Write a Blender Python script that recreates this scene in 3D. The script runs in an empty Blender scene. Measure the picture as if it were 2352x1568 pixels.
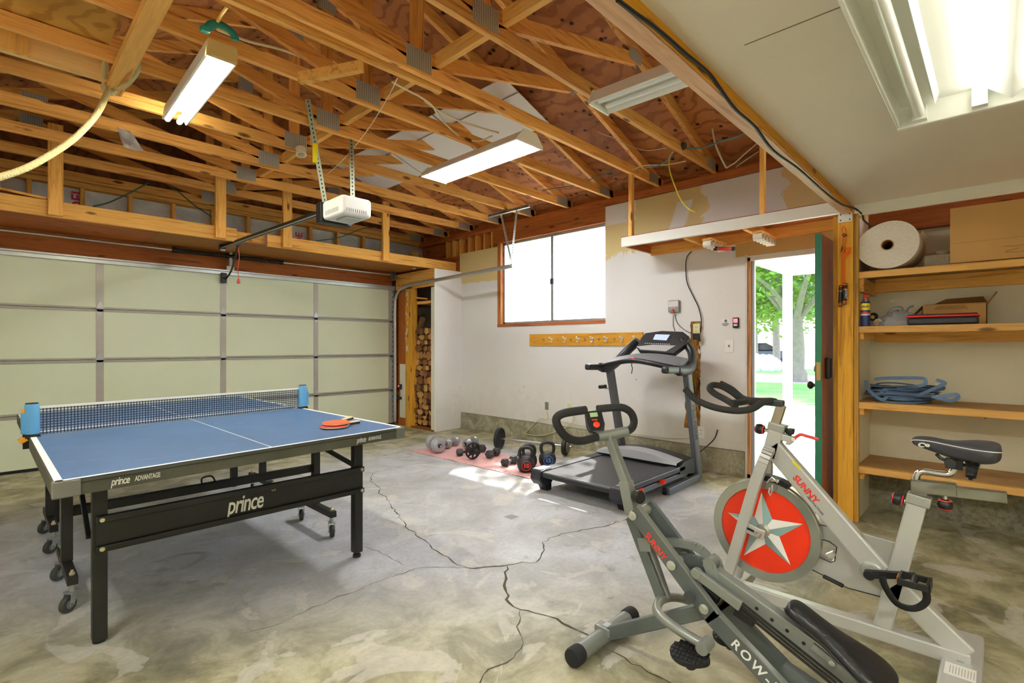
import bpy, bmesh, math, random
from mathutils import Vector, Matrix
R = random.Random(7)
sc = bpy.context.scene
col = sc.collection
# ---------------------------------------------------------------- camera model
FPX, CX, YH, CAMH = 1160.0, 1176.0, 793.0, 1.24
TH = math.atan(1117 / FPX)
CT, ST = math.cos(TH), math.sin(TH)
def ray(px, py):
    r = (px - CX) / FPX
    return Vector((CT + r * ST, ST - r * CT, (YH - py) / FPX))
def on_x(px, py, x):
    a = ray(px, py); t = x / a.x
    return Vector((x, a.y * t, CAMH + a.z * t))
def on_y(px, py, y):
    a = ray(px, py); t = y / a.y
    return Vector((a.x * t, y, CAMH + a.z * t))
def on_z(px, py, z):
    a = ray(px, py); t = (z - CAMH) / a.z
    return Vector((a.x * t, a.y * t, z))
# ---------------------------------------------------------------- materials
MC = {}
def _new(name):
    m = bpy.data.materials.new(name); m.use_nodes = True
    nt = m.node_tree; b = nt.nodes['Principled BSDF']
    return m, nt, b
def srgb(c):
    if isinstance(c, str):
        c = tuple(int(c[i:i+2], 16) / 255 for i in (0, 2, 4))
    return tuple((x / 12.92 if x <= .04045 else ((x + .055) / 1.055) ** 2.4) for x in c)
def mat(name, c, rough=.5, metal=0, emit=0, ecol=None, spec=.5, noise=0, nscale=8, bump=0):
    if name in MC: return MC[name]
    m, nt, b = _new(name); c = srgb(c)
    b.inputs['Base Color'].default_value = (*c, 1)
    b.inputs['Roughness'].default_value = rough
    b.inputs['Metallic'].default_value = metal
    b.inputs['Specular IOR Level'].default_value = spec
    if emit:
        b.inputs['Emission Color'].default_value = (*(srgb(ecol) if ecol else c), 1)
        b.inputs['Emission Strength'].default_value = emit
    if noise or bump:
        tc = nt.nodes.new('ShaderNodeTexCoord'); n = nt.nodes.new('ShaderNodeTexNoise')
        n.inputs['Scale'].default_value = nscale; n.inputs['Detail'].default_value = 6
        nt.links.new(tc.outputs['Object'], n.inputs['Vector'])
        if noise:
            mx = nt.nodes.new('ShaderNodeMix'); mx.data_type = 'RGBA'
            mx.inputs[6].default_value = (*[x * (1 - noise) for x in c], 1)
            mx.inputs[7].default_value = (*[min(1, x * (1 + noise)) for x in c], 1)
            nt.links.new(n.outputs['Fac'], mx.inputs[0]); nt.links.new(mx.outputs[2], b.inputs['Base Color'])
        if bump:
            bp = nt.nodes.new('ShaderNodeBump'); bp.inputs['Strength'].default_value = bump; bp.inputs['Distance'].default_value = .01
            nt.links.new(n.outputs['Fac'], bp.inputs['Height']); nt.links.new(bp.outputs['Normal'], b.inputs['Normal'])
    MC[name] = m; return m
def ramp(nt, fac, stops):
    r = nt.nodes.new('ShaderNodeValToRGB'); e = r.color_ramp.elements
    while len(e) < len(stops): e.new(.5)
    for k, (p, c) in enumerate(stops):
        e[k].position = p; e[k].color = (*(srgb(c) if not isinstance(c, float) else (c,) * 3), 1)
    nt.links.new(fac, r.inputs[0]); return r.outputs[0]
def mixc(nt, fac, a, b, mode='MIX'):
    mx = nt.nodes.new('ShaderNodeMix'); mx.data_type = 'RGBA'; mx.blend_type = mode
    for k, v in ((0, fac), (6, a), (7, b)):
        if hasattr(v, 'links') or hasattr(v, 'is_linked'): nt.links.new(v, mx.inputs[k])
        elif isinstance(v, (int, float)): mx.inputs[k].default_value = v
        else: mx.inputs[k].default_value = (*srgb(v), 1)
    return mx.outputs[2]
def coords(nt, scale=(1, 1, 1), vary=True):
    tc = nt.nodes.new('ShaderNodeTexCoord'); mp = nt.nodes.new('ShaderNodeMapping')
    mp.inputs['Scale'].default_value = scale
    nt.links.new(tc.outputs['Object'], mp.inputs['Vector'])
    if vary:
        oi = nt.nodes.new('ShaderNodeObjectInfo'); mu = nt.nodes.new('ShaderNodeMath'); mu.operation = 'MULTIPLY'
        mu.inputs[1].default_value = 37.0; nt.links.new(oi.outputs['Random'], mu.inputs[0])
        nt.links.new(mu.outputs[0], mp.inputs['Location'])
    return mp.outputs[0]
def noise(nt, vec, scale, detail=5, dist=0, rough=.5):
    n = nt.nodes.new('ShaderNodeTexNoise'); n.inputs['Scale'].default_value = scale
    n.inputs['Detail'].default_value = detail; n.inputs['Distortion'].default_value = dist; n.inputs['Roughness'].default_value = rough
    nt.links.new(vec, n.inputs['Vector']); return n.outputs['Fac']
def wood(name, light, dark, axis='x', knots=True, rough=.6, grain=26, fine=1.0):
    """softwood lumber: grain stretched along one axis, a few knots"""
    if name in MC: return MC[name]
    m, nt, b = _new(name)
    s = {'x': (.5, 9, 9), 'y': (9, .5, 9), 'z': (9, 9, .5)}[axis]
    v = coords(nt, s)
    f = noise(nt, v, 3.0, 6, 1.2, .6)
    c1 = ramp(nt, f, [(.3, dark), (.48, light), (.7, light)])
    f2 = noise(nt, v, grain / 3, 3, 0, .7)
    c = mixc(nt, ramp(nt, f2, [(.35, .0), (.62, .3 * fine)]), c1, dark)
    # board-to-board variation
    oi = nt.nodes.new('ShaderNodeObjectInfo'); hs = nt.nodes.new('ShaderNodeHueSaturation')
    mr = nt.nodes.new('ShaderNodeMapRange'); mr.inputs['To Min'].default_value = .82; mr.inputs['To Max'].default_value = 1.12
    nt.links.new(oi.outputs['Random'], mr.inputs['Value']); nt.links.new(mr.outputs[0], hs.inputs['Value']); nt.links.new(c, hs.inputs['Color'])
    c = hs.outputs[0]
    if knots:
        vk = nt.nodes.new('ShaderNodeTexVoronoi'); vk.inputs['Scale'].default_value = 1.0
        sk = {'x': (2.6, 8, 8), 'y': (8, 2.6, 8), 'z': (8, 8, 2.6)}[axis]
        nt.links.new(coords(nt, sk), vk.inputs['Vector'])
        kf = ramp(nt, vk.outputs['Distance'], [(.0, 1.0), (.1, .75), (.15, .0)])
        c = mixc(nt, kf, c, (.30, .15, .06))
    nt.links.new(c, b.inputs['Base Color']); b.inputs['Roughness'].default_value = rough
    b.inputs['Specular IOR Level'].default_value = .3
    bp = nt.nodes.new('ShaderNodeBump'); bp.inputs['Strength'].default_value = .15; bp.inputs['Distance'].default_value = .004
    nt.links.new(f2, bp.inputs['Height']); nt.links.new(bp.outputs['Normal'], b.inputs['Normal'])
    MC[name] = m; return m
# ---------------------------------------------------------------- mesh builder
class MB:
    def __init__(s): s.v = []; s.f = []; s.m = []
    def add(s, vs, fs, mi=0):
        o = len(s.v); s.v += [Vector(v) for v in vs]; s.f += [tuple(i + o for i in f) for f in fs]; s.m += [mi] * len(fs); return s
    def bx(s, x0, x1, y0, y1, z0, z1, mi=0):
        if x0 > x1: x0, x1 = x1, x0
        if y0 > y1: y0, y1 = y1, y0
        if z0 > z1: z0, z1 = z1, z0
        return s.add([(x0,y0,z0),(x1,y0,z0),(x1,y1,z0),(x0,y1,z0),(x0,y0,z1),(x1,y0,z1),(x1,y1,z1),(x0,y1,z1)],
              [(0,3,2,1),(4,5,6,7),(0,1,5,4),(1,2,6,5),(2,3,7,6),(3,0,4,7)], mi)
    def bar(s, p, q, w, h, up=(0, 0, 1), mi=0, w2=None, h2=None):
        p, q = Vector(p), Vector(q); d = (q - p).normalized(); up = Vector(up)
        side = d.cross(up)
        if side.length < 1e-5: side = d.cross(Vector((1, 0, 0)))
        side.normalize(); u = side.cross(d).normalized()
        vs = []
        for c, ww, hh in ((p, w, h), (q, w2 or w, h2 or h)):
            for a, b_ in ((-1, -1), (1, -1), (1, 1), (-1, 1)): vs.append(c + side * a * ww / 2 + u * b_ * hh / 2)
        return s.add(vs, [(0,1,2,3),(7,6,5,4),(0,4,5,1),(1,5,6,2),(2,6,7,3),(3,7,4,0)], mi)
    def cyl(s, p, q, r, r2=None, n=16, caps=True, mi=0):
        return s.tube([p, q], [r, r if r2 is None else r2], n, caps, mi)
    def tube(s, pts, r, n=10, caps=True, mi=0, flat=1.0, up=None):
        pts = [Vector(p) for p in pts]
        rs = r if isinstance(r, (list, tuple)) else [r] * len(pts)
        o = len(s.v); L = len(pts)
        t0 = (pts[1] - pts[0]).normalized()
        a = Vector(up) if up else (Vector((0, 0, 1)) if abs(t0.z) < .9 else Vector((1, 0, 0)))
        nrm = (a - t0 * a.dot(t0)).normalized()
        for i, p in enumerate(pts):
            t = (pts[min(i + 1, L - 1)] - pts[max(i - 1, 0)]).normalized()
            nrm = (nrm - t * nrm.dot(t))
            nrm = nrm.normalized() if nrm.length > 1e-6 else Vector((0, 0, 1))
            bi = t.cross(nrm)
            for k in range(n):
                an = 2 * math.pi * k / n
                s.v.append(p + (nrm * math.cos(an) * flat + bi * math.sin(an)) * rs[i])
        for i in range(L - 1):
            for k in range(n):
                k2 = (k + 1) % n
                s.f.append((o + i*n + k, o + i*n + k2, o + (i+1)*n + k2, o + (i+1)*n + k)); s.m.append(mi)
        if caps:
            s.f.append(tuple(o + k for k in reversed(range(n)))); s.m.append(mi)
            s.f.append(tuple(o + (L-1)*n + k for k in range(n))); s.m.append(mi)
        return s
    def lathe(s, prof, origin, axis=(0, 0, 1), n=24, mi=0):
        ax = Vector(axis).normalized(); a = Vector((1, 0, 0)) if abs(ax.x) < .9 else Vector((0, 1, 0))
        u = (a - ax * a.dot(ax)).normalized(); w = ax.cross(u); O = Vector(origin); o = len(s.v)
        for (r, z) in prof:
            for k in range(n):
                an = 2 * math.pi * k / n
                s.v.append(O + ax * z + (u * math.cos(an) + w * math.sin(an)) * max(r, 1e-4))
        for i in range(len(prof) - 1):
            for k in range(n):
                k2 = (k + 1) % n
                s.f.append((o+i*n+k, o+i*n+k2, o+(i+1)*n+k2, o+(i+1)*n+k)); s.m.append(mi)
        s.f.append(tuple(o + k for k in reversed(range(n)))); s.m.append(mi)
        s.f.append(tuple(o + (len(prof)-1)*n + k for k in range(n))); s.m.append(mi)
        return s
    def ball(s, c, rx, ry=None, rz=None, n=14, m=8, mi=0):
        ry = ry or rx; rz = rz or rx; c = Vector(c)
        o = len(s.v)
        for i in range(m + 1):
            ph = math.pi * i / m
            for k in range(n):
                an = 2 * math.pi * k / n
                s.v.append(c + Vector((rx * max(math.sin(ph), 1e-3) * math.cos(an), ry * max(math.sin(ph), 1e-3) * math.sin(an), -rz * math.cos(ph))))
        for i in range(m):
            for k in range(n):
                k2 = (k + 1) % n
                s.f.append((o+i*n+k, o+i*n+k2, o+(i+1)*n+k2, o+(i+1)*n+k)); s.m.append(mi)
        return s
    def prism(s, poly, n, t, mi=0):
        """extrude polygon (3D points) by t along n"""
        n = Vector(n).normalized() * t; P = [Vector(p) for p in poly]; L = len(P); o = len(s.v)
        s.v += P + [p + n for p in P]
        s.f.append(tuple(o + i for i in reversed(range(L)))); s.f.append(tuple(o + L + i for i in range(L)))
        s.m += [mi] * 2
        for i in range(L):
            j = (i + 1) % L; s.f.append((o+i, o+j, o+L+j, o+L+i)); s.m.append(mi)
        return s
    def build(s, name, material, parent=None, smooth=False, bevel=0, loc=None, seg=2, keep=False):
        mats = material if isinstance(material, (list, tuple)) else [material]
        if parent is not None:
            r = parent
            while r.parent: r = r.parent
            off = r.location.copy()
        elif loc is not None: off = Vector(loc)
        elif keep: off = Vector((0, 0, 0))
        else:
            xs = [v.x for v in s.v]; ys = [v.y for v in s.v]; zs = [v.z for v in s.v]
            off = Vector(((min(xs) + max(xs)) / 2, (min(ys) + max(ys)) / 2, min(zs)))
        me = bpy.data.meshes.new(name)
        me.from_pydata([tuple(v - off) for v in s.v], [], s.f)
        for m_ in mats: me.materials.append(m_)
        if len(mats) > 1:
            for p, mi in zip(me.polygons, s.m): p.material_index = mi
        bm = bmesh.new(); bm.from_mesh(me); bmesh.ops.recalc_face_normals(bm, faces=bm.faces); bm.to_mesh(me); bm.free()
        if smooth:
            for p in me.polygons: p.use_smooth = True
            try: me.set_sharp_from_angle(angle=math.radians(40))
            except Exception: pass
        me.update()
        o = bpy.data.objects.new(name, me); col.objects.link(o)
        if parent is not None: o.parent = parent
        else: o.location = off
        if bevel:
            bv = o.modifiers.new('soft', 'BEVEL'); bv.width = bevel; bv.segments = seg; bv.limit_method = 'ANGLE'; bv.angle_limit = math.radians(35)
        return o
def smooth_pts(pts, k=6):
    """Catmull-Rom through the points"""
    P = [Vector(p) for p in pts]; out = []
    for i in range(len(P) - 1):
        p0 = P[max(i - 1, 0)]; p1 = P[i]; p2 = P[i + 1]; p3 = P[min(i + 2, len(P) - 1)]
        for j in range(k):
            t = j / k
            out.append(.5 * ((2 * p1) + (p2 - p0) * t + (2 * p0 - 5 * p1 + 4 * p2 - p3) * t * t + (3 * p1 - p0 - 3 * p2 + p3) * t ** 3))
    out.append(P[-1]); return out
def tag(o, label=None, cat=None, group=None, kind=None):
    if label: o['label'] = label
    if cat: o['category'] = cat
    if group: o['group'] = group
    if kind: o['kind'] = kind
    return o
def thing(name, label, cat, loc=(0, 0, 0), group=None):
    o = bpy.data.objects.new(name, None); col.objects.link(o); o.location = loc; o.empty_display_size = .1
    return tag(o, label, cat, group)
def st(o, label=None): o['kind'] = 'structure'; return tag(o, label)
def copy_tree(o, parent=None, loc=None, rot=None, label=None, group=None):
    c = o.copy(); col.objects.link(c); c.parent = parent
    if loc is not None: c.location = loc
    if rot is not None: c.rotation_euler = rot
    if label: c['label'] = label
    if group: c['group'] = group
    for ch in list(kids.get(o.name, [])) or [x for x in o.children]: copy_tree(ch, c)
    return c
kids = {}
def text(name, s, o, xd, nrm, size, material, parent, ext=.0004, bold=0, shear=0, spacing=1.0, align='LEFT', xs=1.0):
    cu = bpy.data.curves.new(name, 'FONT'); cu.body = s; cu.size = size; cu.extrude = ext; cu.offset = bold; cu.shear = shear
    cu.space_character = spacing; cu.align_x = align; cu.resolution_u = 3
    cu.materials.append(material)
    ob = bpy.data.objects.new(name, cu); col.objects.link(ob)
    x = Vector(xd).normalized(); z = Vector(nrm).normalized(); z = (z - x * z.dot(x)).normalized(); y = z.cross(x)
    r = parent; off = Vector((0, 0, 0))
    if parent:
        while r.parent: r = r.parent
        off = r.location; ob.parent = parent
    me = bpy.data.meshes.new_from_object(ob.evaluated_get(bpy.context.evaluated_depsgraph_get()))
    bpy.data.objects.remove(ob)
    M = Matrix((x * xs, y, z)).transposed().to_4x4(); M.translation = Vector(o) - off
    me.transform(M); me.name = name
    ob = bpy.data.objects.new(name, me); col.objects.link(ob)
    if parent: ob.parent = parent
    return ob
TUBE, SKY, SUN, EXPO = 42, 0.8, 6, 1.7
# ---------------------------------------------------------------- node maths helpers
def mth(nt, op, a, b=None, clamp=False):
    n = nt.nodes.new('ShaderNodeMath'); n.operation = op; n.use_clamp = clamp
    for k, v in ((0, a), (1, b)):
        if v is None: continue
        if isinstance(v, (int, float)): n.inputs[k].default_value = v
        else: nt.links.new(v, n.inputs[k])
    return n.outputs[0]
def sepxyz(nt, vec):
    s = nt.nodes.new('ShaderNodeSeparateXYZ'); nt.links.new(vec, s.inputs[0]); return s.outputs
def edge(nt, v, c, w):
    """soft step of v about c"""
    mr = nt.nodes.new('ShaderNodeMapRange'); mr.inputs['From Min'].default_value = c - w; mr.inputs['From Max'].default_value = c + w
    mr.interpolation_type = 'SMOOTHSTEP'; nt.links.new(v, mr.inputs['Value']); return mr.outputs[0]
def bump(nt, b, h, strength=.2, dist=.01):
    bp = nt.nodes.new('ShaderNodeBump'); bp.inputs['Strength'].default_value = strength; bp.inputs['Distance'].default_value = dist
    nt.links.new(h, bp.inputs['Height']); nt.links.new(bp.outputs['Normal'], b.inputs['Normal'])

def concrete_floor():
    m, nt, b = _new('concrete_floor'); v = coords(nt, (1, 1, 1), False)
    x, y, z = sepxyz(nt, v)
    big = noise(nt, v, .9, 8, .8, .62); mid = noise(nt, v, 3.2, 9, .5, .68); fine = noise(nt, v, 38, 5, 0, .7)
    base = ramp(nt, big, [(.3, 'a3a5a9'), (.5, 'babdc4'), (.7, 'ccd0da')])
    base = mixc(nt, ramp(nt, mid, [(.38, .4), (.6, .0)]), base, '8c897f')
    # damp olive staining: strong at the near left, on the right of the bike and along the walls
    g1 = mth(nt, 'SUBTRACT', 3.1, mth(nt, 'ADD', x, y)); g1 = mth(nt, 'ADD', g1, mth(nt, 'MULTIPLY', big, 1.2))
    g1 = edge(nt, g1, .35, .8)
    g2 = mth(nt, 'SUBTRACT', .8, y); g2 = mth(nt, 'ADD', g2, mth(nt, 'MULTIPLY', mid, .8)); g2 = edge(nt, g2, .15, .6)
    g3 = mth(nt, 'SUBTRACT', x, 4.3); g3 = mth(nt, 'ADD', g3, mth(nt, 'MULTIPLY', mid, .6)); g3 = edge(nt, g3, .35, .25)
    g4 = edge(nt, mth(nt, 'ADD', mth(nt, 'SUBTRACT', y, 5.2), big), .5, .6)
    g = mth(nt, 'MAXIMUM', mth(nt, 'MAXIMUM', g1, g2), mth(nt, 'MAXIMUM', g3, g4))
    olive = ramp(nt, mid, [(.34, '5c5736'), (.45, '878159'), (.55, 'aca67f'), (.7, 'c8c5ab')])
    c = mixc(nt, mth(nt, 'MULTIPLY', g, .94), base, olive)
    blot = noise(nt, v, 1.7, 4, 2.2, .5)
    c = mixc(nt, ramp(nt, blot, [(.585, .0), (.60, .42), (.7, .5)]), c, 'd3d0c6')
    c = mixc(nt, ramp(nt, noise(nt, v, 2.3, 7, 1.5, .6), [(.3, .55), (.38, .0)]), c, '615d4a')
    speck = ramp(nt, noise(nt, v, 60, 2, 0, .5), [(.24, .6), (.3, .0)])
    c = mixc(nt, speck, c, '4a463a')
    c = mixc(nt, ramp(nt, fine, [(.3, .35), (.6, .0)]), c, '8a877c')
    nt.links.new(c, b.inputs['Base Color'])
    nt.links.new(ramp(nt, mid, [(.3, .62), (.7, .38)]), b.inputs['Roughness'])
    b.inputs['Specular IOR Level'].default_value = .45
    bump(nt, b, fine, .12, .004)
    return m
def drywall(name, white, tan, rule):
    """painted board; rule(nt,x,y,z,n) gives the mask of bare board"""
    m, nt, b = _new(name); v = coords(nt, (1, 1, 1), False); x, y, z = sepxyz(nt, v)
    n = noise(nt, v, 5, 6, .6, .65); big = noise(nt, v, .8, 3, 0)
    c = mixc(nt, ramp(nt, big, [(.35, .28), (.65, .0)]), white, 'cdc8b8')
    mask = rule(nt, x, y, z, n)
    if mask is not None: c = mixc(nt, mask, c, tan)
    spk = nt.nodes.new('ShaderNodeTexVoronoi'); spk.inputs['Scale'].default_value = 3.3; nt.links.new(v, spk.inputs['Vector'])
    c = mixc(nt, ramp(nt, spk.outputs['Distance'], [(.018, .85), (.03, .0)]), c, '4a4034')
    low = mth(nt, 'SUBTRACT', .75, z); low = mth(nt, 'ADD', low, mth(nt, 'MULTIPLY', n, .8))
    c = mixc(nt, mth(nt, 'MULTIPLY', edge(nt, low, .75, .35), .28), c, 'a89b7a')
    sm = noise(nt, coords(nt, (1, 1, .35), False), 6, 5, 1.5, .6)
    c = mixc(nt, ramp(nt, sm, [(.68, .0), (.76, .35)]), c, '8d8468')
    nt.links.new(c, b.inputs['Base Color']); b.inputs['Roughness'].default_value = .75
    bump(nt, b, noise(nt, v, 60, 2), .05, .003)
    return m
def m_side(nt, x, y, z, n):
    k = mth(nt, 'MULTIPLY', mth(nt, 'SUBTRACT', n, .5), .55)
    up = edge(nt, mth(nt, 'ADD', z, k), 2.27, .012)
    a = mth(nt, 'LESS_THAN', y, 3.27)
    # brushed white patch between the shelf hangers, and at the window corner
    p1 = mth(nt, 'SUBTRACT', .36, mth(nt, 'ABSOLUTE', mth(nt, 'SUBTRACT', mth(nt, 'ADD', y, mth(nt, 'MULTIPLY', k, 1.0)), 1.72)))
    p1 = mth(nt, 'SUBTRACT', 1.0, edge(nt, p1, .0, .01))
    p2 = mth(nt, 'SUBTRACT', .085, mth(nt, 'ABSOLUTE', mth(nt, 'SUBTRACT', mth(nt, 'ADD', y, mth(nt, 'MULTIPLY', z, .35)), 3.26)))
    p2 = mth(nt, 'MULTIPLY', edge(nt, p2, .0, .01), edge(nt, mth(nt, 'ADD', z, k), 2.42, .01)); p2 = mth(nt, 'SUBTRACT', 1.0, mth(nt, 'MULTIPLY', p2, mth(nt, 'LESS_THAN', z, 2.72)))
    p3 = mth(nt, 'ADD', y, mth(nt, 'MULTIPLY', k, 1.2)); p3 = mth(nt, 'SUBTRACT', 1.0, mth(nt, 'MULTIPLY', edge(nt, p3, 2.92, .01), edge(nt, z, 2.62, .02)))
    r1 = mth(nt, 'MULTIPLY', mth(nt, 'MULTIPLY', up, a), mth(nt, 'MULTIPLY', mth(nt, 'MULTIPLY', p1, p2), p3))
    b_ = mth(nt, 'MULTIPLY', mth(nt, 'GREATER_THAN', y, 5.02), edge(nt, mth(nt, 'ADD', z, mth(nt, 'MULTIPLY', k, .2)), 2.16, .01))
    return mth(nt, 'MAXIMUM', r1, b_)
def m_none(nt, x, y, z, n): return None

def rough_concrete(name, light, dark):
    m, nt, b = _new(name); v = coords(nt, (1, 1, 1), False)
    n = noise(nt, v, 4, 9, 1, .7); f = noise(nt, v, 30, 5, 0, .7)
    c = ramp(nt, n, [(.3, dark), (.48, '97937c'), (.66, light)])
    c = mixc(nt, ramp(nt, f, [(.35, .5), (.55, .0)]), c, dark)
    nt.links.new(c, b.inputs['Base Color']); b.inputs['Roughness'].default_value = .9
    bump(nt, b, f, .6, .02); return m
def osb(name, light, dark, sc_=(1, 1, 1), marks=True):
    """roof sheathing: rolled grain in swirls and small nail holes"""
    m, nt, b = _new(name); v = coords(nt, sc_, False)
    w = nt.nodes.new('ShaderNodeTexWave'); w.inputs['Scale'].default_value = 2.2; w.inputs['Distortion'].default_value = 16
    w.inputs['Detail'].default_value = 3; w.inputs['Detail Scale'].default_value = 1.1; nt.links.new(v, w.inputs['Vector'])
    n = noise(nt, v, 1.3, 6, .6)
    c = mixc(nt, ramp(nt, w.outputs['Fac'], [(.1, .55), (.45, .0)]), light, dark)
    c = mixc(nt, ramp(nt, n, [(.35, .65), (.6, .0)]), c, dark)
    if marks:
        vo = nt.nodes.new('ShaderNodeTexVoronoi'); vo.inputs['Scale'].default_value = 9.5; nt.links.new(v, vo.inputs['Vector'])
        c = mixc(nt, ramp(nt, vo.outputs['Distance'], [(.12, .95), (.22, .0)]), c, (.10, .04, .02))
    nt.links.new(c, b.inputs['Base Color']); b.inputs['Roughness'].default_value = .7; b.inputs['Specular IOR Level'].default_value = .25
    return m
def garage_skin():
    m, nt, b = _new('garage_door_skin'); v = coords(nt, (1, 1, 1), False)
    n = noise(nt, v, 1.1, 4, .5); s = noise(nt, v, 9, 5, 1.4, .6)
    c = mixc(nt, ramp(nt, n, [(.35, .35), (.65, .0)]), 'e0e9d0', 'd3dcbc')
    c = mixc(nt, ramp(nt, s, [(.70, .0), (.76, .25)]), c, 'a9a583')
    nt.links.new(c, b.inputs['Base Color']); b.inputs['Roughness'].default_value = .55
    bump(nt, b, noise(nt, v, 90, 2), .05, .002); return m
def foil():
    m, nt, b = _new('foil_insulation'); v = coords(nt, (1, 1, 1), False)
    n = noise(nt, v, 2.6, 6, .8)
    nt.links.new(ramp(nt, n, [(.3, 'b3b8c0'), (.7, 'eceff4')]), b.inputs['Base Color'])
    b.inputs['Metallic'].default_value = .2; b.inputs['Roughness'].default_value = .42
    bump(nt, b, noise(nt, v, 14, 4), .35, .01); return m
def grid_net(name, c, sy, sz, wire):
    """cord net: real gaps between the cords"""
    m, nt, b = _new(name); v = coords(nt, (1, 1, 1), False); x, y, z = sepxyz(nt, v)
    fx = mth(nt, 'FRACT', mth(nt, 'MULTIPLY', x, sy)); fz = mth(nt, 'FRACT', mth(nt, 'MULTIPLY', z, sz))
    k = mth(nt, 'MAXIMUM', mth(nt, 'LESS_THAN', fx, wire), mth(nt, 'LESS_THAN', fz, wire))
    b.inputs['Base Color'].default_value = (*srgb(c), 1); b.inputs['Roughness'].default_value = .8
    nt.links.new(k, b.inputs['Alpha']); return m
def glass(name, tint=(1, 1, 1), refl=.08, haze=0):
    m = bpy.data.materials.new(name); m.use_nodes = True; nt = m.node_tree
    for n in list(nt.nodes): nt.nodes.remove(n)
    o = nt.nodes.new('ShaderNodeOutputMaterial'); t = nt.nodes.new('ShaderNodeBsdfTransparent'); g = nt.nodes.new('ShaderNodeBsdfGlossy')
    t.inputs[0].default_value = (*tint, 1); g.inputs['Roughness'].default_value = .03
    mx = nt.nodes.new('ShaderNodeMixShader'); mx.inputs[0].default_value = refl
    if haze:
        tl = nt.nodes.new('ShaderNodeBsdfTranslucent'); tl.inputs[0].default_value = (.95, .97, 1, 1); m2 = nt.nodes.new('ShaderNodeMixShader'); m2.inputs[0].default_value = haze
        nt.links.new(t.outputs[0], m2.inputs[1]); nt.links.new(tl.outputs[0], m2.inputs[2]); t = m2
    nt.links.new(t.outputs[0], mx.inputs[1]); nt.links.new(g.outputs[0], mx.inputs[2]); nt.links.new(mx.outputs[0], o.inputs[0])
    return m

WL = ('f0bd72', 'b9762e')          # warm lumber
W = {a: wood('lumber_' + a, 'fbc165', 'c07c2e', a) for a in 'xyz'}
WR = {a: wood('red_lumber_' + a, 'b5672f', '6f3416', a) for a in 'xyz'}
WP = {a: wood('pale_lumber_' + a, 'f2cd8a', 'd39a4c', a) for a in 'xyz'}
WT = wood('truss_lumber', 'f7b964', 'b8702c', 'x')
WTw = wood('truss_web_lumber', 'efaa55', 'a96324', 'x', knots=False)
WTz = wood('truss_post_lumber', 'efaa55', 'a96324', 'z')
white_paint = mat('white_paint', 'e6e4d8', .6, noise=.05)
steel = mat('galvanised_steel', 'b9bcbc', .38, .75, noise=.12, nscale=14)
dsteel = mat('dark_steel', '55585a', .4, .7)
chrome = mat('chrome', 'e2e4e6', .12, 1)
black = mat('black_plastic', '101113', .45)
blackm = mat('black_powder_coat', '161510', .5, .1, noise=.2, nscale=12)
rubber = mat('black_rubber', '161618', .8)
white_pl = mat('white_plastic', 'ecece8', .35)
M_plate = None
def plate_mat():
    m, nt, b = _new('nail_plate_steel'); v = coords(nt, (1, 1, 1), False); x, y, z = sepxyz(nt, v)
    a = mth(nt, 'FRACT', mth(nt, 'MULTIPLY', x, 60)); c_ = mth(nt, 'FRACT', mth(nt, 'MULTIPLY', z, 90))
    k = mth(nt, 'MULTIPLY', mth(nt, 'LESS_THAN', a, .5), mth(nt, 'LESS_THAN', c_, .45))
    nt.links.new(mixc(nt, k, 'c4c6bd', '77776e'), b.inputs['Base Color'])
    b.inputs['Metallic'].default_value = .5; b.inputs['Roughness'].default_value = .45; return m
M_plate = plate_mat()

# ================================================================= THE ROOM
XW, YG, XL, YB = 4.95, 6.9, -1.25, -2.6       # window wall, garage-door wall, left wall, back wall
M_floor = concrete_floor()
floor = st(MB().bx(XL - .1, XW, YB - .1, YG + .12, -.12, 0).build('floor', M_floor, keep=True))
# cracks follow their own jagged paths on the slab
crack_m = mat('crack_dark', '4b4534', .95)  # even dark colour of the crack lines
def crack(pts, w=.006):
    P = [on_z(x, y, 0) for x, y in pts]; Q = []
    for a, b_ in zip(P, P[1:]):
        n = max(2, int((b_ - a).length / .035))
        for i in range(n):
            t = i / n; q = a.lerp(b_, t); d = (b_ - a).normalized(); s = Vector((-d.y, d.x, 0))
            Q.append(q + s * R.uniform(-.013, .013) * (0 if i == 0 else 1))
    Q.append(P[-1]); m_ = MB(); L = len(Q); vs = []
    for i, q in enumerate(Q):
        d = (Q[min(i+1, L-1)] - Q[max(i-1, 0)]).normalized(); s = Vector((-d.y, d.x, 0)); ww = w * R.uniform(.35, 1.3) * (.3 if i in (0, L-1) else 1)
        vs += [q + s * ww / 2 + Vector((0, 0, .0012)), q - s * ww / 2 + Vector((0, 0, .0012))]
    m_.add(vs, [(2*i, 2*i+1, 2*i+3, 2*i+2) for i in range(L - 1)])
    return m_.build('crack', crack_m, floor)
crack([(833,1085),(857,1086),(900,1075),(933,1068),(985,1062),(1024,1057)])
crack([(857,1086),(850,1105),(872,1120),(869,1133),(888,1143),(911,1177),(935,1213),(975,1240),(1010,1270),(1050,1297),(1090,1305),(1150,1300),(1200,1290),(1230,1292),(1245,1270),(1245,1245),(1290,1225),(1350,1215),(1400,1205),(1440,1190)], .007)
crack([(1165,1300),(1158,1345),(1170,1385),(1195,1400),(1260,1415),(1310,1440),(1365,1465)], .012)
crack([(1395,1492),(1450,1525),(1530,1562),(1560,1590)], .008)
crack([(1195,1400),(1192,1450),(1197,1490),(1180,1510),(1140,1530),(1110,1550),(1080,1590)], .006)
crack([(1165,1300),(1080,1305),(1020,1303),(957,1305),(900,1325),(830,1352),(760,1378),(700,1405),(620,1440),(550,1455)], .004)
crack([(838,1255),(870,1265),(890,1275),(930,1300)], .003)
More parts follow.
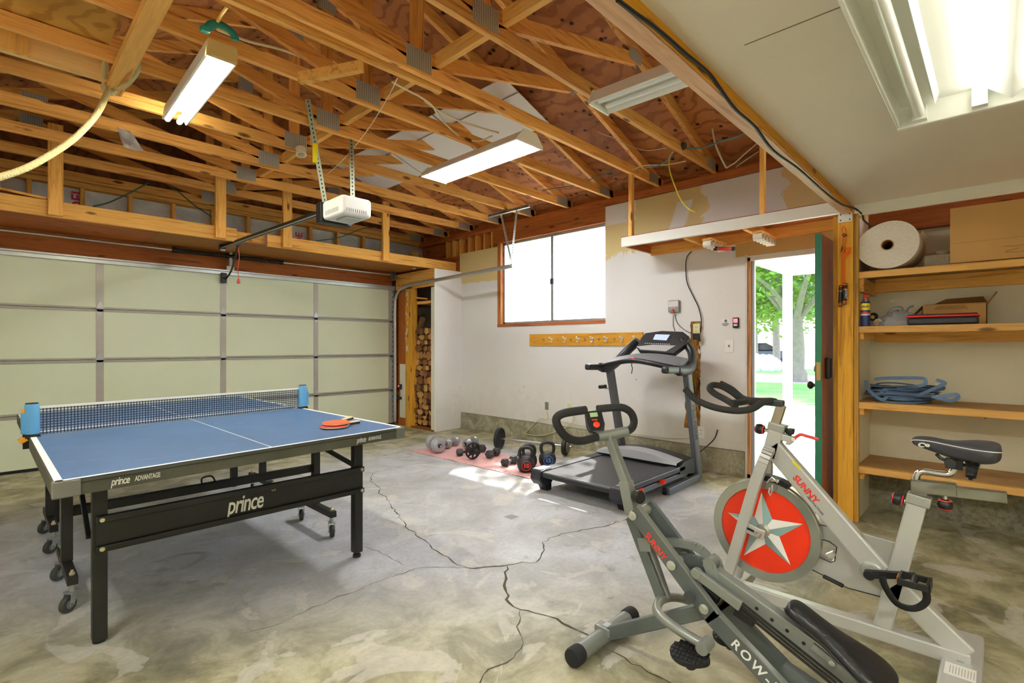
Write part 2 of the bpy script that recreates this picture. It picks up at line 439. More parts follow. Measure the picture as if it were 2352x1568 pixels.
crack([(503,1072),(530,1080),(560,1084),(620,1088),(700,1092)], .008)
MB().add([on_z(x, y, .0012) for x, y in ((1156,1186),(1175,1181),(1193,1186),(1175,1193))], [(0,1,2,3)]).build('floor_patch', mat('floor_patch_grey', '8f8f90', .8), floor)

M_side = drywall('window_wall_board', 'e8e8e7', 'dcc88e', m_side)
M_plain = drywall('plain_board', 'e6e2d2', 'c0a777', m_none)
WY0, WY1, WZ0, WZ1 = 3.27, 5.04, 1.52, 2.66    # window hole
DY0, DY1, DZ = .86, 1.70, 2.06                 # side door hole
w = MB()
T = XW + .13
w.bx(XW, T, WY1, 5.86, .24, 2.62); w.bx(XW, T, WY0, WY1, .24, WZ0); w.bx(XW, T, DY1, WY0, .24, 2.84)
w.bx(XW, T, DY0, DY1, DZ, 2.84); w.bx(XW, T, .74, DY0, 0, 2.84)
st(w.build('wall_right', M_side, keep=True))
# open stud strip above the board near the corner
w = MB(); w.bx(T - .02, T + .02, WY1, YG + .1, 2.5, 2.95); w.bx(XW + .02, T + .01, 5.86, YG + .1, 0, 2.6)
st(w.build('trim_1', WR['y'], keep=True))
for i, yy in enumerate((5.16, 5.32, 5.5, 5.66, 5.86, 6.02, 6.18)):
    st(MB().bx(XW + .02, T - .02, yy, yy + .04, 2.6, 2.86).build('trim_2', W['z']))
st(MB().bx(XW - .004, T, WY0, WY1 + .1, WZ1 + .005, 2.85).build('trim_3', WR['y']))            # header over the window
st(MB().bx(XW - .006, T, -.2, YG, 2.85, 2.925).build('trim_4', WR['y']))                      # top plate
M_foot = rough_concrete('footing_concrete', 'bdb9a2', '6d6a52')
m_ = MB(); m_.bx(XW - .015, T, 1.72, 5.86, 0, .235)
st(m_.build('baseboard_right', M_foot, keep=True))
# alcove behind the shelving
M_alc = drywall('alcove_board', 'e6dfc4', 'c0a777', m_none)
w = MB(); w.bx(4.76, 4.86, YB, .72, .33, 2.1); w.bx(4.28, 4.95, .72, .745, .0, 2.16)
st(w.build('wall_alcove', M_alc, keep=True))
st(MB().bx(4.73, 4.86, YB, .72, 0, .34).build('baseboard_alcove', rough_concrete('damp_concrete', '8d8460', '3f3a26'), keep=True))
st(MB().bx(4.7, 4.86, YB, .72, 2.09, 2.34).build('trim_5', WR['y']))
st(MB().bx(4.235, 4.26, YB, .73, 2.15, 2.225).build('trim_6', white_paint))
# ceilings
M_ceil = drywall('ceiling_board', 'ebe1d0', 'c0a777', m_none)
c_ = MB(); c_.bx(XL, 4.25, YB, .737, 2.225, 2.24); st(c_.build('ceiling', M_ceil, keep=True))
joint = mat('joint_line', '8b806a', .9)
m_ = MB()
for x0, x1, y0, y1 in ((1.72, 1.724, YB, .60), (XL, 4.2, -.52, -.516)): m_.bx(x0, x1, y0, y1, 2.2235, 2.2255)
st(m_.build('trim_7', joint))
# garage-door wall, gable, other walls
M_gab = osb('gable_sheathing', '8c5a30', '55301a', (1, 1, 1), False)
w = MB(); w.bx(4.44, XW + .13, YG, YG + .12, 0, 2.5); w.bx(XL, -.42, YG, YG + .12, 0, 2.5); w.bx(XL, XW + .13, YG, YG + .12, 2.15, 2.5)
st(w.build('wall_front', WR['x'], keep=True))
w = MB(); w.bx(XL, XW + .13, YG + .06, YG + .1, 2.5, 2.95); st(w.build('wall_front_upper', foil(), keep=True))
w = MB(); w.prism([(XL, YG + .05, 2.95), (XW + .1, YG + .05, 2.95), (1.85, YG + .05, 4.06)], (0, 1, 0), .05); st(w.build('wall_gable', M_gab, keep=True))
for i in range(14):
    x = XL + .3 + i * .405
    if x < 4.8: st(MB().bx(x, x + .038, YG - .02, YG + .06, 2.5, 2.88).build('trim_8', W['z']))
st(MB().bx(XL, XW, YG - .03, YG + .06, 2.88, 2.95).build('trim_9', W['x']))
st(MB().bx(XL - .1, XL, YB, YG + .1, 0, 2.92).build('wall_left', M_plain, keep=True))
w = MB(); w.prism([(XL - .1, YB - .1, 0), (XW, YB - .1, 0), (XW, YB - .1, 2.95), (1.85, YB - .1, 4.06), (XL - .1, YB - .1, 2.95)], (0, 1, 0), .1); st(w.build('wall_back', M_plain, keep=True))
# roof deck, two slopes meeting at the ridge
def zr(x): return 4.06 - abs(x - 1.85) / 3.0
M_deck = osb('roof_deck', 'bd7d4a', '7a4424', (1, 1, 1))
r_ = MB()
for xs in ((1.85, 5.13), (-1.65, 1.85)):
    x0, x1 = xs
    r_.add([(x0, YB, zr(x0)), (x1, YB, zr(x1)), (x1, YG + .4, zr(x1)), (x0, YG + .4, zr(x0)),
            (x0, YB, zr(x0) + .03), (x1, YB, zr(x1) + .03), (x1, YG + .4, zr(x1) + .03), (x0, YG + .4, zr(x0) + .03)],
           [(0,1,2,3),(7,6,5,4),(0,4,5,1),(1,5,6,2),(2,6,7,3),(3,7,4,0)])
st(r_.build('ceiling_roof_deck', M_deck, keep=True))

st(MB().bx(XW + .06, XW + .1, -2.6, YG + .1, 2.9, 3.05).build('eave_light_block', WR['y']))  # strip added to block sky light leaking in above the top plate
# ---------------------------------------------------------------- trusses
def on_roof(px, py, off=.1):
    a = ray(px, py)   # right slope: z = 4.06-off-(x-1.85)/3
    t = (4.06 - off + 1.85 / 3 - CAMH) / (a.z + a.x / 3); return Vector((a.x * t, a.y * t, CAMH + a.z * t))
def truss(Y, label):
    t = thing('roof_truss', label, 'roof truss', (1.85, Y, 2.92), 'roof trusses spanning the garage')
    h = .019
    MB().bx(XL, 4.98, Y - h, Y + h, 2.925, 3.013).build('bottom_chord', WT, t, bevel=.002)
    for s in (1, -1):
        X = lambda d: 1.85 + s * d
        top = MB(); top.prism([(X(0), Y - h, zr(1.85) - .003), (X(3.2), Y - h, zr(1.85 + 3.2) - .003), (X(3.2), Y - h, zr(1.85 + 3.2) - .095), (X(0), Y - h, zr(1.85) - .097)], (0, 1, 0), 2 * h)
        top.build('top_chord', WT, t)
        MB().bar((X(.04), Y, 3.02), (X(1.55), Y, zr(1.85 + 1.55) - .13), 2 * h, .088, (0, 0, 1)).build('web', WTw, t)
        m = MB()
        for k in (1, -1): m.bx(X(1.47), X(1.64), Y + k * (h + .0005), Y + k * (h + .002), zr(1.85 + 1.55) - .16, zr(1.85 + 1.55) - .06)
        m.build('nail_plate', M_plate, t)
        m = MB()
        for k in (1, -1): m.bx(X(2.86), X(3.06), Y + k * (h + .0005), Y + k * (h + .002), 2.93, 3.03)
        m.build('nail_plate', M_plate, t)
    MB().bx(1.81, 1.89, Y - h, Y + h, 3.013, zr(1.85) - .1).build('king_post', WTz, t)
    m = MB()
    for k in (1, -1): m.bx(1.76, 1.95, Y + k * (h + .0005), Y + k * (h + .002), 2.945, 3.075)
    m.build('nail_plate', M_plate, t)
    m = MB()
    for k in (1, -1): m.bx(1.78, 1.92, Y + k * (h + .0005), Y + k * (h + .002), zr(1.85) - .2, zr(1.85) - .06)
    m.build('nail_plate', M_plate, t)
    return t
ords = ['roof truss nearest the camera, level with the low ceiling edge', 'second roof truss out from the low ceiling beam, over the door shelf',
        'third roof truss from the low ceiling beam, carrying a sistered board', 'fourth roof truss, over the near end of the lit ceiling lamp',
        'fifth roof truss, carrying the hangers of the door opener', 'sixth roof truss, crossing just beyond the lit lamp on the left',
        'seventh roof truss, with a scrap of plastic hanging from it', 'eighth roof truss, carrying the angle bracket of the door track',
        'ninth roof truss, directly above the loft front edge', 'last roof truss, against the foil covered wall']
for i in range(-1, 9): truss(2.0 + .602 * (i), ords[i + 1])
truss(.2, 'roof truss hidden above the low white ceiling') if False else None
# long brace nailed across the chords, and loose boards among them
tag(MB().bx(1.98, 2.02, 1.0, 6.85, 3.015, 3.10).build('lateral_brace', W['y']), 'long two-by-four brace lying across the truss bottom chords beside the king posts', 'timber brace')
tag(MB().bar((.55, 2.70, 2.955), (2.08, 2.66, 2.95), .038, .085).build('sister_board', W['x']), 'loose two-by-four nailed alongside the third truss, ending in mid air', 'board')
a_, b_ = on_z(688, 180, 2.86), on_z(832, 152, 2.88)
tag(MB().bar(a_, b_, .038, .06).build('cross_block', W['x']), 'short board nailed at an angle under the trusses above the door opener', 'board')
tag(MB().bx(.52, .61, 1.35, 4.15, 2.87, 2.922).build('hanging_joist', W['y'], bevel=.002), 'stout two-by-four under the trusses with the white rope knotted round its end', 'timber joist')
# patch of plywood laid up on the chords at the left, with its edge board and block
tag(MB().bx(-.6, .50, 2.6, 4.02, 3.02, 3.035).build('attic_plywood', osb('swirl_plywood', 'e2ae50', '8f5a1c', (1, 1, 1), False)), 'sheet of swirly grained plywood laid over the trusses at upper left', 'plywood sheet')
tag(MB().bx(XL, .53, 4.03, 4.07, 2.90, 3.02).build('edge_board', WP['x']), 'weathered edge board below the swirly plywood sheet', 'board')
tag(MB().bx(.02, .16, 4.0, 4.03, 2.90, 3.02).build('nailed_block', W['z']), 'short wooden block nailed to the weathered edge board', 'block')
# white foam boards fixed under the rafters
foam = mat('foam_board', 'eceae6', .6)
seam_m = mat('foam_seam', '7d7566', .8)
for k, (p0, p1, lab) in enumerate((((3.0, 2.98), (3.60, 3.95), 'nearest white insulation board fixed under the rafters'),
                                   ((3.0, 3.97), (3.60, 4.93), 'middle white insulation board fixed under the rafters'),
                                   ((3.0, 4.95), (3.60, 5.92), 'farthest white insulation board fixed under the rafters'))):
    x0, x1, y0, y1 = p0[0], p1[0], p0[1], p1[1]
    z0, z1 = zr(x0) - .2, zr(x1) - .2
    t_ = MB().add([(x0,y0,z0),(x1,y0,z1),(x1,y1,z1),(x0,y1,z0),(x0,y0,z0+.008),(x1,y0,z1+.008),(x1,y1,z1+.008),(x0,y1,z0+.008)],
        [(0,1,2,3),(7,6,5,4),(0,4,5,1),(1,5,6,2),(2,6,7,3),(3,7,4,0)]).build('insulation_board', foam)
    tag(t_, lab, 'insulation board', 'white boards under the rafters')
    xm = x0 + .17; zm = zr(xm) - .202
    MB().bar((xm, y0, zm), (xm, y1, zm), .012, .002).build('seam', seam_m, t_)
# ================================================================= GARAGE DOOR (part of the shell)
M_gd = garage_skin(); stile_m = mat('stile_grey', 'b3aea8', .45, .3, noise=.1, nscale=10)
seam_g = mat('door_joint_grey', 'a8a49d', .5, .3)
GZ = [0.02, .555, 1.09, 1.625, 2.165]
gd = bpy.data.objects.new('door_1', None); col.objects.link(gd); gd.location = (2.0, YG - .02, 0); gd['kind'] = 'structure'
for i in range(4):
    MB().bx(-.42, 4.44, YG - .045, YG - .005, GZ[i] + .004, GZ[i+1] - .004).build('door_panel', M_gd, gd)
    if i:
        m = MB(); m.bx(-.42, 4.44, YG - .056, YG - .044, GZ[i] - .028, GZ[i] - .004); m.bx(-.42, 4.44, YG - .053, YG - .044, GZ[i] + .003, GZ[i] + .02)
        m.build('joint_rail', seam_g, gd)
m = MB(); m.bx(-.42, 4.44, YG - .075, YG - .044, 2.105, 2.16); m.bx(-.42, 4.44, YG - .095, YG - .044, 2.145, 2.165); m.build('top_strut', steel, gd, bevel=.003)
MB().bx(-.42, 4.44, YG - .02, YG + .0, 0.0, 2.165).build('door_backing', M_gd, gd)  # sheet added behind the panels to block daylight leaking through the joints
MB().bx(-.42, 4.44, YG - .052, YG - .02, 0, .03).build('bottom_seal', rubber, gd)
for x in (-.35, .826, 2.007, 3.175, 4.385):
    w_ = .032 if x < 4 else .045
    m = MB()
    for i in range(4): m.bx(x - w_, x + w_, YG - .050, YG - .044, GZ[i] + .006, GZ[i+1] - .006)
    m.build('stile', stile_m, gd)
    m = MB()
    for i in range(1, 4):
        z = GZ[i]
        m.prism([(x - .03, YG - .056, z), (x + .03, YG - .056, z), (x + .022, YG - .056, z + .045), (x, YG - .056, z + .085), (x - .022, YG - .056, z + .045)], (0, 1, 0), .006)
        m.prism([(x - .03, YG - .056, z), (x + .03, YG - .056, z), (x + .022, YG - .056, z - .045), (x, YG - .056, z - .085), (x - .022, YG - .056, z - .045)], (0, 1, 0), .006)
        m.cyl((x - .036, YG - .062, z), (x + .036, YG - .062, z), .007, n=8)
    m.build('hinge', steel, gd)
m = MB()
for i in range(26): m.bx(4.405, 4.417, YG - .053, YG - .0485, .12 + i * .078, .135 + i * .078)
m.build('stile_holes', mat('hole_black', '161616', .9), gd)

# track of the door, shaft and springs
tr = thing('door_track', 'curved galvanised steel track of the garage door, running back under the loft end', 'door track', (4.47, 6.3, 0))
pts = [(4.415, 6.80, .05), (4.415, 6.80, 1.0), (4.415, 6.80, 1.85), (4.415, 6.77, 1.98), (4.415, 6.67, 2.09), (4.415, 6.5, 2.14), (4.415, 6.3, 2.155), (4.415, 5.4, 2.175), (4.415, 4.24, 2.205)]
P = smooth_pts(pts, 5)
m = MB(); m.tube(P, .025, 8, flat=.6, up=(1, 0, 0)); m.build('curved_rail', steel, tr, smooth=True)
m = MB(); m.tube([p + Vector((.012, -.02 if p.z < 2 else 0, -.018 if p.z >= 2.1 else 0)) for p in P], .006, 6); m.build('rail_lip', mat('bright_steel', 'd9dcdc', .3, .8), tr, smooth=True)
MB().bx(4.432, 4.445, 6.80, 6.90, .04, 2.35).build('jamb_angle', dsteel, tr)
def perf(p, q, w, name, parent, m_=None):
    """slotted steel angle"""
    m = MB(); d = (Vector(q) - Vector(p)); L = d.length; n = int(L / .03)
    m.bar(p, q, w, .003, (0, 1, 0)); o = m.build(name, m_ or steel, parent)
    h_ = MB(); du = d.normalized()
    for i in range(n):
        c = Vector(p) + du * (i + .5) * L / n
        s_ = Vector((0, 1, 0)).cross(du) if abs(du.y) < .9 else Vector((0, 0, 1))
        h_.bar(c - du * .007, c + du * .007, .009, .0045, (0, 1, 0))
    h_.build('slots', MC['hole_black'], o); return o
ab = thing('track_hanger', 'slotted angle irons hanging the end of the door track from the trusses', 'angle iron', (4.55, 4.4, 2.2))
perf((4.42, 4.25, 2.20), (4.47, 4.50, 2.90), .035, 'hanger_arm', ab)
perf((4.40, 4.26, 2.20), (4.47, 4.22, 2.90), .03, 'hanger_arm', ab)
m = MB(); m.bx(4.46, 4.49, 4.02, 4.72, 2.885, 2.92); m.build('top_angle', steel, ab)
m = MB()
for i in range(22): m.bx(4.457, 4.462, 4.04 + i * .031, 4.052 + i * .031, 2.895, 2.91)
m.build('slots', MC['hole_black'], ab)
sh = thing('torsion_shaft', 'steel torsion shaft with two dark springs above the garage door', 'torsion shaft', (2.0, 6.78, 2.3))
MB().cyl((XL + .05, 6.78, 2.33), (4.55, 6.78, 2.33), .0125, n=12).build('shaft', mat('bright_steel', 'd9dcdc'), sh, smooth=True)
spring_m = mat('spring_dark', '332b26', .5, .3)
for x0, x1 in ((1.49, 2.03), (2.10, 2.66)):
    m = MB(); n = 34
    for i in range(n):
        x = x0 + (x1 - x0) * i / n; m.cyl((x, 6.78, 2.33), (x + (x1 - x0) / n * .78, 6.78, 2.33), .026, n=12)
    m.build('spring', spring_m, sh, smooth=True)
    for xa in (x0 - .035, x1 - .01): MB().cyl((xa, 6.78, 2.33), (xa + .045, 6.78, 2.33), .03, n=12).build('winding_cone', black, sh, smooth=True)
MB().bx(2.05, 2.08, 6.76, 6.87, 2.22, 2.40).build('centre_bracket', steel, sh)
MB().bx(2.045, 2.13, 6.85, 6.868, 2.14, 2.22).build('warning_label', mat('label_paper', 'e6dfd0', .6), sh)
m = MB(); m.lathe([(.05, 0), (.055, .004), (.04, .008), (.04, .03), (.055, .034), (.05, .038)], (4.33, 6.78, 2.33), (1, 0, 0), 20); m.build('cable_drum', mat('cast_alu', '8b8d8c', .5, .7), sh, smooth=True)
MB().bx(4.395, 4.402, 6.74, 6.87, 2.25, 2.42).build('bearing_plate', steel, sh)
# opener
op = thing('door_opener', 'white garage door opener hanging from slotted angles with a black rail to the door', 'garage door opener', (2.0, 4.0, 2.3))
m = MB(); m.bx(1.87, 2.13, 3.60, 3.93, 2.25, 2.40)
hd = m.build('housing', white_pl, op, bevel=.03, seg=4)
m = MB()
for i in range(10): m.bx(1.868, 1.8695, 3.66 + i * .022, 3.663 + i * .022, 2.275, 2.31)
for i in range(10): m.bx(1.91 + i * .018, 1.913 + i * .018, 3.5985, 3.60, 2.275, 2.30)
m.build('vent_slots', MC['hole_black'], hd)
MB().bx(1.865, 2.135, 3.935, 4.03, 2.24, 2.405).build('front_cover', black, op, bevel=.008)
MB().bx(1.93, 2.07, 3.66, 3.82, 2.235, 2.25).build('light_lens', mat('clouded_lens', 'b9bcb4', .3), op, bevel=.01)
r0, r1 = Vector((2.0, 4.02, 2.385)), on_y(510, 567, 6.3); rd = (r1 - r0).normalized(); rs = Vector((rd.y, -rd.x, 0))
m = MB(); m.bar(r0, r1, .03, .034, (0, 0, 1)); rl_ = m.build('rail', blackm, op)
for o_, w_ in ((-.018, .010), (.016, .006)): MB().bar(r0 + rs * o_ + Vector((0, 0, -.016)), r1 + rs * o_ + Vector((0, 0, -.016)), w_, .006).build('chain_track', steel, rl_)
m = MB(); m.bar(r1 - rd * .05, r1 + rd * .03, .045, .05); m.bar(r1 + Vector((0, 0, .0)), r1 + Vector((0, 0, .05)), .03, .03); m.build('header_bracket', black, op)
m = MB(); m.cyl(r1 + Vector((-.02, 0, -.03)), r1 + Vector((.03, 0, -.03)), .016, n=12); m.build('pulley', steel, op, smooth=True)
tq = on_y(547, 560, 6.0); m = MB(); m.bar(tq - rd * .05, tq + rd * .05, .05, .03); m.build('trolley', black, op)
m = MB(); m.tube(smooth_pts([tq, on_y(540, 590, 6.2), on_y(531, 622, 6.55), on_y(519, 640, 6.8)], 4), .011, 8); m.build('door_arm', black, op, smooth=True)
p = on_y(513, 638, 6.83); MB().bx(p.x - .03, p.x + .03, 6.80, 6.845, p.z - .06, p.z + .06).build('arm_bracket', black, op)
red = mat('red_plastic', 'd9362b', .45)
ca, cb_ = on_y(547, 568, 6.0), on_y(548, 640, 6.0)
m = MB(); m.tube(smooth_pts([ca, ca.lerp(cb_, .3) + Vector((.01, 0, 0)), ca.lerp(cb_, .7) - Vector((.006, 0, 0)), cb_], 4), .004, 6); rc = m.build('release_cord', mat('release_cord_red', 'd8655a', .6), op)
m = MB(); m.bar(cb_, cb_ - Vector((0, 0, .05)), .012, .02, (0, 1, 0), 0, .034, .02); m.build('pull_handle', red, rc, bevel=.004)
green_steel = mat('galv_green_steel', 'a9ad95', .45, .55, noise=.15)
perf((1.89, 3.92, 2.40), (1.66, 3.72, 3.08), .042, 'hanger_angle', op, green_steel)
perf((2.07, 3.80, 2.40), (2.06, 3.81, 3.05), .04, 'hanger_angle', op, green_steel)

# ================================================================= LOFT over the garage door
lf = thing('storage_loft', 'shallow timber loft shelf above the garage door with hanging posts', 'storage loft', (2.0, 6.0, 2.35))
xa_, xb_ = on_y(543, 540, 5.95).x, on_y(613, 545, 5.95).x
MB().bx(XL, xa_, 5.93, 5.968, 2.36, 2.50).build('front_board', W['x'], lf, bevel=.003)
MB().bx(xa_, xb_, 6.02, 6.05, 2.40, 2.49).build('front_board', W['x'], lf)
MB().bx(xb_, 4.94, 5.935, 5.972, 2.36, 2.495).build('front_board', W['x'], lf, bevel=.003)
MB().bx(XL, 1.2, 5.968, YG - .03, 2.378, 2.392).build('plywood_bottom', WR['x'], lf)
MB().bx(1.205, 4.95, 5.972, YG - .03, 2.378, 2.392).build('plywood_bottom', wood('ply_warm', 'b87a35', '7c4a1c', 'x', False), lf)
for x in (.41, 1.703, 2.396, 3.695):
    MB().bx(x - .05, x + .05, 5.885, 5.925, 2.37, 3.16).build('hanging_post', W['z'], lf, bevel=.003)
for i in range(12):
    MB().bx(XL + .25 + i * .5, XL + .29 + i * .5, 5.975, YG - .03, 2.393, 2.46).build('joist', WR['y'], lf)
tag(MB().bar((-.4, 6.1, 2.60), (.36, 5.99, 2.515), .09, .02).build('loft_board', W['x']), 'loose board leaning on the loft at the far left behind the first post', 'board')
tag(MB().bar((.5, 6.05, 2.505), (1.3, 6.02, 2.502), .09, .02).build('loft_board', W['x']), 'thin board lying along the loft edge between the first two posts', 'board')
m = MB(); R.seed(3)
for k in range(7): m.ball((4.45 + R.uniform(-.16, .16), 6.35 + R.uniform(-.1, .1), 2.45 + R.uniform(0, .14)), R.uniform(.05, .12), R.uniform(.05, .1), R.uniform(.04, .08), 9, 6)
tag(m.build('insulation_scrap', mat('mustard_wool', '9a7c3a', .95, noise=.5, nscale=30, bump=1), smooth=True), 'torn brown clump of insulation on the loft near the corner', 'insulation')
tag(MB().ball((4.36, 6.2, 2.42), .05, .04, .06, 8, 6).build('crumpled_foil', mat('crumpled_white', 'd9dbe0', .4, .3)), 'crumpled white scrap beside the insulation clump on the loft', 'scrap')
# printed words on the foil between the studs
pink = mat('print_pink', 'cf2a66', .6)
wf = bpy.data.objects['wall_front_upper']
for x, s_, z_, sz in ((.70, 'DELL', 2.68, .13), (2.01, 'DELL', 2.66, .13), (3.03, 'DE', 2.66, .13), (.30, 'R', 2.68, .09), (.52, 'R', 2.7, .07), (1.36, 'LC', 2.66, .05), (2.86, 'R', 2.64, .07), (3.77, 'R', 2.62, .07)):
    text('printed_word', s_, (x, YG + .056, z_ - .03), (0, 0, 1), (0, -1, 0), sz * 1.05, pink, wf, bold=.003)

# ================================================================= WOOD CLOSET in the corner
cl = thing('firewood_closet', 'narrow white corner closet with an open front full of firewood', 'closet', (4.6, 6.2, 0))
M_cl = drywall('closet_board', 'e9eaec', 'b9862f', lambda nt, x, y, z, n: mth(nt, 'MAXIMUM', mth(nt, 'SUBTRACT', 1.0, edge(nt, mth(nt, 'SUBTRACT', z, mth(nt, 'MULTIPLY', n, mth(nt, 'MULTIPLY', mth(nt, 'SUBTRACT', x, 4.3), .34))), .02, .02)), 0))
MB().bx(4.45, XW - .001, 5.82, 5.84, .0, 2.345).build('side_panel', M_cl, cl)
MB().bx(4.44, 4.465, 5.815, 5.90, 0.02, 2.08).build('white_casing', white_paint, cl, bevel=.004)
yel = wood('flaking_yellow_wood', 'd9a136', '8f5c16', 'z')
MB().bx(4.44, 4.53, 6.36, 6.54, 0, 2.12).build('yellow_post', yel, cl, bevel=.003)
m = MB(); R.seed(5)
for k in range(26):
    z = R.uniform(1.15, 2.05); y = 6.50 + R.uniform(-.03, .03); s_ = R.uniform(.008, .02)
    m.add([(4.438, y - s_, z), (4.438, y + s_*.3, z - s_), (4.438, y + s_, z + s_), (4.438, y, z + s_ * 2.5)], [(0, 1, 2, 3)])
m.build('paint_flakes', white_paint, cl)
MB().bx(4.44, 4.48, 5.84, 6.9, 2.10, 2.345).build('header_board', W['y'], cl)
MB().bx(4.48, 4.50, 6.54, 6.80, 0, 2.10).build('plywood_strip', WR['z'], cl)
MB().bx(4.47, 4.49, 6.56, 6.74, .12, .95).build('white_strip', white_paint, cl)
MB().bx(4.44, XW, 5.84, 6.4, 0, .03).build('floor_board', wood('muddy_board', '8f5f25', '4c2c10', 'x'), cl)
MB().bx(XW - .02, XW, 5.84, YG, 0, 2.345).build('back_panel', mat('closet_back', '8e8672', .9, noise=.2), cl)
# firewood: every log on its own
bark = mat('bark', '6b4a2e', .95, noise=.45, nscale=25, bump=1); cut = [mat('split_wood_a', 'c29350', .8, noise=.35, nscale=14), mat('split_wood_b', '9c6c3a', .8, noise=.3, nscale=14), mat('split_wood_c', '7d522c', .85, noise=.3, nscale=14)]
R.seed(11); z = .05; rows = []; n = 0
facts = ['pale', 'tan', 'brown', 'dark']; shp = ['wedge', 'rounded', 'squarish', 'flat']
while z < 1.42:
    h = R.uniform(.07, .13); y = 5.90 + R.uniform(0, .03)
    while y < 6.34:
        w_ = R.uniform(.09, .17); cy, cz = y + w_ / 2, z + h / 2
        k = R.choice([3, 4, 4, 5, 5, 6]); a0 = R.uniform(0, 6.28); dx = R.uniform(-.03, .03)
        poly = [(4.5 + dx, cy + (w_ * .58) * math.cos(a0 + 6.283 * i / k) * R.uniform(.75, 1.1), cz + (h * .62) * math.sin(a0 + 6.283 * i / k) * R.uniform(.75, 1.1)) for i in range(k)]
        m = MB(); m.prism(poly, (1, R.uniform(-.03, .03), R.uniform(-.02, .02)), .36)
        m.m = [1] + [0] * (len(m.m) - 1) if False else ([1, 1] + [0] * (len(m.m) - 2))
        rows.append((len(rows), cz, cy, m, R.randrange(3)))
        y += w_ * .92
    z += h * .93
zs_ = sorted(rows, key=lambda r: (round(r[1], 2), r[2]))
for i, (k, cz, cy, m, ci) in enumerate(rows):
    o = m.build('firewood_log', [bark, cut[ci]])
    lv = 'floor level' if cz < .2 else 'knee height' if cz < .55 else 'mid height' if cz < .9 else 'the upper part of the pile' if cz < 1.25 else 'the top of the pile'
    sd = 'against the white casing' if cy < 6.02 else 'in the middle' if cy < 6.22 else 'against the yellow post'
    tag(o, f"{['pale', 'tan', 'brown'][ci]} split firewood log, {sd}, at {lv}", 'firewood log', 'split firewood logs stacked in the corner closet')
m = MB(); m.bar((4.50, 6.30, 1.42), (4.52, 6.20, 1.66), .07, .05, (1, 0, 0))
tag(m.build('firewood_log', [bark, cut[2]]), 'dark barked branch standing askew on top of the firewood', 'firewood log')
m = MB(); m.bx(4.50, 4.80, 5.92, 6.32, 1.86, 1.90); m.bar((4.50, 6.1, 1.93), (4.50, 6.33, 1.96), .05, .02)
tag(m.build('scrap_plank', W['y']), 'short plank offcut wedged high in the closet above the firewood', 'plank')
sn = thing('safety_sensor', 'small safety beam sensor with red light on the garage door jamb', 'sensor', (4.46, 6.72, .55))
MB().bx(4.43, 4.47, 6.68, 6.78, .40, .44).build('bracket', black, sn, bevel=.004); MB().bx(4.42, 4.46, 6.66, 6.72, .56, .64).build('body', black, sn, bevel=.006)
MB().ball((4.415, 6.69, .61), .008).build('indicator', mat('red_indicator', 'ff2a2a', .4, emit=4), sn)
MB().tube(smooth_pts([(4.44, 6.70, .56), (4.42, 6.66, .5), (4.44, 6.70, .44), (4.44, 6.76, .52)]), .004, 6).build('wire', mat('wire_redbrown', '8b3a26'), sn)

# ================================================================= WINDOW, COAT RACK, SHELF ABOVE SIDE DOOR
wn_ = bpy.data.objects.new('window_1', None); col.objects.link(wn_); wn_.location = (XW, 4.15, WZ0); wn_['kind'] = 'structure'
MB().bx(XW - .008, XW + .12, WY1 - .062, WY1 + .002, WZ0, WZ1).build('jamb_board', wood('jamb_red', 'c07a45', '8a4a26', 'z'), wn_)
MB().bx(XW - .012, XW + .12, WY0, WY1 + .002, WZ0 - .022, WZ0 + .012).build('sill_board', wood('sill_red', 'b4683a', '7a3c20', 'y'), wn_)
alu = mat('window_aluminium', 'a9abaf', .4, .6)
x0 = XW + .045
m = MB(); m.bx(x0, x0+.03, WY0, WY1 - .06, WZ0 + .012, WZ0 + .042); m.bx(x0, x0+.03, WY0, WY1 - .06, WZ1 - .03, WZ1); m.bx(x0, x0+.03, WY0, WY0 + .03, WZ0, WZ1); m.bx(x0, x0+.03, WY1 - .09, WY1 - .06, WZ0, WZ1)
m.build('window_frame', alu, wn_)
MB().bx(x0 - .01, x0 + .03, 4.075, 4.11, WZ0, WZ1).build('meeting_stile', alu, wn_)
MB().bx(x0 - .025, x0 - .01, 4.065, 4.115, 2.02, 2.09).build('latch', dsteel, wn_)
gl = glass('window_glass', haze=.3)  # translucent haze put into the glass so the view washes out white
MB().bx(x0 + .014, x0 + .018, WY0 + .02, WY1 - .08, WZ0 + .03, WZ1 - .02).build('pane', gl, wn_)
rk = thing('coat_rack', 'long wooden board with white coat hooks on the wall under the window', 'coat rack', (XW - .01, 3.6, 1.23))
MB().bx(XW - .02, XW - .0005, 2.78, 4.43, 1.236, 1.385).build('board', wood('rack_board', 'd29a35', 'a8731c', 'y', False), rk, bevel=.002)
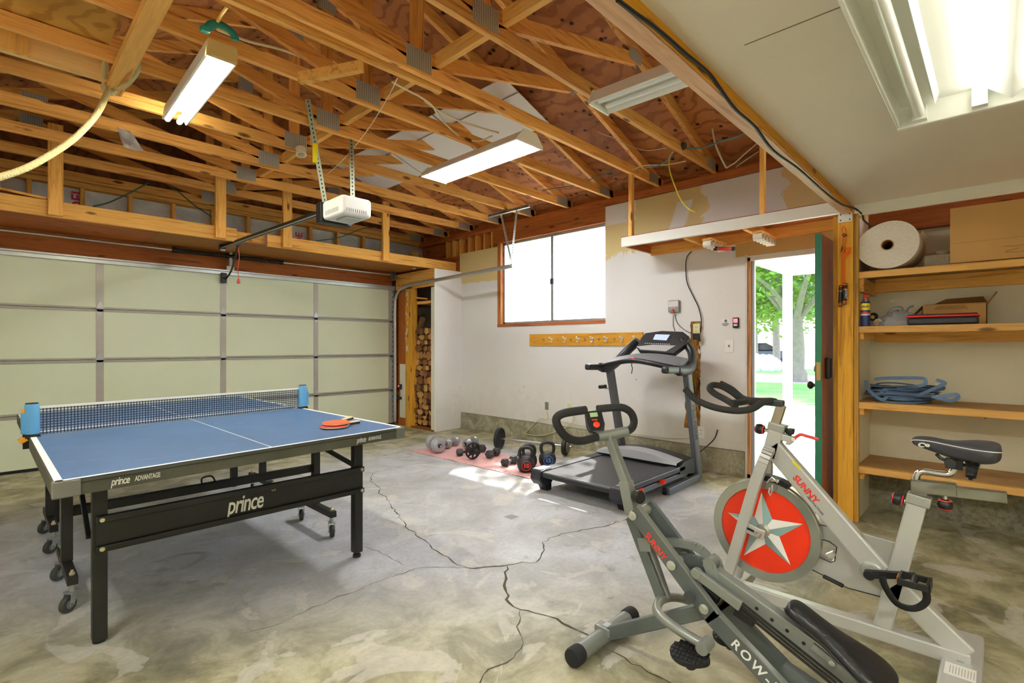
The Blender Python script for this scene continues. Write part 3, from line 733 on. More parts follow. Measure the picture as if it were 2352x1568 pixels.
for px in (1262, 1293, 1324, 1356, 1388, 1424, 1455):
    y = on_x(px + 6, 782, XW - .02).y
    m = MB(); m.cyl((XW - .03, y, 1.32), (XW - .02, y, 1.32), .012, n=10)
    m.tube(smooth_pts([(XW - .025, y, 1.32), (XW - .045, y, 1.315), (XW - .07, y, 1.335)], 4), .007, 8); m.ball((XW - .072, y, 1.338), .011, n=8, m=6)
    m.tube(smooth_pts([(XW - .025, y, 1.31), (XW - .04, y, 1.28), (XW - .06, y, 1.285)], 4), .006, 8); m.ball((XW - .062, y, 1.287), .009, n=8, m=6)
    m.build('hook', white_pl, rk, smooth=True)
    if px != 1455:
        y2 = on_x(px - 12, 782, XW - .02).y
        m = MB(); m.bx(XW - .024, XW - .02, y2 - .006, y2 + .006, 1.29, 1.33); m.tube(smooth_pts([(XW - .022, y2, 1.325), (XW - .045, y2, 1.31), (XW - .05, y2, 1.325)], 3), .0035, 6)
        m.build('small_hook', mat('brassy', 'b9a070', .4, .6), rk)
ws = thing('wall_shelf', 'long white-fronted shelf hung above the side door on two timber posts', 'shelf', (4.6, 1.8, 2.2))
MB().bx(4.40, 4.44, .82, 2.72, 2.225, 2.318).build('front_board', mat('chipped_white_paint', 'e9e7dc', .55, noise=.08, nscale=6), ws, bevel=.003)
MB().bx(4.44, 4.945, .80, 2.70, 2.300, 2.315).build('shelf_board', WR['y'], ws)
MB().bx(4.398, 4.442, .82, 2.72, 2.318, 2.322).build('bare_edge', mat('bare_edge_wood', '9a5230', .8, noise=.3, nscale=20), ws)
MB().bx(4.44, 4.945, 2.675, 2.70, 2.225, 2.30).build('end_board', WR['x'], ws)
MB().bx(4.915, 4.948, .80, 2.675, 2.20, 2.30).build('wall_cleat', W['y'], ws)
for y in (2.05, 1.52): MB().bx(4.44, 4.915, y, y + .038, 2.215, 2.30).build('cross_joist', W['x'], ws)
for px, xx in ((1450, 4.42), (1752, 4.42)):
    y = on_x(px, 450, xx).y
    MB().bx(4.395, 4.445, y - .018, y + .018, 2.318, 2.93).build('hanging_post', W['z'], ws, bevel=.002)
pvc = mat('pvc_pipe', 'e9e3d2', .45)
for px, lab in ((1640, 'row of white pipe clips under the wall shelf, beside the red torch'), (1755, 'row of white pipe clips under the wall shelf, beside the open door')):
    t = thing('pipe_rack', lab, 'pipe rack', on_x(px, 560, 4.62), 'white pipe racks under the door shelf')
    y = on_x(px, 550, 4.6).y
    MB().bx(4.48, 4.86, y - .02, y + .06, 2.185, 2.205).build('backing_strip', W['x'], t)
    for k in range(5):
        xx = 4.50 + k * .08
        m = MB(); prof = [(.024, 0), (.031, 0), (.031, .07), (.024, .07), (.024, 0)]
        m.lathe(prof[:-1], (xx, y - .02, 2.153), (0, 1, 0), 16); m.m = m.m[:-2]; m.f = m.f[:-2]
        o = m.build('pipe_clip', pvc, t, smooth=True)
tg = thing('torch', 'small torch with a red grip lying under the wall shelf', 'torch', on_x(1660, 571, 4.6))
p = on_x(1648, 571, 4.6); q = on_x(1682, 571, 4.6)
MB().cyl(p, q, .016, n=14).build('grip', red, tg, smooth=True); MB().cyl(q, q + (q - p).normalized() * .02, .018, n=14).build('cap', black, tg, smooth=True); MB().cyl(p - (q - p).normalized() * .03, p, .019, n=14).build('head', black, tg, smooth=True)

# side door: frame and open leaf
dr = bpy.data.objects.new('door_2', None); col.objects.link(dr); dr.location = (XW, 1.3, 0); dr['kind'] = 'structure'
jam = wood('door_jamb', 'b98a5c', '7c5230', 'z')
m = MB(); m.bx(XW - .01, XW + .13, DY1 - .03, DY1, 0, DZ); m.build('door_jamb', jam, dr)
m = MB(); m.bx(XW - .02, XW + .0, DY1 - .005, DY1 + .012, 0, DZ + .03); m.build('casing_edge', mat('scuffed_white', 'd6d0c4', .6, noise=.15), dr)
MB().bx(XW + .02, XW + .05, DY1 - .06, DY1 - .03, 0, DZ - .03).build('stop_strip', mat('metal_stop', 'aab2bc', .4, .5), dr)
MB().bx(XW - .01, XW + .13, DY0, DY1, DZ - .03, DZ).build('head_jamb', mat('head_white', 'dcd8cf', .6), dr)
MB().bx(XW - .01, XW + .15, DY0, DY1, -.01, .035).build('threshold', mat('threshold_alu', 'a8a59c', .5, .3), dr)
MB().bx(XW - .012, XW - .001, DY0, DY1 + .1, DZ + .02, 2.2).build('bare_header', mat('bare_board_tan', 'c9a663', .8, noise=.12, nscale=6), dr)
brown_door = wood('varnished_brown', 'b9683a', '6f371e', 'z', False, .55)
MB().bx(4.12, 4.93, .905, .945, .035, 2.035).build('door_leaf', brown_door, dr, bevel=.002)
MB().bx(4.115, 4.121, .903, .947, .035, 2.037).build('painted_edge', mat('green_door_edge', '1a7052', .5, noise=.25, nscale=9), dr)
m = MB(); m.lathe([(.012, 0), (.012, .025), (.026, .035), (.03, .05), (.02, .062), (.0, .064)], (4.18, .945, .95), (0, 1, 0), 16); m.build('door_knob', black, dr, smooth=True)
MB().bx(4.20, 4.27, .872, .905, 1.0, 1.15).build('keypad_lock', black, dr, bevel=.008)
MB().bx(4.113, 4.117, .912, .938, .99, 1.12).build('latch_plate', mat('old_brass', 'b08d55', .45, .6), dr)
m = MB(); m.lathe([(.03, 0), (.03, .01), (.022, .02), (.0, .022)], (4.18, .945, 1.07), (0, 1, 0), 16); m.build('deadbolt_rose', mat('worn_bronze', '9a8b7e', .45, .5), dr, smooth=True)
# ================================================================= LAMPS
tube_on = mat('lit_tube', 'ffffff', .5, emit=TUBE, ecol='fbfcff'); tube_warm = mat('lit_tube_warm', 'ffffff', .5, emit=TUBE * .9, ecol='fffbe0')
tube_tray = mat('lit_tube_tray', 'ffffff', .5, emit=TUBE * .04, ecol='fffdf0')
tube_fill = mat('lit_tube_fill', 'ffffff', .5, emit=TUBE * 1.3, ecol='fffdf4')
tube_off = mat('unlit_tube', 'f2f3ee', .25)
enamel = mat('white_enamel', 'edeee6', .35)
def shop_light(name, label, a, b, w, tubes, tm, gap=.05, ends='both'):
    """hanging reflector lamp from a to b (axis), tubes under a shallow folded hood"""
    a, b = Vector(a), Vector(b); d = (b - a).normalized(); s = d.cross(Vector((0, 0, 1))).normalized(); u = s.cross(d)
    t = thing(name, label, 'fluorescent lamp', (a + b) / 2)
    prof = [(-w/2, -.035), (-w/2 + .01, -.04), (-w * .30, .02), (-.05, .045), (.05, .045), (w * .30, .02), (w/2 - .01, -.04), (w/2, -.035), (.06, .06), (-.06, .06)]
    m = MB(); m.prism([a + s * x + u * z for x, z in prof], d, (b - a).length); m.build('reflector', enamel, t)
    for e in ((a, b) if ends == 'both' else ()):
        k = -1 if e is a else 1
        m = MB(); m.prism([e + s * x + u * z for x, z in ((-w/2, -.045), (w/2, -.045), (w/2, -.02), (.07, .065), (-.07, .065), (-w/2, -.02))], d * k, .012); m.build('end_cap', enamel, t)
    for i in range(tubes):
        o = (i - (tubes - 1) / 2) * gap
        m = MB(); m.cyl(a + s * o - u * .012 + d * .025, b + s * o - u * .012 + d * (-.025 if ends == 'both' else .05), .0165, n=12); m.build('tube', tm, t, smooth=True)
        for e, k in ((a, 1), (b, -1)): MB().bar(e + s * o + d * .001 * k - u*.002, e + s * o + d * .02 * k - u*.002, .03, .03, u).build('lamp_holder', mat('lamp_socket', 'c9c6a8', .5), t)
    return t
L1 = shop_light('shop_light', 'lit two-tube lamp hung at a slant from the trusses by a green bracket', (.86, 2.98, 2.79), (.905, 4.13, 2.83), .15, 2, tube_warm, .07, 'open')
L2 = shop_light('shop_light', 'lit two-tube lamp with wide white hood in the middle of the trusses', (2.96, 2.66, 2.86), (2.96, 3.88, 2.86), .30, 2, tube_on, .13)
L3 = shop_light('shop_light', 'unlit white lamp partly hidden by the low ceiling beam', (2.85, .78, 2.84), (2.84, 1.92, 2.86), .23, 2, tube_off, .09)
gp = mat('teal_plastic', '1f7f74', .45)
m = MB(); m.tube([Vector((.86 + .065 * math.cos(t_), 2.955, 2.88 + .05 * math.sin(t_))) for t_ in [i * math.pi / 12 for i in range(0, 13)]], .008, 8, flat=2.6); m.bx(.76, .80, 2.94, 2.97, 2.86, 2.885)
m.build('hanger_ring', gp, L1, smooth=True)
MB().bx(.79, .93, 2.94, 2.968, 2.75, 2.83).build('socket_plate', mat('tan_board', 'c9ab68', .7), L1)
L4 = thing('ceiling_fixture', 'large four-tube ceiling lamp in a white tray on the low ceiling', 'fluorescent lamp', (2.05, 0, 2.2))
fx0, fx1, fy0, fy1 = 1.37, 2.60, -.37, .30
m = MB(); m.bx(fx0, fx1, fy0, fy1, 2.208, 2.225); m.build('back_tray', enamel, L4)
for yy in (fy1 - .012, fy0): MB().bx(fx0, fx1, yy, yy + .012, 2.128, 2.225).build('side_rail', enamel, L4, bevel=.003)
for x in (fx0, fx1): MB().bx(x - .012, x + .022 if x == fx0 else x + .012, fy0, fy1, 2.123, 2.225).build('end_rail', enamel, L4, bevel=.004)
ym = (fy0 + fy1) / 2
m = MB(); m.prism([(fx0 + .01, ym - .09, 2.208), (fx0 + .01, ym, 2.128), (fx0 + .01, ym + .09, 2.208)], (1, 0, 0), fx1 - fx0 - .06); m.build('ballast_cover', enamel, L4)
for y, mm in ((fy1 - .075, tube_off), (ym + .085, tube_tray), (ym - .085, tube_tray), (fy0 + .075, tube_off)):
    MB().cyl((fx0 + .03, y, 2.158), (fx1 - .035, y, 2.158), .0185, n=14).build('tube', mm, L4, smooth=True)
    for xa, xb in ((fx1 - .045, fx1 - .012), (fx0 + .02, fx0 + .04)): MB().bx(xa, xb, y - .022, y + .022, 2.133, 2.188).build('lamp_holder', enamel, L4)
for y in (fy1 - .125, fy0 + .125): MB().prism([(fx0 + .01, y - .012, 2.208), (fx0 + .01, y, 2.168), (fx0 + .01, y + .012, 2.208)], (1, 0, 0), fx1 - fx0 - .08).build('reflector_rib', enamel, L4)
shop_light('shop_light', 'unseen two-tube fill lamp added on the low ceiling behind the camera', (.2, -1.9, 2.15), (.2, -.7, 2.15), .22, 2, tube_fill, .1)  # added out of view to brighten the room from behind the camera
shop_light('shop_light', 'unseen two-tube fill lamp added in the rafters by the wall beside the table', (-.7, .9, 2.84), (-.7, 2.1, 2.84), .22, 2, tube_on, .1)  # second added fill lamp, out of view on the left
# ================================================================= BEAM AND POST OF THE LOW CEILING
bm_ = thing('ceiling_beam', 'long pale beam along the edge of the low white ceiling', 'beam', (1.5, .785, 2.16))
beam_w = wood('beam_pale', 'dbb492', 'b07c5c', 'x', True, .6); 
MB().bx(XL, 4.22, .745, .805, 2.172, 2.36).build('outer_ply', beam_w, bm_, bevel=.002)
MB().bx(XL, 4.22, .737, .745, 2.176, 2.36).build('inner_ply', wood('beam_yellow', 'e9a427', 'b57618', 'x', True), bm_, bevel=.002)
ps = thing('support_post', 'yellow timber post carrying the low ceiling beside the open door', 'post', (4.26, .77, 0))
PZ = wood('post_yellow', 'e8ae3c', 'b47a22', 'z')
MB().bx(4.225, 4.265, .735, .83, 0, 2.165).build('post_board', PZ, ps, bevel=.003)
MB().bx(4.24, 4.30, .83, .86, 0, 2.165).build('side_board', wood('post_ochre', 'c99427', '8f6514', 'z'), ps, bevel=.002)
MB().bx(4.23, 4.27, .705, .733, 0, 2.165).build('flaking_board', wood('post_flaking', 'd6a446', '8a6424', 'z'), ps, bevel=.002)
m = MB(); m.bx(4.219, 4.224, .74, .825, 2.115, 2.19); pl = m.build('bracket_plate', white_pl, ps)
for y, z in ((.755, 2.13), (.81, 2.13), (.755, 2.17), (.81, 2.17)): MB().cyl((4.2185, y, z), (4.2175, y, z), .005, n=8).build('nail', MC['hole_black'], pl)
# skipping rope on the post
orange = mat('orange_cord', 'f07a14', .5)
jr = thing('skipping_rope', 'orange skipping rope with black grips hanging on the yellow post', 'skipping rope', (4.2, .78, 1.6))
X0 = 4.212
pt = lambda px, py: on_x(px, py, X0)
m = MB(); m.tube(smooth_pts([pt(1933, 525), pt(1936, 545), pt(1938, 570), pt(1936, 600), pt(1934, 655)]), .004, 6); m.tube(smooth_pts([pt(1941, 525), pt(1942, 550), pt(1938, 570), pt(1939, 610), pt(1941, 652)]), .004, 6); m.tube(smooth_pts([pt(1933, 526), pt(1937, 520), pt(1941, 526)]), .004, 6)
R.seed(21); c0 = pt(1944, 580)
for k in range(6):
    ph = R.uniform(0, 3); a = R.uniform(.02, .032)
    m.tube([c0 + Vector((-.012 + R.uniform(-.006, .006), a * math.cos(t_ + ph), a * 1.15 * math.sin(t_) + R.uniform(-.004, .004))) for t_ in [i * 6.283 / 14 for i in range(15)]], .0035, 6)
m.build('cord', orange, jr, smooth=True)
for k, (px, py) in enumerate(((1932, 655), (1942, 651))):
    m = MB(); a = pt(px, py); b_ = pt(px - 2, py + 48); a.x -= .01 * k; b_.x -= .01 * k
    m.cyl(a, b_, .0135, n=14); g = m.build('grip', black, jr, smooth=True)
    m = MB()
    for f in (.08, .3, .88, .96): c = a.lerp(b_, f); m.cyl(c, c + Vector((0, 0, .006)), .0142, n=14)
    m.build('orange_band', orange, g)
text('lettering', 'HTCNUT', pt(1943, 665) + Vector((-.026, 0, 0)), (0, 0, -1), (-1, 0, 0), .016, mat('print_white', 'e8e8e8', .6), jr, bold=.0003)
MB().cyl((4.19, .785, 2.02), (4.226, .785, 2.02), .012, n=12).build('wall_peg', wood('peg', '8a5a2a', '6a4018', 'x'), jr)

# ================================================================= SHELVING IN THE ALCOVE
shelf_w = wood('shelf_board', 'e8b566', 'b9803a', 'y'); ply_top = mat('shelf_ply_top', 'b08a55', .8, noise=.3, nscale=9)
for z, lab in ((1.755, 'top shelf of the timber shelving, holding the big carton and bubble roll'), (1.373, 'second shelf down, holding the oil can and the torn carton'),
               (.843, 'third shelf down, holding the coiled blue strap'), (.392, 'lowest empty shelf, just above the stained concrete footing')):
    t = thing('timber_shelf', lab, 'shelf', (4.5, 0, z), 'timber shelves in the alcove')
    MB().bx(4.24, 4.278, YB + .02, .718, z - .045, z).build('front_board', shelf_w, t, bevel=.002)
    MB().bx(4.278, 4.758, YB + .02, .718, z - .012, z + .001).build('shelf_top', ply_top, t)
    MB().bx(4.27, 4.74, .68, .718, z - .135 if z > 1.7 else z - .09, z - .045 if z > 1.7 else z - .012).build('end_cleat', W['x'], t)
    if z > .9: MB().bx(4.72, 4.757, YB + .02, .68, z - .11, z - .012).build('back_cleat', W['y'], t)
m = MB(); m.bx(4.31, 4.75, .60, .70, 0.0, .018); tag(m.build('scrap_board', W['x']), 'small scrap of board on the floor inside the alcove', 'board') if False else None
card = mat('cardboard', 'c79a5c', .85, noise=.06, nscale=5); cardd = mat('cardboard_dark', 'a97c42', .85)
bb = thing('cardboard_box', 'big plain cardboard carton on the top shelf', 'box', (4.5, -.2, 1.757))
MB().bx(4.262, 4.70, -.62, .222, 1.762, 2.112).build('carton', card, bb, bevel=.003)
m = MB(); m.bx(4.2605, 4.262, -.62, .222, 1.885, 1.887); m.tube(smooth_pts([(4.26, -.02, 1.84), (4.26, -.08, 1.835), (4.26, -.14, 1.84), (4.26, -.11, 1.80), (4.26, -.03, 1.805), (4.26, -.09, 1.82)]), .0015, 4); m.build('crease', cardd, bb)
rl = thing('bubble_wrap_roll', 'large roll of white bubble wrap lying on the top shelf', 'bubble wrap roll', (4.3, .54, 1.757))
m = MB(); o = Vector((4.255, .545, 1.925)); N = 40
def rr(k, n=N):
    a = 6.2832 * k / n; return .165 * (1 + .04 * math.cos(2 * a + .6) + .02 * math.cos(3 * a))
vo, vi = [], []
for x in (0, .36):
    vo.append([o + Vector((x, rr(k) * math.cos(6.2832 * k / N) * 1.03, rr(k) * math.sin(6.2832 * k / N))) for k in range(N)])
    vi.append([o + Vector((x, .036 * math.cos(6.2832 * k / N), .036 * math.sin(6.2832 * k / N))) for k in range(N)])
V = vo[0] + vo[1] + vi[0] + vi[1]; F = []
for k in range(N):
    j = (k + 1) % N
    F += [(k, j, N + j, N + k), (2*N + k, 3*N + k, 3*N + j, 2*N + j), (k, 2*N + k, 2*N + j, j), (N + k, N + j, 3*N + j, 3*N + k)]
m.add(V, F); bw = mat('bubble_wrap', 'e6ddcf', .55, noise=.06, nscale=60, bump=.5); m.build('wrap', bw, rl, smooth=True)
m = MB(); m.lathe([(.036, 0), (.031, 0), (.031, .36), (.036, .36)], o - Vector((.002, 0, 0)), (1, 0, 0), 24); m.f = m.f[:-2]; m.m = m.m[:-2]; m.build('core', cardd, rl, smooth=True)
m = MB(); m.add([o + Vector((.02, -.16, .02)), o + Vector((.3, -.16, .02)), o + Vector((.3, -.19, .07)), o + Vector((.02, -.185, .075)), o + Vector((.02, -.162, .0))], [(0, 1, 2, 3), (0, 4, 1)]); m.build('loose_end', bw, rl)
m = MB(); m.bx(4.33, 4.62, .19, .36, 1.757, 1.84); m.bx(4.36, 4.64, .23, .30, 1.84, 1.87)
tag(m.build('bubble_wrap_sheet', mat('bubble_film', 'a59a8b', .3, bump=1.2, nscale=70, noise=.15), bevel=.015, seg=3), 'folded pile of clear bubble film between the roll and the big carton', 'bubble wrap')
# can of oil
cn = thing('spray_can', 'blue and yellow spray can with red cap on the second shelf', 'spray can', (4.30, .672, 1.374))
co_ = Vector((4.275, .672, 1.374))
navy = mat('can_navy', '27356e', .35); yl = mat('can_yellow', 'f2dc1e', .35)
MB().lathe([(.028, 0), (.0285, .004), (.0285, .165), (.026, .172)], co_, (0, 0, 1), 24).build('can_body', navy, cn, smooth=True)
MB().lathe([(.0292, .112), (.0292, .160)], co_, (0, 0, 1), 24).build('yellow_label', yl, cn, smooth=True)
MB().lathe([(.0291, .092), (.0291, .100)], co_, (0, 0, 1), 24).build('red_stripe', mat('can_red', 'd32b3a', .35), cn, smooth=True)
MB().lathe([(.0291, .075), (.0291, .088)], co_, (0, 0, 1), 24).build('pale_label', mat('can_pale', 'cfd3e6', .35), cn, smooth=True)
MB().lathe([(.025, .172), (.017, .19), (.015, .195)], co_, (0, 0, 1), 20).build('shoulder', chrome, cn, smooth=True)
m = MB(); m.lathe([(.014, .195), (.0145, .215), (.010, .226)], co_, (0, 0, 1), 16); m.bar(co_ + Vector((0, 0, .212)), co_ + Vector((-.005, -.028, .216)), .010, .010); m.build('cap', red, cn, smooth=True)
text('lettering', 'WD-40', co_ + Vector((-.0300, .0205, .130)), (0, -1, 0), (-1, 0, .0), .0175, navy, cn, bold=.0006, xs=.8)
# carrier bag with tape rolls
bg_ = thing('plastic_bag', 'thin grey plastic bag holding rolls of tape on the second shelf', 'plastic bag', (4.36, .48, 1.374))
R.seed(9); m = MB(); c0 = Vector((4.38, .50, 1.374)); n_, m2 = 22, 10; vs = []
for i in range(m2 + 1):
    ph = i / m2 * math.pi / 2
    for k in range(n_):
        a = 6.2832 * k / n_; j = 1 + R.uniform(-.13, .13)
        vs.append(c0 + Vector((.085 * math.cos(a) * math.cos(ph) * j, .125 * math.sin(a) * math.cos(ph) * j, .105 * math.sin(ph) * (1 + R.uniform(-.12, .12)) + .0)))
m.add(vs, [(i*n_ + k, i*n_ + (k+1) % n_, (i+1)*n_ + (k+1) % n_, (i+1)*n_ + k) for i in range(m2) for k in range(n_)])
film = _new('grey_film'); fm, fnt, fb = film; fb.inputs['Base Color'].default_value = (.45, .45, .48, 1); fb.inputs['Roughness'].default_value = .25; fb.inputs['Alpha'].default_value = .62
m.tube(smooth_pts([c0 + Vector((-.02, .07, .08)), c0 + Vector((-.03, .03, .125)), c0 + Vector((-.02, -.02, .13)), c0 + Vector((0, -.03, .09))]), .009, 8, flat=.3)
m.tube(smooth_pts([c0 + Vector((.0, -.04, .09)), c0 + Vector((-.01, -.06, .125)), c0 + Vector((.0, -.085, .135))]), .012, 8, flat=.3)
m.build('bag_film', fm, bg_, smooth=True)
for (px, py, c1, lab, rr_) in ((2004, 728, black, 'black tape roll inside the grey bag', .028), (2017, 740, mat('clear_tape', 'bdbab2', .2), 'clear tape roll lying low in the grey bag', .026)):
    p = on_x(px, py, 4.33)
    m = MB(); m.lathe([(.013, 0), (rr_, 0), (rr_, .022), (.013, .022)], p, (1, -.2, .25), 24); m.f = m.f[:-2]; m.m = m.m[:-2]
    t = m.build('tape_roll', c1, smooth=True); tag(t, lab, 'tape roll')
    m = MB(); m.lathe([(.008, -.001), (.0135, -.001), (.0135, .023), (.008, .023)], p, (1, -.2, .25), 20); m.build('core', card, t, smooth=True)
og = thing('tool_pouch', 'flat black fabric pouch with a bright red zip on the second shelf', 'pouch', (4.38, .2, 1.374))
a, b_ = on_x(2083, 744, 4.27).y, on_x(2247, 742, 4.27).y
m = MB(); m.bx(4.27, 4.46, b_, a, 1.375, 1.425); m.build('body', mat('pouch_black', '25262b', .35, bump=.6, nscale=18), og, bevel=.012)
m = MB(); m.bx(4.262, 4.468, b_ - .004, a + .004, 1.425, 1.437); zp = m.build('zip', mat('zip_red', 'ea2e1e', .5), og, bevel=.005)
m = MB(); m.bx(4.27, 4.46, b_ + .003, a - .003, 1.437, 1.446); m.build('lid', mat('pouch_lid', '33363a', .5), og, bevel=.006)
sb = thing('cardboard_box', 'torn open cardboard carton with a carry handle flap on the second shelf', 'box', (4.6, .15, 1.374))
y1_, y0_ = on_x(2118, 700, 4.52).y, on_x(2267, 700, 4.52).y
m = MB(); z0, z1 = 1.375, 1.515
m.bx(4.52, 4.524, y0_, y1_, z0, z1); m.bx(4.72, 4.724, y0_, y1_, z0, z1 + .02); m.bx(4.52, 4.724, y0_, y0_ + .004, z0, z1); m.bx(4.52, 4.724, y1_ - .004, y1_, z0, z1); m.bx(4.52, 4.724, y0_, y1_, z0, z0 + .004)
m.build('carton', card, sb)
m = MB(); m.prism([(4.516, y1_ - .06, z1 - .03), (4.516, y1_ - .08, z1 - .005), (4.516, y1_ - .22, z1 - .005), (4.516, y1_ - .24, z1 - .03)], (1, 0, 0), .003); m.build('handle_flap', cardd, sb)
m = MB(); m.add([(4.52, y0_, z1), (4.72, y0_, z1), (4.74, y0_ - .05, z1 + .085), (4.50, y0_ - .045, z1 + .075)], [(0, 1, 2, 3)]); m.build('side_flap', card, sb)
m = MB(); m.add([(4.52, y1_, z1), (4.72, y1_, z1), (4.72, y1_ + .06, z1 - .06), (4.52, y1_ + .055, z1 - .065)], [(0, 1, 2, 3)]); m.build('side_flap', card, sb)
m = MB(); m.add([(4.72, y0_, z1 + .02), (4.72, y1_ - .05, z1 + .02), (4.66, y1_ - .12, z1 + .05), (4.64, y0_ + .02, z1 + .055)], [(0, 1, 2, 3)]); m.build('top_flap', cardd, sb)
# coiled strap
strap_dark = mat('strap_dark', '3c4a63', .7)
sp = thing('coiled_strap', 'untidy coil of slate blue webbing strap on the third shelf', 'strap', (4.45, .5, .845))
R.seed(17); strap_m = mat('strap_blue', '5f7a9c', .7, noise=.15, nscale=30)
for k in range(15):
    cx, cy = 4.45 + R.uniform(-.02, .02), .475 + R.uniform(-.03, .03); a, b2 = R.uniform(.09, .14), R.uniform(.13, .205); z0 = .856 + k * .0075; ph = R.uniform(0, 6.28)
    pts = [(cx + a * math.cos(t_) * (1 + .08 * math.sin(3 * t_ + ph)), min(cy + b2 * math.sin(t_) * (1 + .06 * math.sin(2 * t_ + ph)), .70), z0 + .007 * math.sin(2 * t_ + ph)) for t_ in [i * 6.2832 / 26 + ph for i in range(27)]]
    MB().tube(pts, .0115, 6, flat=.32, up=(0, 0, 1) if k % 3 else (1, 0, .3)).build('strap_loop', strap_dark if k % 4 == 1 else strap_m, sp, smooth=True)
for pts in ([(1988, 873), (1994, 893), (2010, 908), (2028, 917), (2040, 905), (2033, 895), (2022, 902)], [(2008, 870), (2050, 868), (2110, 868), (2125, 872), (2118, 885), (2060, 890)], [(2140, 910), (2180, 920), (2199, 915), (2198, 906), (2175, 908), (2150, 915)], [(2030, 905), (2090, 912), (2150, 890), (2170, 880), (2150, 872)]):
    P = smooth_pts([on_x(x, y, 4.33 + .002 * i) for i, (x, y) in enumerate(pts)], 6)
    for p in P: p.z = max(p.z, .857)
    MB().tube(P, .0125, 6, flat=.3, up=(1, 0, .2)).build('strap_loop', strap_m, sp, smooth=True)
# ================================================================= WALL FITTINGS
def wire(name, pts, r, c, label, cat='cable', k=6):
    o = MB().tube(smooth_pts(pts, k), r, 7).build(name, mat('wire_' + c, c, .5), smooth=True); return tag(o, label, cat)
ivory = mat('ivory_plastic', 'dcd9a6', .45)
def outlet(label, px, py, x, m_, w=.035, h=.057):
    p = on_x(px, py, x); t = thing('wall_outlet', label, 'outlet', p)
    MB().bx(x - .006, x, p.y - w, p.y + w, p.z - h, p.z + h).build('plate', m_, t, bevel=.002)
    m = MB()
    for dz in (-.02, .02):
        for dy in (-.008, .008): m.bx(x - .0068, x - .006, p.y + dy - .0015, p.y + dy + .0015, p.z + dz - .005, p.z + dz + .006)
    m.build('slots', MC['hole_black'], t); return t
outlet('grey metal box outlet low on the wall near the closet', 1256, 932, XW - .001, mat('box_grey', '7b7a68', .5), .028, .05)
outlet('ivory outlet low on the wall behind the rowing machine handle', 1309, 937, XW - .001, ivory)
outlet('white outlet low behind the treadmill upright', 1611, 992, XW - .001, white_pl)
outlet('ivory outlet high in the torn wall slot above the treadmill', 1600, 756, XW - .03, ivory)
p = on_x(1675, 794, XW); t = thing('light_switch', 'white toggle switch plate beside the side door', 'light switch', p)
MB().bx(XW - .006, XW - .001, p.y - .04, p.y + .04, p.z - .062, p.z + .062).build('plate', white_pl, t, bevel=.002)
MB().bx(XW - .016, XW - .006, p.y - .005, p.y + .005, p.z - .01, p.z + .01).build('toggle', mat('toggle_tan', '8d6a4a', .5), t)
p = on_x(1691, 741, XW); t = thing('door_control', 'black garage door wall button unit with a red lit panel', 'wall control', p)
MB().bx(XW - .02, XW - .001, p.y - .03, p.y + .03, p.z - .05, p.z + .05).build('case', black, t, bevel=.01)
MB().bx(XW - .022, XW - .0195, p.y - .02, p.y + .02, p.z + .0, p.z + .038).build('lit_panel', mat('lit_red', 'ff6a78', .5, emit=.6), t)
MB().bx(XW - .022, XW - .0195, p.y - .018, p.y + .018, p.z - .032, p.z - .012).build('button', mat('button_grey', 'c9cdd0', .4), t)
p = on_x(1666, 741, XW); t = thing('wall_notice', 'tiny printed notice with a house symbol beside the black door control', 'notice', p)
MB().bx(XW - .0015, XW - .0008, p.y - .042, p.y + .042, p.z - .035, p.z + .04).build('paper', mat('notice_paper', 'e9e7e0', .7), t)
ink = mat('notice_ink', '4a5068', .7); m = MB(); q = Vector((XW - .003, p.y - .005, p.z))
m.prism([q + Vector((0, .016, .018)), q + Vector((0, 0, .034)), q + Vector((0, -.016, .018)), q + Vector((0, -.010, .018)), q + Vector((0, -.010, .006)), q + Vector((0, .010, .006)), q + Vector((0, .010, .018))], (1, 0, 0), .0012)
m.build('house_symbol', ink, t)
for dz, wd_ in ((-.004, .028), (-.012, .036), (-.020, .03), (-.027, .02)): MB().bx(XW - .003, XW - .0018, p.y - wd_, p.y + wd_, p.z + dz - .002, p.z + dz + .002).build('text_line', ink, t)
p = on_x(1550, 705, XW); t = thing('wall_box', 'grey square low-voltage box on the wall above the treadmill', 'electrical box', p)
MB().bx(XW - .035, XW - .001, p.y - .062, p.y + .062, p.z - .055, p.z + .07).build('case', mat('box_mid_grey', '8d8f93', .45), t, bevel=.012)
MB().bx(XW - .039, XW - .034, p.y - .054, p.y + .054, p.z - .0, p.z + .06).build('pale_cover', mat('box_pale', 'd3d2d0', .4), t, bevel=.008)
MB().bx(XW - .042, XW - .034, p.y - .03, p.y + .035, p.z - .03, p.z - .005).build('terminal', mat('terminal_tan', 'b7a184', .5), t)
MB().bx(XW - .05, XW - .034, p.y - .008, p.y + .012, p.z - .06, p.z - .02).build('bare_wires', mat('wire_copper', 'b8502f', .5), t)
wx = XW - .012
wire('hanging_cable', [on_x(*q_, XW - .02) for q_ in ((1588, 577), (1578, 590), (1575, 610), (1578, 648), (1592, 680), (1604, 705), (1611, 735), (1609, 760), (1603, 778))], .005, '1b1b1b', 'black cable looping down the wall from the shelf to the torn slot')
wire('thin_cable', [on_x(*q_, wx) for q_ in ((1547, 722), (1546, 745), (1550, 760))], .003, '2a2a2a', 'thin black wire dropping straight from the grey wall box')
wire('thin_cable', [on_x(*q_, wx) for q_ in ((1550, 722), (1556, 742), (1572, 757), (1590, 766), (1600, 772))], .003, '2a2a2b', 'thin black wire curving from the grey wall box to the adapter')
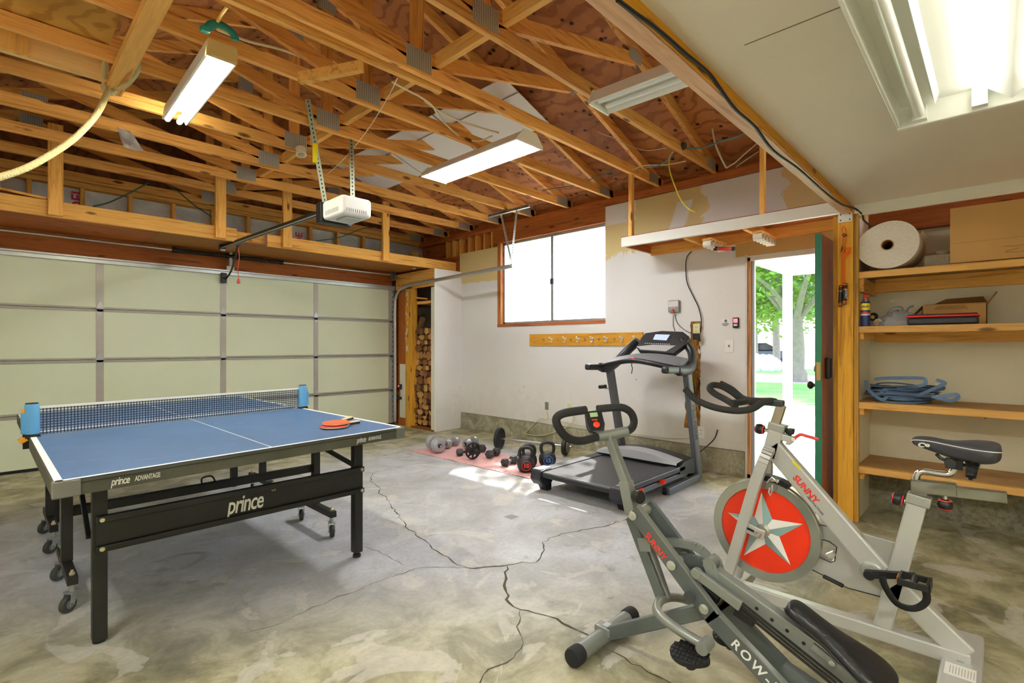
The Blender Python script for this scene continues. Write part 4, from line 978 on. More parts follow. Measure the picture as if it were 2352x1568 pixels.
p = on_x(1601, 772, XW - .035); tag(MB().bx(XW - .075, XW - .036, p.y - .03, p.y + .03, p.z - .035, p.z + .03).build('power_adapter', black, bevel=.006), 'black plug-in adapter on the ivory outlet in the torn wall slot', 'power adapter')
# torn slot in the board where the studs and paper show
m = MB(); R.seed(31); L_, R_ = [], []
zt, zb = on_x(1590, 738, XW).z, on_x(1600, 985, XW).z; ya, yb = on_x(1585, 800, XW).y, on_x(1609, 800, XW).y
N_ = 26
for i in range(N_ + 1):
    z = zt + (zb - zt) * i / N_
    L_.append((XW - .003, ya + R.uniform(-.012, .012) + (.05 if z < .72 else 0), z)); R_.append((XW - .003, yb + R.uniform(-.004, .004) + (.0 if z < 1.7 else 0), z))
slot_m, snt, sb_ = _new('torn_slot'); v = coords(snt, (14, 14, 3), False); snn = noise(snt, v, 2.2, 6, 2, .7)
snt.links.new(ramp(snt, snn, [(.36, '1c1208'), (.5, '7d5217'), (.62, 'b98a35'), (.75, 'd9bb7a')]), sb_.inputs['Base Color']); sb_.inputs['Roughness'].default_value = .95
m.add([v_ for a_ in zip(L_, R_) for v_ in a_], [(2*i, 2*i+1, 2*i+3, 2*i+2) for i in range(N_)])
o = m.build('torn_wall_slot', slot_m); tag(o, 'long ragged slot torn in the wall board behind the treadmill', 'wall damage')
for k in range(16):
    z = R.uniform(zb, zt); side = R.random() < .5; y = (ya if side else yb) + R.uniform(-.012, .012)
    MB().add([(XW - .004, y, z), (XW - .008, y + R.uniform(-.02, .02), z + .03), (XW - .012, y + .012, z + .06), (XW - .004, y + .015, z + .02)], [(0, 1, 2, 3)]).build('torn_paper', mat('torn_paper', 'e3d9be', .9), o)
wire('floor_cable', [on_x(*q_, XW - .03) for q_ in ((1256, 945), (1257, 962), (1240, 962), (1215, 985), (1208, 996), (1235, 1000), (1262, 996), (1290, 985), (1312, 972), (1318, 945))], .005, 'c9c79a', 'pale cable sagging over the concrete footing between two outlets')
wire('wall_cable', [on_x(*q_, XW - .02) for q_ in ((1262, 962), (1330, 975), (1420, 990), (1470, 998), (1540, 1006), (1600, 1004))], .004, 'cfc9ad', 'pale cable running along the top of the concrete footing')
m = MB(); m.bx(XW - .002, XW - .0005, on_x(1232, 875, XW).y, on_x(1258, 875, XW).y, 1.0, 1.12)
# ================================================================= CABLES AMONG THE RAFTERS
Y_ = .70
wire('beam_cable', [on_y(x, y, .731) for x, y in ((1418, 0), (1455, 28), (1500, 60), (1540, 93), (1570, 120), (1625, 165), (1655, 205), (1690, 252), (1735, 292), (1775, 345), (1830, 385), (1870, 420), (1905, 450), (1935, 470))] + [on_x(1962, 478, 4.20), on_x(1980, 492, 4.24), on_x(1984, 505, 4.27), on_x(2000, 519, 4.31)], .0065, '18191b', 'black cable stapled along the low ceiling beam to the shelving', k=5)
wire('yellow_cable', [on_x(x, y, 4.35) for x, y in ((1546, 348), (1537, 365), (1539, 395), (1552, 432), (1566, 462), (1583, 480), (1598, 487))], .006, 'd6c52e', 'yellow cable dangling free in front of the shelf hanger')
wire('white_cable', [on_x(x, y, 4.5) for x, y in ((1638, 240), (1636, 290), (1643, 330), (1655, 360), (1668, 385))], .008, 'd8cfae', 'thick cream cable hanging down the roof slope to the top plate')
wire('white_cable', [on_x(x, y, 4.6) for x, y in ((1738, 330), (1712, 352), (1690, 372), (1668, 386))], .006, 'd8cfb0', 'cream cable slanting from the beam to the top plate')
wire('white_cable', [on_x(x, y, 4.6) for x, y in ((1742, 348), (1715, 366), (1690, 384))], .004, 'cfc6a8', 'thinner cream cable just below the slanting one at the top plate')
wire('blue_cable', [on_x(x, y, 4.3) for x, y in ((1712, 305), (1690, 315), (1655, 325), (1620, 338), (1590, 340), (1574, 337))], .006, '4a8d96', 'teal cable leaving the round grey box on the truss')
wire('blue_cable', [on_x(x, y, 4.35) for x, y in ((1545, 352), (1530, 370), (1505, 382), (1478, 385))], .005, '5b9aa6', 'teal cable looping beside the yellow one under the roof')
wire('long_cable', [on_x(x, y, 4.38) for x, y in ((1298, 312), (1330, 325), (1368, 340), (1400, 365), (1430, 382), (1452, 389), (1480, 380), (1530, 378), (1575, 370))], .006, 'd6cb8e', 'long cream cable draped over the shelf post under the roof')
wire('lamp_cord', [on_y(500, 68, 3.0), on_y(530, 80, 3.1), on_y(575, 96, 3.15), on_y(640, 112, 3.2), on_y(690, 130, 3.3), on_y(725, 150, 3.4)], .008, 'e0d2a0', 'cream lamp cord running from the green bracket to the middle trusses')
wire('lamp_cord', [on_y(495, 58, 2.98), on_y(508, 35, 2.9), on_y(522, 15, 2.8)], .009, 'd8b05a', 'short stiff cord rising from the green bracket')
wire('lamp_cord', [on_z(x, y, 2.96) for x, y in ((900, 188), (945, 212), (965, 222), (992, 242), (1010, 270), (1040, 300), (1065, 318), (1100, 324), (1130, 312))], .007, 'e3d6ae', 'cream cord drooping in a loop behind the bright middle lamp')
wire('lamp_cord', [on_z(x, y, 2.97) for x, y in ((975, 232), (1010, 256), (1050, 276), (1100, 292), (1145, 305))], .007, 'e3d6af', 'cream cord running straight to the top of the bright middle lamp')
wire('pull_string', [on_z(x, y, 2.91) for x, y in ((913, 179), (890, 225), (850, 290), (812, 340), (780, 375), (752, 400))], .003, 'e9e2c8', 'thin white string stretched down from the trusses to the door opener')
wire('thin_wire', [on_x(x, y, 4.1) for x, y in ((1245, 165), (1275, 215), (1320, 262), (1372, 302), (1420, 320), (1430, 328), (1480, 345), (1530, 340))], .003, 'd9d2b4', 'thin pale wire strung along the roof slope over the trusses')
wire('blue_cable', [on_x(x, y, 4.5) for x, y in ((1245, 437), (1290, 430), (1325, 425), (1365, 408), (1415, 392))], .005, '3e6f78', 'dark teal cable along the truss ends above the window')
wire('green_cable', [on_y(x, y, 6.1) for x, y in ((213, 474), (250, 465), (300, 442), (340, 420))], .007, '244f46', 'dark green cable sagging in front of the foil, beside the first post')
wire('green_cable', [on_y(x, y, 6.1) for x, y in ((385, 425), (410, 440), (445, 470), (486, 497))], .006, '22463f', 'dark green cable dropping across the foil towards the second post')
wire('green_cable', [on_y(x, y, 6.1) for x, y in ((727, 553), (780, 545), (830, 526), (865, 522))], .006, '2b5c52', 'dark green cable across the foil below the door opener')
rope = mat('pull_rope', 'cbbd88', .8, bump=.8, nscale=90)
m = MB(); m.tube(smooth_pts([(.53, 4.10, 2.90), on_y(245, 215, 4.0), on_y(222, 262, 3.92), on_y(170, 318, 3.8), on_y(105, 362, 3.7), on_y(45, 392, 3.6), on_y(-40, 418, 3.5)], 8), .017, 10)
m.tube(smooth_pts([(.54, 4.11, 2.90), (.50, 4.0, 2.93), (.50, 3.86, 3.0), (.53, 3.80, 2.96)], 6), .014, 8); m.tube(smooth_pts([(.55, 4.09, 2.89), (.60, 3.95, 2.87), (.63, 3.75, 2.90), (.62, 3.7, 2.96)], 6), .014, 8)
for k in range(3): m.tube([Vector((.54 + .028 * math.cos(t_), 4.09 + .018 * k - .02, 2.885 + .03 * math.sin(t_))) for t_ in [i * 6.2832 / 12 for i in range(13)]], .015, 8)
tag(m.build('pull_rope', rope, smooth=True), 'thick cream rope knotted on the joist end and swooping to the left', 'rope')
m = MB(); R.seed(4); c0 = on_y(283, 313, 4.98); vs = []
for i in range(6):
    for k in range(7): vs.append(c0 + Vector(((k - 3) * .014 * (1 + i * .12) + i * .014, R.uniform(-.012, .012), .05 - i * .028 + abs(k - 3) * .003)))
m.add(vs, [(i*7+k, i*7+k+1, (i+1)*7+k+1, (i+1)*7+k) for i in range(5) for k in range(6)])
tag(m.build('plastic_scrap', fm, smooth=True), 'scrap of clear plastic film caught on a truss at the left', 'plastic scrap')
p = on_y(690, 332, 4.35); t = MB(); t.lathe([(.038, 0), (.04, 0), (.042, .07), (.036, .07), (.036, .01)], p - Vector((0, .0, .03)), (0, -.35, -1), 20); t.f = t.f[:-1]; t.m = t.m[:-1]
tag(t.build('bulb_holder', mat('porcelain', 'e6dec8', .4), smooth=True), 'white round bulb holder fixed to a truss beside the opener angles', 'lamp holder')
p = on_x(1577, 333, 4.2); tag(MB().lathe([(.03, 0), (.035, .004), (.035, .045), (.03, .05)], p + Vector((0, .06, 0)), (0, -1, 0), 8).build('junction_box', mat('junction_grey', '4c5357', .4, .5)), 'dark grey round junction box on the second truss', 'junction box')
tag(MB().bx(1.70, 1.73, 3.70, 3.73, 2.62, 2.76).build('cable_joiner', yl, bevel=.004), 'yellow plastic cable joiner taped to the opener angle iron', 'cable joiner')
# ================================================================= TABLE TENNIS TABLE
NL, NR, FR, FL = Vector((.158, 2.385, 0)), Vector((1.705, 2.525, 0)), Vector((1.665, 5.15, 0)), Vector((.142, 4.93, 0))
def tp(u, v, z): 
    p = NL * (1-u) * (1-v) + NR * u * (1-v) + FR * u * v + FL * (1-u) * v; return Vector((p.x, p.y, z))
def slab(m, u0, u1, v0, v1, z0, z1, mi=0):
    P = [tp(u0, v0, z0), tp(u1, v0, z0), tp(u1, v1, z0), tp(u0, v1, z0), tp(u0, v0, z1), tp(u1, v0, z1), tp(u1, v1, z1), tp(u0, v1, z1)]
    return m.add(P, [(0,3,2,1),(4,5,6,7),(0,1,5,4),(1,2,6,5),(2,3,7,6),(3,0,4,7)], mi)
tt = thing('table_tennis_table', 'blue table tennis table on black folding legs with casters', 'table', (.93, 3.75, 0))
def blue_top():
    m, nt, b = _new('table_blue'); v = coords(nt, (1, 1, 1), False); n = noise(nt, v, 2.5, 5, .6); f = noise(nt, coords(nt, (2, 7, 2), False), 3, 5, 1)
    c = mixc(nt, ramp(nt, n, [(.35, .5), (.65, .0)]), '496893', '3b5880'); c = mixc(nt, ramp(nt, f, [(.62, .0), (.75, .25)]), c, '9fb3cc')
    nt.links.new(c, b.inputs['Base Color']); b.inputs['Roughness'].default_value = .42; return m
MB_ = blue_top(); line = mat('table_line_white', 'f0f0ee', .5)
apron = mat('apron_charcoal', '4a4b3d', .55, .1, noise=.6, nscale=5)
for v0, v1 in ((0, .4985), (.5015, 1)):
    m = MB(); slab(m, .004, .996, v0 + (.002 if v0 == 0 else 0), v1 - (.002 if v1 == 1 else 0), .742, .760); tb = m.build('table_top', MB_, tt)
    m = MB(); slab(m, .004, .996, (v0 if v0 == 0 else v0), v0 + .008 if v0 == 0 else v0 + .001, .7602, .7608)
    slab(m, .003, .018, v0, v1, .7602, .7608); slab(m, .982, .997, v0, v1, .7602, .7608); slab(m, .4985, .5015, v0, v1, .7602, .7608)
    if v1 == 1: slab(m, .004, .996, .992, .999, .7602, .7608)
    m.build('white_line', line, tb)
    m = MB(); e = .006
    if v0 == 0: slab(m, 0, 1, v0, v0 + .006, .70, .757)
    else: slab(m, 0, 1, 1 - .006, 1, .70, .757)
    slab(m, 0, .006, v0, v1, .70, .757); slab(m, .994, 1, v0, v1, .70, .757)
    if v0 == 0:
        m2_ = m; m2_.build('apron', apron, tt)
        
        for ua, ub in ((-.002, .05), (.962, 1.002)): slab(MB(), ua, ub, -.002, .012, .699, .7585).build('corner_cap', mat('cap_grey', '6b6c60', .5, noise=.2), tt, bevel=.004)
        m = MB(); slab(m, .0, 1, -.0015, .0, .744, .7455); m.build('apron_groove', MC['hole_black'], tt)
    else: m.build('apron', apron, tt)
sil = mat('print_silver', 'd8d8cc', .45, .2)
for u in (.105, .79):
    xd = (NR - NL).normalized()
    text('lettering', 'prince', tp(u, -.0018, .714), xd, (xd.y, -xd.x, 0), .042, sil, tt, bold=.0006, shear=.25, spacing=.88, xs=.62)
    text('lettering', 'ADVANTAGE', tp(u + .048, -.0018, .716), xd, (xd.y, -xd.x, 0), .027, sil, tt, bold=.0004, spacing=.9, xs=.56)
def sq(p, q, w, nm, par=None, up=(0, 1, 0), h=None): return MB().bar(p, q, w, h or w, up).build(nm, blackm, par or tt, bevel=.002)
for x, y in ((.325, 2.715), (1.505, 2.715), (.325, 4.75), (1.505, 4.85)):
    lg = sq((x, y, .03 if x > 1 else .012), (x, y, .742), .05, 'leg')
    m = MB(); m.cyl((x, y, .012), (x, y, .035), .006, n=8); m.lathe([(.022, 0), (.024, .004), (.022, .016)], (x, y, 0), (0, 0, 1), 16); m.build('foot', rubber, lg, smooth=True)
for y, nm in ((2.69, 'front'), (4.8, 'rear')):
    m = MB(); m.bx(.31, 1.52, y - .012, y - .004, .395, .535); pn = m.build('panel', blackm, tt)
    m = MB(); m.bx(.31, 1.525, y - .03, y - .004, .505, .535); m.bx(.31, 1.525, y - .03, y - .004, .385, .412); m.build('panel_flange', blackm, pn, bevel=.005)
    for x in (.328, 1.508):
        for z in (.52, .40): MB().lathe([(.010, 0), (.008, .005), (.0, .006)], (x, y - .03, z), (0, -1, 0), 12).build('bolt', mat('bolt_cream', 'cfc9a6', .3, .6), pn, smooth=True)
text('lettering', 'prince', (.80, 2.677, .425), (1, 0, 0), (0, -1, 0), .118, sil, tt, bold=.0016, shear=.22, spacing=.9, xs=.62)
text('lettering', '®', (1.005, 2.677, .495), (1, 0, 0), (0, -1, 0), .035, sil, tt)
cast = mat('caster_zinc', 'aab0ab', .35, .8); tyre = mat('caster_grey', '34362f', .6)
def caster(x, y, par, ang):
    d = Vector((math.cos(ang), math.sin(ang), 0)); s = Vector((-d.y, d.x, 0)); c = Vector((x, y, .038)) + d * .022
    t_ = MB(); t_.lathe([(.018, -.013), (.036, -.012), (.038, -.006), (.038, .006), (.036, .012), (.018, .013)], c, s, 20)
    wv = t_.build('wheel', tyre, par, smooth=True)
    t_ = MB(); t_.lathe([(.02, -.0145), (.02, .0145)], c, s, 16); t_.cyl(c - s * .022, c + s * .022, .005, n=8); t_.build('hub', mat('hub_grey', '6f716b', .5), wv, smooth=True)
    t_ = MB()
    for k in (1, -1): t_.prism([c + s * k * .017 + d * a + Vector((0, 0, b_)) for a, b_ in ((-.012, -.008), (.012, -.008), (.0, .05), (-.045, .05))], s * k, .0025)
    t_.bar(c + Vector((-.04, 0, .05)) if False else c - d * .045 + Vector((0, 0, .052)), c + d * .004 + Vector((0, 0, .052)), .04, .005); t_.cyl((x, y, .09), (x, y, .125), .012, n=10)
    t_.build('fork', cast, par)
for y0, y1, yp in ((3.10, 3.62, 3.36), (4.06, 4.58, 4.32)):
    for x in (.275, 1.555):
        fr = sq((x, y0, .145), (x, y1, .145), .04, 'caster_bar', None, (0, 0, 1))
        for y in (y0 + .03, y1 - .03):
            caster(x, y, fr, -2.4 if x < 1 else -1.9)
            MB().lathe([(.011, 0), (.011, .01), (.006, .014), (.006, .022)], (x, y, .165), (0, 0, 1), 10).build('axle_nut', mat('bolt_cream', ''), fr, smooth=True)
        sq((x, yp, .165), (x, yp, .742), .045, 'post')
    sq((.275, yp + .03, .40), (1.555, yp + .03, .40), .045, 'cross_bar', None, (0, 0, 1))
sq((.30, 2.80, .42), (.30, 3.27, .70), .018, 'folding_stay', None, (1, 0, 0)); sq((1.53, 2.80, .52), (1.53, 3.30, .58), .02, 'folding_stay', None, (1, 0, 0), .025)
m = MB(); m.tube(smooth_pts([(.88, 3.39, .42), (.88, 3.39, .455), (.93, 3.39, .458), (.95, 3.39, .42)], 4), .005, 6); m.build('release_handle', black, tt)
# the net set clamped across the middle
nt_ = thing('table_tennis_net', 'retractable net with two sky blue posts clamped across the table', 'net', tp(.5, .5, .76))
sky = mat('sky_plastic', '5b9fd0', .4); amber = mat('amber_plastic', 'f0a81c', .4)
E0, E1 = tp(.0, .5, .775), tp(1.0, .5, .775); nd = (E1 - E0).normalized()
for e, k in ((E0, 1), (E1, -1)):
    c = e + nd * .012 * k
    m = MB(); m.lathe([(.03, 0), (.032, .01), (.030, .15), (.028, .158)], c + Vector((0, 0, .0)), (0, 0, 1), 20); m.bar(c - nd * .022 * k + Vector((0, 0, .005)), c - nd * .022 * k + Vector((0, 0, .11)), .03, .04, nd); pst = m.build('post', sky, nt_, smooth=True, bevel=.002)
    MB().lathe([(.026, 0), (.026, .008)], c + Vector((0, 0, .155)), (0, 0, 1), 16).build('top_cap', black, pst)
    m = MB(); m.bar(c - nd * .03 * k + Vector((0, 0, .09)), c - nd * .03 * k + Vector((0, 0, .135)), .014, .018, nd); m.bar(c - nd * .048 * k + Vector((0, 0, -.035)), c - nd * .02 * k + Vector((0, 0, -.02)), .03, .025); m.build('clamp_lever', amber, pst, bevel=.003)
    m = MB(); m.bar(c - nd * .03 * k + Vector((0, 0, -.012)), c + nd * .03 * k + Vector((0, 0, -.012)), .05, .012); m.bar(c - nd * .02 * k + Vector((0, 0, -.075)), c - nd * .02 * k + Vector((0, 0, -.0)), .012, .03, nd); m.build('clamp', black, pst)
m = MB(); A, B_ = E0 + nd * .04, E1 - nd * .04
m.add([A + Vector((0, 0, -.008)), B_ + Vector((0, 0, -.008)), B_ + Vector((0, 0, .132)), A + Vector((0, 0, .132))], [(0, 1, 2, 3)])
m.build('netting', grid_net('net_cord', '1c2b48', 70, 72, .3), nt_)
m = MB(); m.bar(A + Vector((0, 0, .137)), B_ + Vector((0, 0, .137)), .003, .012); m.build('top_tape', line, nt_)
m = MB(); m.bar(A + Vector((0, .003, .010)), B_ + Vector((0, .003, .010)), .003, .017); m.build('bottom_tape', line, nt_)
# bats
def bat(label, px, py, ang, z, c1, flip):
    p = on_z(px, py, z); t = thing('table_tennis_bat', label, 'table tennis bat', p, 'table tennis bats stacked on the table')
    d = Vector((math.cos(ang), math.sin(ang), .03 * flip)).normalized(); s = Vector((-math.sin(ang), math.cos(ang), 0)); n = d.cross(s)
    pl_ = []
    for i in range(28):
        a = 6.2832 * i / 28; pl_.append(p + d * (.078 * math.cos(a)) + s * (.075 * math.sin(a)))
    m = MB(); m.prism([q + n * .0 for q in pl_], n, .006); m.bar(p + d * .07 + n * .003, p + d * .10 + n * .003, .05, .006, n, 0, .03, .006); m.build('blade', mat('bat_wood', 'd9b98a', .5), t)
    m = MB(); m.prism([q + n * .0062 for q in pl_], n, .0022); m.build('rubber', c1, t); m = MB(); m.prism([q - n * .0022 for q in pl_], n, .0021); m.build('rubber', black, t)
    m = MB(); m.bar(p + d * .085 + n * .003, p + d * .185 + n * .003, .028, .022, n, 0, .033, .024); h_ = m.build('handle', mat('bat_handle', 'dccaa0', .5), t, bevel=.004)
    m = MB(); m.bar(p + d * .09 + n * .003, p + d * .182 + n * .003, .0295, .012, n, 0, .034, .013); m.build('handle_stripe', black, h_)
bat('lower table tennis bat with scarlet rubber, its handle toward the table corner', 768, 980, .25, .766, mat('rubber_red', 'd8332c', .55), .0)
bat('upper table tennis bat with orange-red rubber resting on the other bat', 772, 972, .60, .781, mat('rubber_orange', 'e05a2c', .55), .4)

# ================================================================= MAT AND WEIGHTS
def rose_mat():
    m, nt, b = _new('rose_mat'); v = coords(nt, (1, 1, 1), False)
    w_ = nt.nodes.new('ShaderNodeTexWave'); w_.wave_type = 'RINGS'; w_.inputs['Scale'].default_value = 5; w_.inputs['Distortion'].default_value = 9; w_.inputs['Detail'].default_value = 2; nt.links.new(v, w_.inputs['Vector'])
    c = mixc(nt, ramp(nt, w_.outputs['Fac'], [(.04, .7), (.14, .0)]), 'd6a6a3', 'b0767a'); nt.links.new(c, b.inputs['Base Color']); b.inputs['Roughness'].default_value = .55; return m
m = MB(); nx, ny = 8, 26; vs = []; R.seed(2)
for i in range(ny + 1):
    for k in range(nx + 1): vs.append((3.49 - .05 * i / ny + .63 * k / nx, 3.13 + 1.84 * i / ny, .005 + .003 * math.sin(i * .9) + (.004 * math.sin(i * 1.3) if k == 0 else 0)))
n1 = len(vs); vs += [(x, y, max(z - .0045, .0006)) for x, y, z in vs]
F = [(i*(nx+1)+k, i*(nx+1)+k+1, (i+1)*(nx+1)+k+1, (i+1)*(nx+1)+k) for i in range(ny) for k in range(nx)]
F += [tuple(n1 + j for j in reversed(f)) for f in F]
ring = [k for k in range(nx+1)] + [i*(nx+1)+nx for i in range(1, ny+1)] + [ny*(nx+1)+k for k in range(nx-1, -1, -1)] + [i*(nx+1) for i in range(ny-1, 0, -1)]
F += [(ring[i], ring[(i+1) % len(ring)], n1 + ring[(i+1) % len(ring)], n1 + ring[i]) for i in range(len(ring))]
m.add(vs, F); tag(m.build('exercise_mat', rose_mat(), smooth=True), 'rose pink exercise mat spread on the floor under the weights', 'mat')
iron = mat('cast_iron', '27282b', .5, .4, noise=.15, nscale=30); grey_iron = mat('grey_plate', 'a9acb0', .35, .6, noise=.1); hexm = mat('hex_rubber', '333232', .6, noise=.2, nscale=20)
barm = mat('bar_chrome', 'c4c4c8', .22, .9)
def adj_dumbbell(label, c, ang, r=.062):
    c = Vector(c); d = Vector((math.cos(ang), math.sin(ang), 0)); t = thing('adjustable_dumbbell', label, 'dumbbell', (c.x, c.y, .008), 'adjustable plate dumbbells on the mat')
    c = Vector((c.x, c.y, r + .01))
    MB().cyl(c - d * .18, c + d * .18, .012, n=12).build('bar', barm, t, smooth=True)
    MB().cyl(c - d * .055, c + d * .055, .016, n=14).build('grip', red if 'red' in label else barm, t, smooth=True)
    for k in (1, -1):
        for j in range(4):
            rr_ = r * (1 if j < 3 else .85)
            MB().lathe([(rr_ * .3, 0), (rr_ * .94, 0), (rr_, .003), (rr_, .013), (rr_ * .94, .016), (rr_ * .3, .016)], c + d * k * (.062 + j * .019), d * k, 28).build('plate', grey_iron, t, smooth=True)
        e = c + d * k * .142; u = Vector((0, 0, 1)); s = d.cross(u)
        P = [e + (u * math.cos(a * math.pi / 6) + s * math.sin(a * math.pi / 6)) * (.026 if a % 2 else .018) for a in range(12)]
        MB().prism(P, d * k, .014).build('star_collar', black, t)
adj_dumbbell('grey plate dumbbell at the far near-side corner of the mat with large discs', (3.62, 4.72, 0), -1.9, .086)
adj_dumbbell('chrome plate dumbbell with black discs lying behind the grey one', (3.90, 4.78, 0), .35, .055)
adj_dumbbell('chrome plate dumbbell at the far back edge of the mat', (4.07, 4.62, 0), .4, .055)
def hexd(label, c, ang, r=.045, L=.075, chrome_bar=False):
    c = Vector(c); d = Vector((math.cos(ang), math.sin(ang), 0)); t = thing('hex_dumbbell', label, 'dumbbell', (c.x, c.y, .008), 'hexagonal dumbbells on the mat')
    c = Vector((c.x, c.y, r * .88 + .009))
    MB().tube([c - d * L * .75, c - d * .03, c, c + d * .03, c + d * L * .75], [.013, .0145, .016, .0145, .013], 12).build('handle', barm if chrome_bar else iron, t, smooth=True)
    for k in (1, -1):
        rs = [.62, .95, 1, .95, .62]; xs_ = [.5, .62, .95, 1.32, 1.42]
        u = Vector((0, 0, 1)); s = d.cross(u); m = MB(); o = 0; vs = []
        for q_, x in zip(rs, xs_):
            for a in range(6): vs.append(c + d * k * L * x + (u * math.cos(a * math.pi / 3 + math.pi / 6) + s * math.sin(a * math.pi / 3 + math.pi / 6)) * r * q_)
        F = [(i*6 + a, i*6 + (a+1) % 6, (i+1)*6 + (a+1) % 6, (i+1)*6 + a) for i in range(4) for a in range(6)] + [tuple(range(5, -1, -1)), tuple(24 + a for a in range(6))]
        m.add(vs, F); m.build('head', hexm, t, bevel=.002)
hexd('black hex dumbbell beside the ab wheel at the back of the mat', (3.97, 4.36, 0), 1.35, .05)
hexd('brown-black hex dumbbell just behind the ab wheel, pointing at the barbell', (3.88, 4.03, 0), .25, .047)
hexd('black hex dumbbell half hidden by the ab wheel', (3.72, 4.30, 0), -.4, .045)
hexd('front hex dumbbell of the pair with chrome handles beside the kettlebells', (3.74, 3.64, 0), .12, .043, .075, True)
hexd('rear hex dumbbell of the pair with chrome handles beside the kettlebells', (3.90, 3.68, 0), .18, .043, .075, True)
aw = thing('ab_wheel', 'black spoked ab roller wheel standing on the mat', 'ab roller', (3.64, 4.1, 0))
c = Vector((3.645, 4.10, .100)); d = Vector((-.18, -.98, 0)).normalized()
m = MB(); m.lathe([(.078, -.016), (.088, -.016), (.091, -.006), (.091, .006), (.088, .016), (.078, .016), (.078, -.016)], c, d, 36); m.f = m.f[:-2]; m.m = m.m[:-2]; m.build('tyre', rubber, aw, smooth=True)
m = MB(); u = Vector((0, 0, 1)); s = d.cross(u)
for k in range(8):
    a = k * math.pi / 4; e = (u * math.cos(a) + s * math.sin(a)); m.bar(c + e * .018, c + e * .08, .012, .02, d)
m.cyl(c - d * .02, c + d * .02, .02, n=14); m.build('spokes', iron, aw)
for k in (1, -1): MB().tube([c + d * k * (.025 + j * .014) for j in range(9)], [.012, .017, .015, .017, .015, .017, .015, .017, .014], 12).build('grip', black, aw, smooth=True)
ketm = mat('kettlebell_black', '1b1b1e', .55, bump=.15, nscale=80)
def kettle(label, x, y, s, num, numc, ang=-2.35):
    t = thing('kettlebell', label, 'kettlebell', (x, y, .007), 'kettlebells beside the treadmill'); c = Vector((x, y, 0)); s *= 1.0
    MB().lathe([(.045*s, .008), (.066*s, .018), (.083*s, .05), (.087*s, .085), (.078*s, .12), (.055*s, .145), (.03*s, .155)], c, (0, 0, 1), 28).build('bell', ketm, t, smooth=True)
    f = Vector((math.cos(ang), math.sin(ang), 0)); w_ = Vector((-f.y, f.x, 0))
    pts = [(-.045, .12), (-.060, .16), (-.062, .20), (-.045, .232), (0, .243), (.045, .232), (.062, .20), (.060, .16), (.045, .12)]
    MB().tube(smooth_pts([c + w_ * a * s + Vector((0, 0, b_ * s if b_ else 0)) for a, b_ in pts], 5), .0165 * s, 12).build('handle', ketm, t, smooth=True)
    p = c + f * .0865 * s + Vector((0, 0, .082 * s))
    nm_ = mat('kb_' + numc, numc, .5)
    if num:
        text('number', num, p + f * .0012 - Vector((0, 0, .018)), w_, f, .056 * s, nm_, t, bold=.0015, align='CENTER')
        m = MB(); m.tube([c + f * (.0835 * s) + (w_ * math.cos(a) + u * math.sin(a)) * .045 * s + Vector((0, 0, .08 * s)) - f * .0 for a in [i * 6.2832 / 30 for i in range(31)]], .0022, 5); m.build('badge_ring', nm_, t)
kettle('black kettlebell with a red 10 badge on the mat edge', 3.655, 3.33, 1.0, '10', 'ef3a2a')
kettle('black kettlebell hidden just behind the one marked 10', 3.80, 3.42, .95, '', 'ef3a2b')
kettle('black kettlebell with a blue 15 badge beside the treadmill corner', 3.97, 3.32, 1.03, '15', '3f7fd0')
bl = thing('barbell', 'barbell with black discs lying between the mat and the wall', 'barbell', (4.34, 3.85, 0))
a, b_ = Vector((4.22, 4.27, .135)), Vector((4.50, 3.50, .11)); d = (b_ - a).normalized()
MB().cyl(a - d * .03, b_ + d * .07, .0125, n=12).build('bar', barm, bl, smooth=True); m = MB()
m.cyl(a + d * .20, a + d * .62, .0145, n=12); m.build('grip_sleeve', mat('knurled', 'a9a9ad', .4, .8), bl, smooth=True)
m = MB(); m.lathe([(.02, -.02), (.055, -.02), (.06, -.014), (.11, -.014), (.118, -.022), (.128, -.018), (.130, 0), (.128, .018), (.118, .022), (.11, .014), (.06, .014), (.055, .02), (.02, .02)], a, d, 36); m.build('disc', iron, bl, smooth=True)
m = MB(); m.lathe([(.02, -.024), (.09, -.024), (.1, -.018), (.105, 0), (.1, .018), (.09, .024), (.02, .024)], b_, d, 32); m.build('disc', iron, bl, smooth=True)
m = MB(); m.lathe([(.02, 0), (.07, 0), (.072, .012), (.02, .02)], b_ + d * .026, d, 24); m.build('end_disc', mat('disc_olive', '77785c', .5, .3), bl, smooth=True)

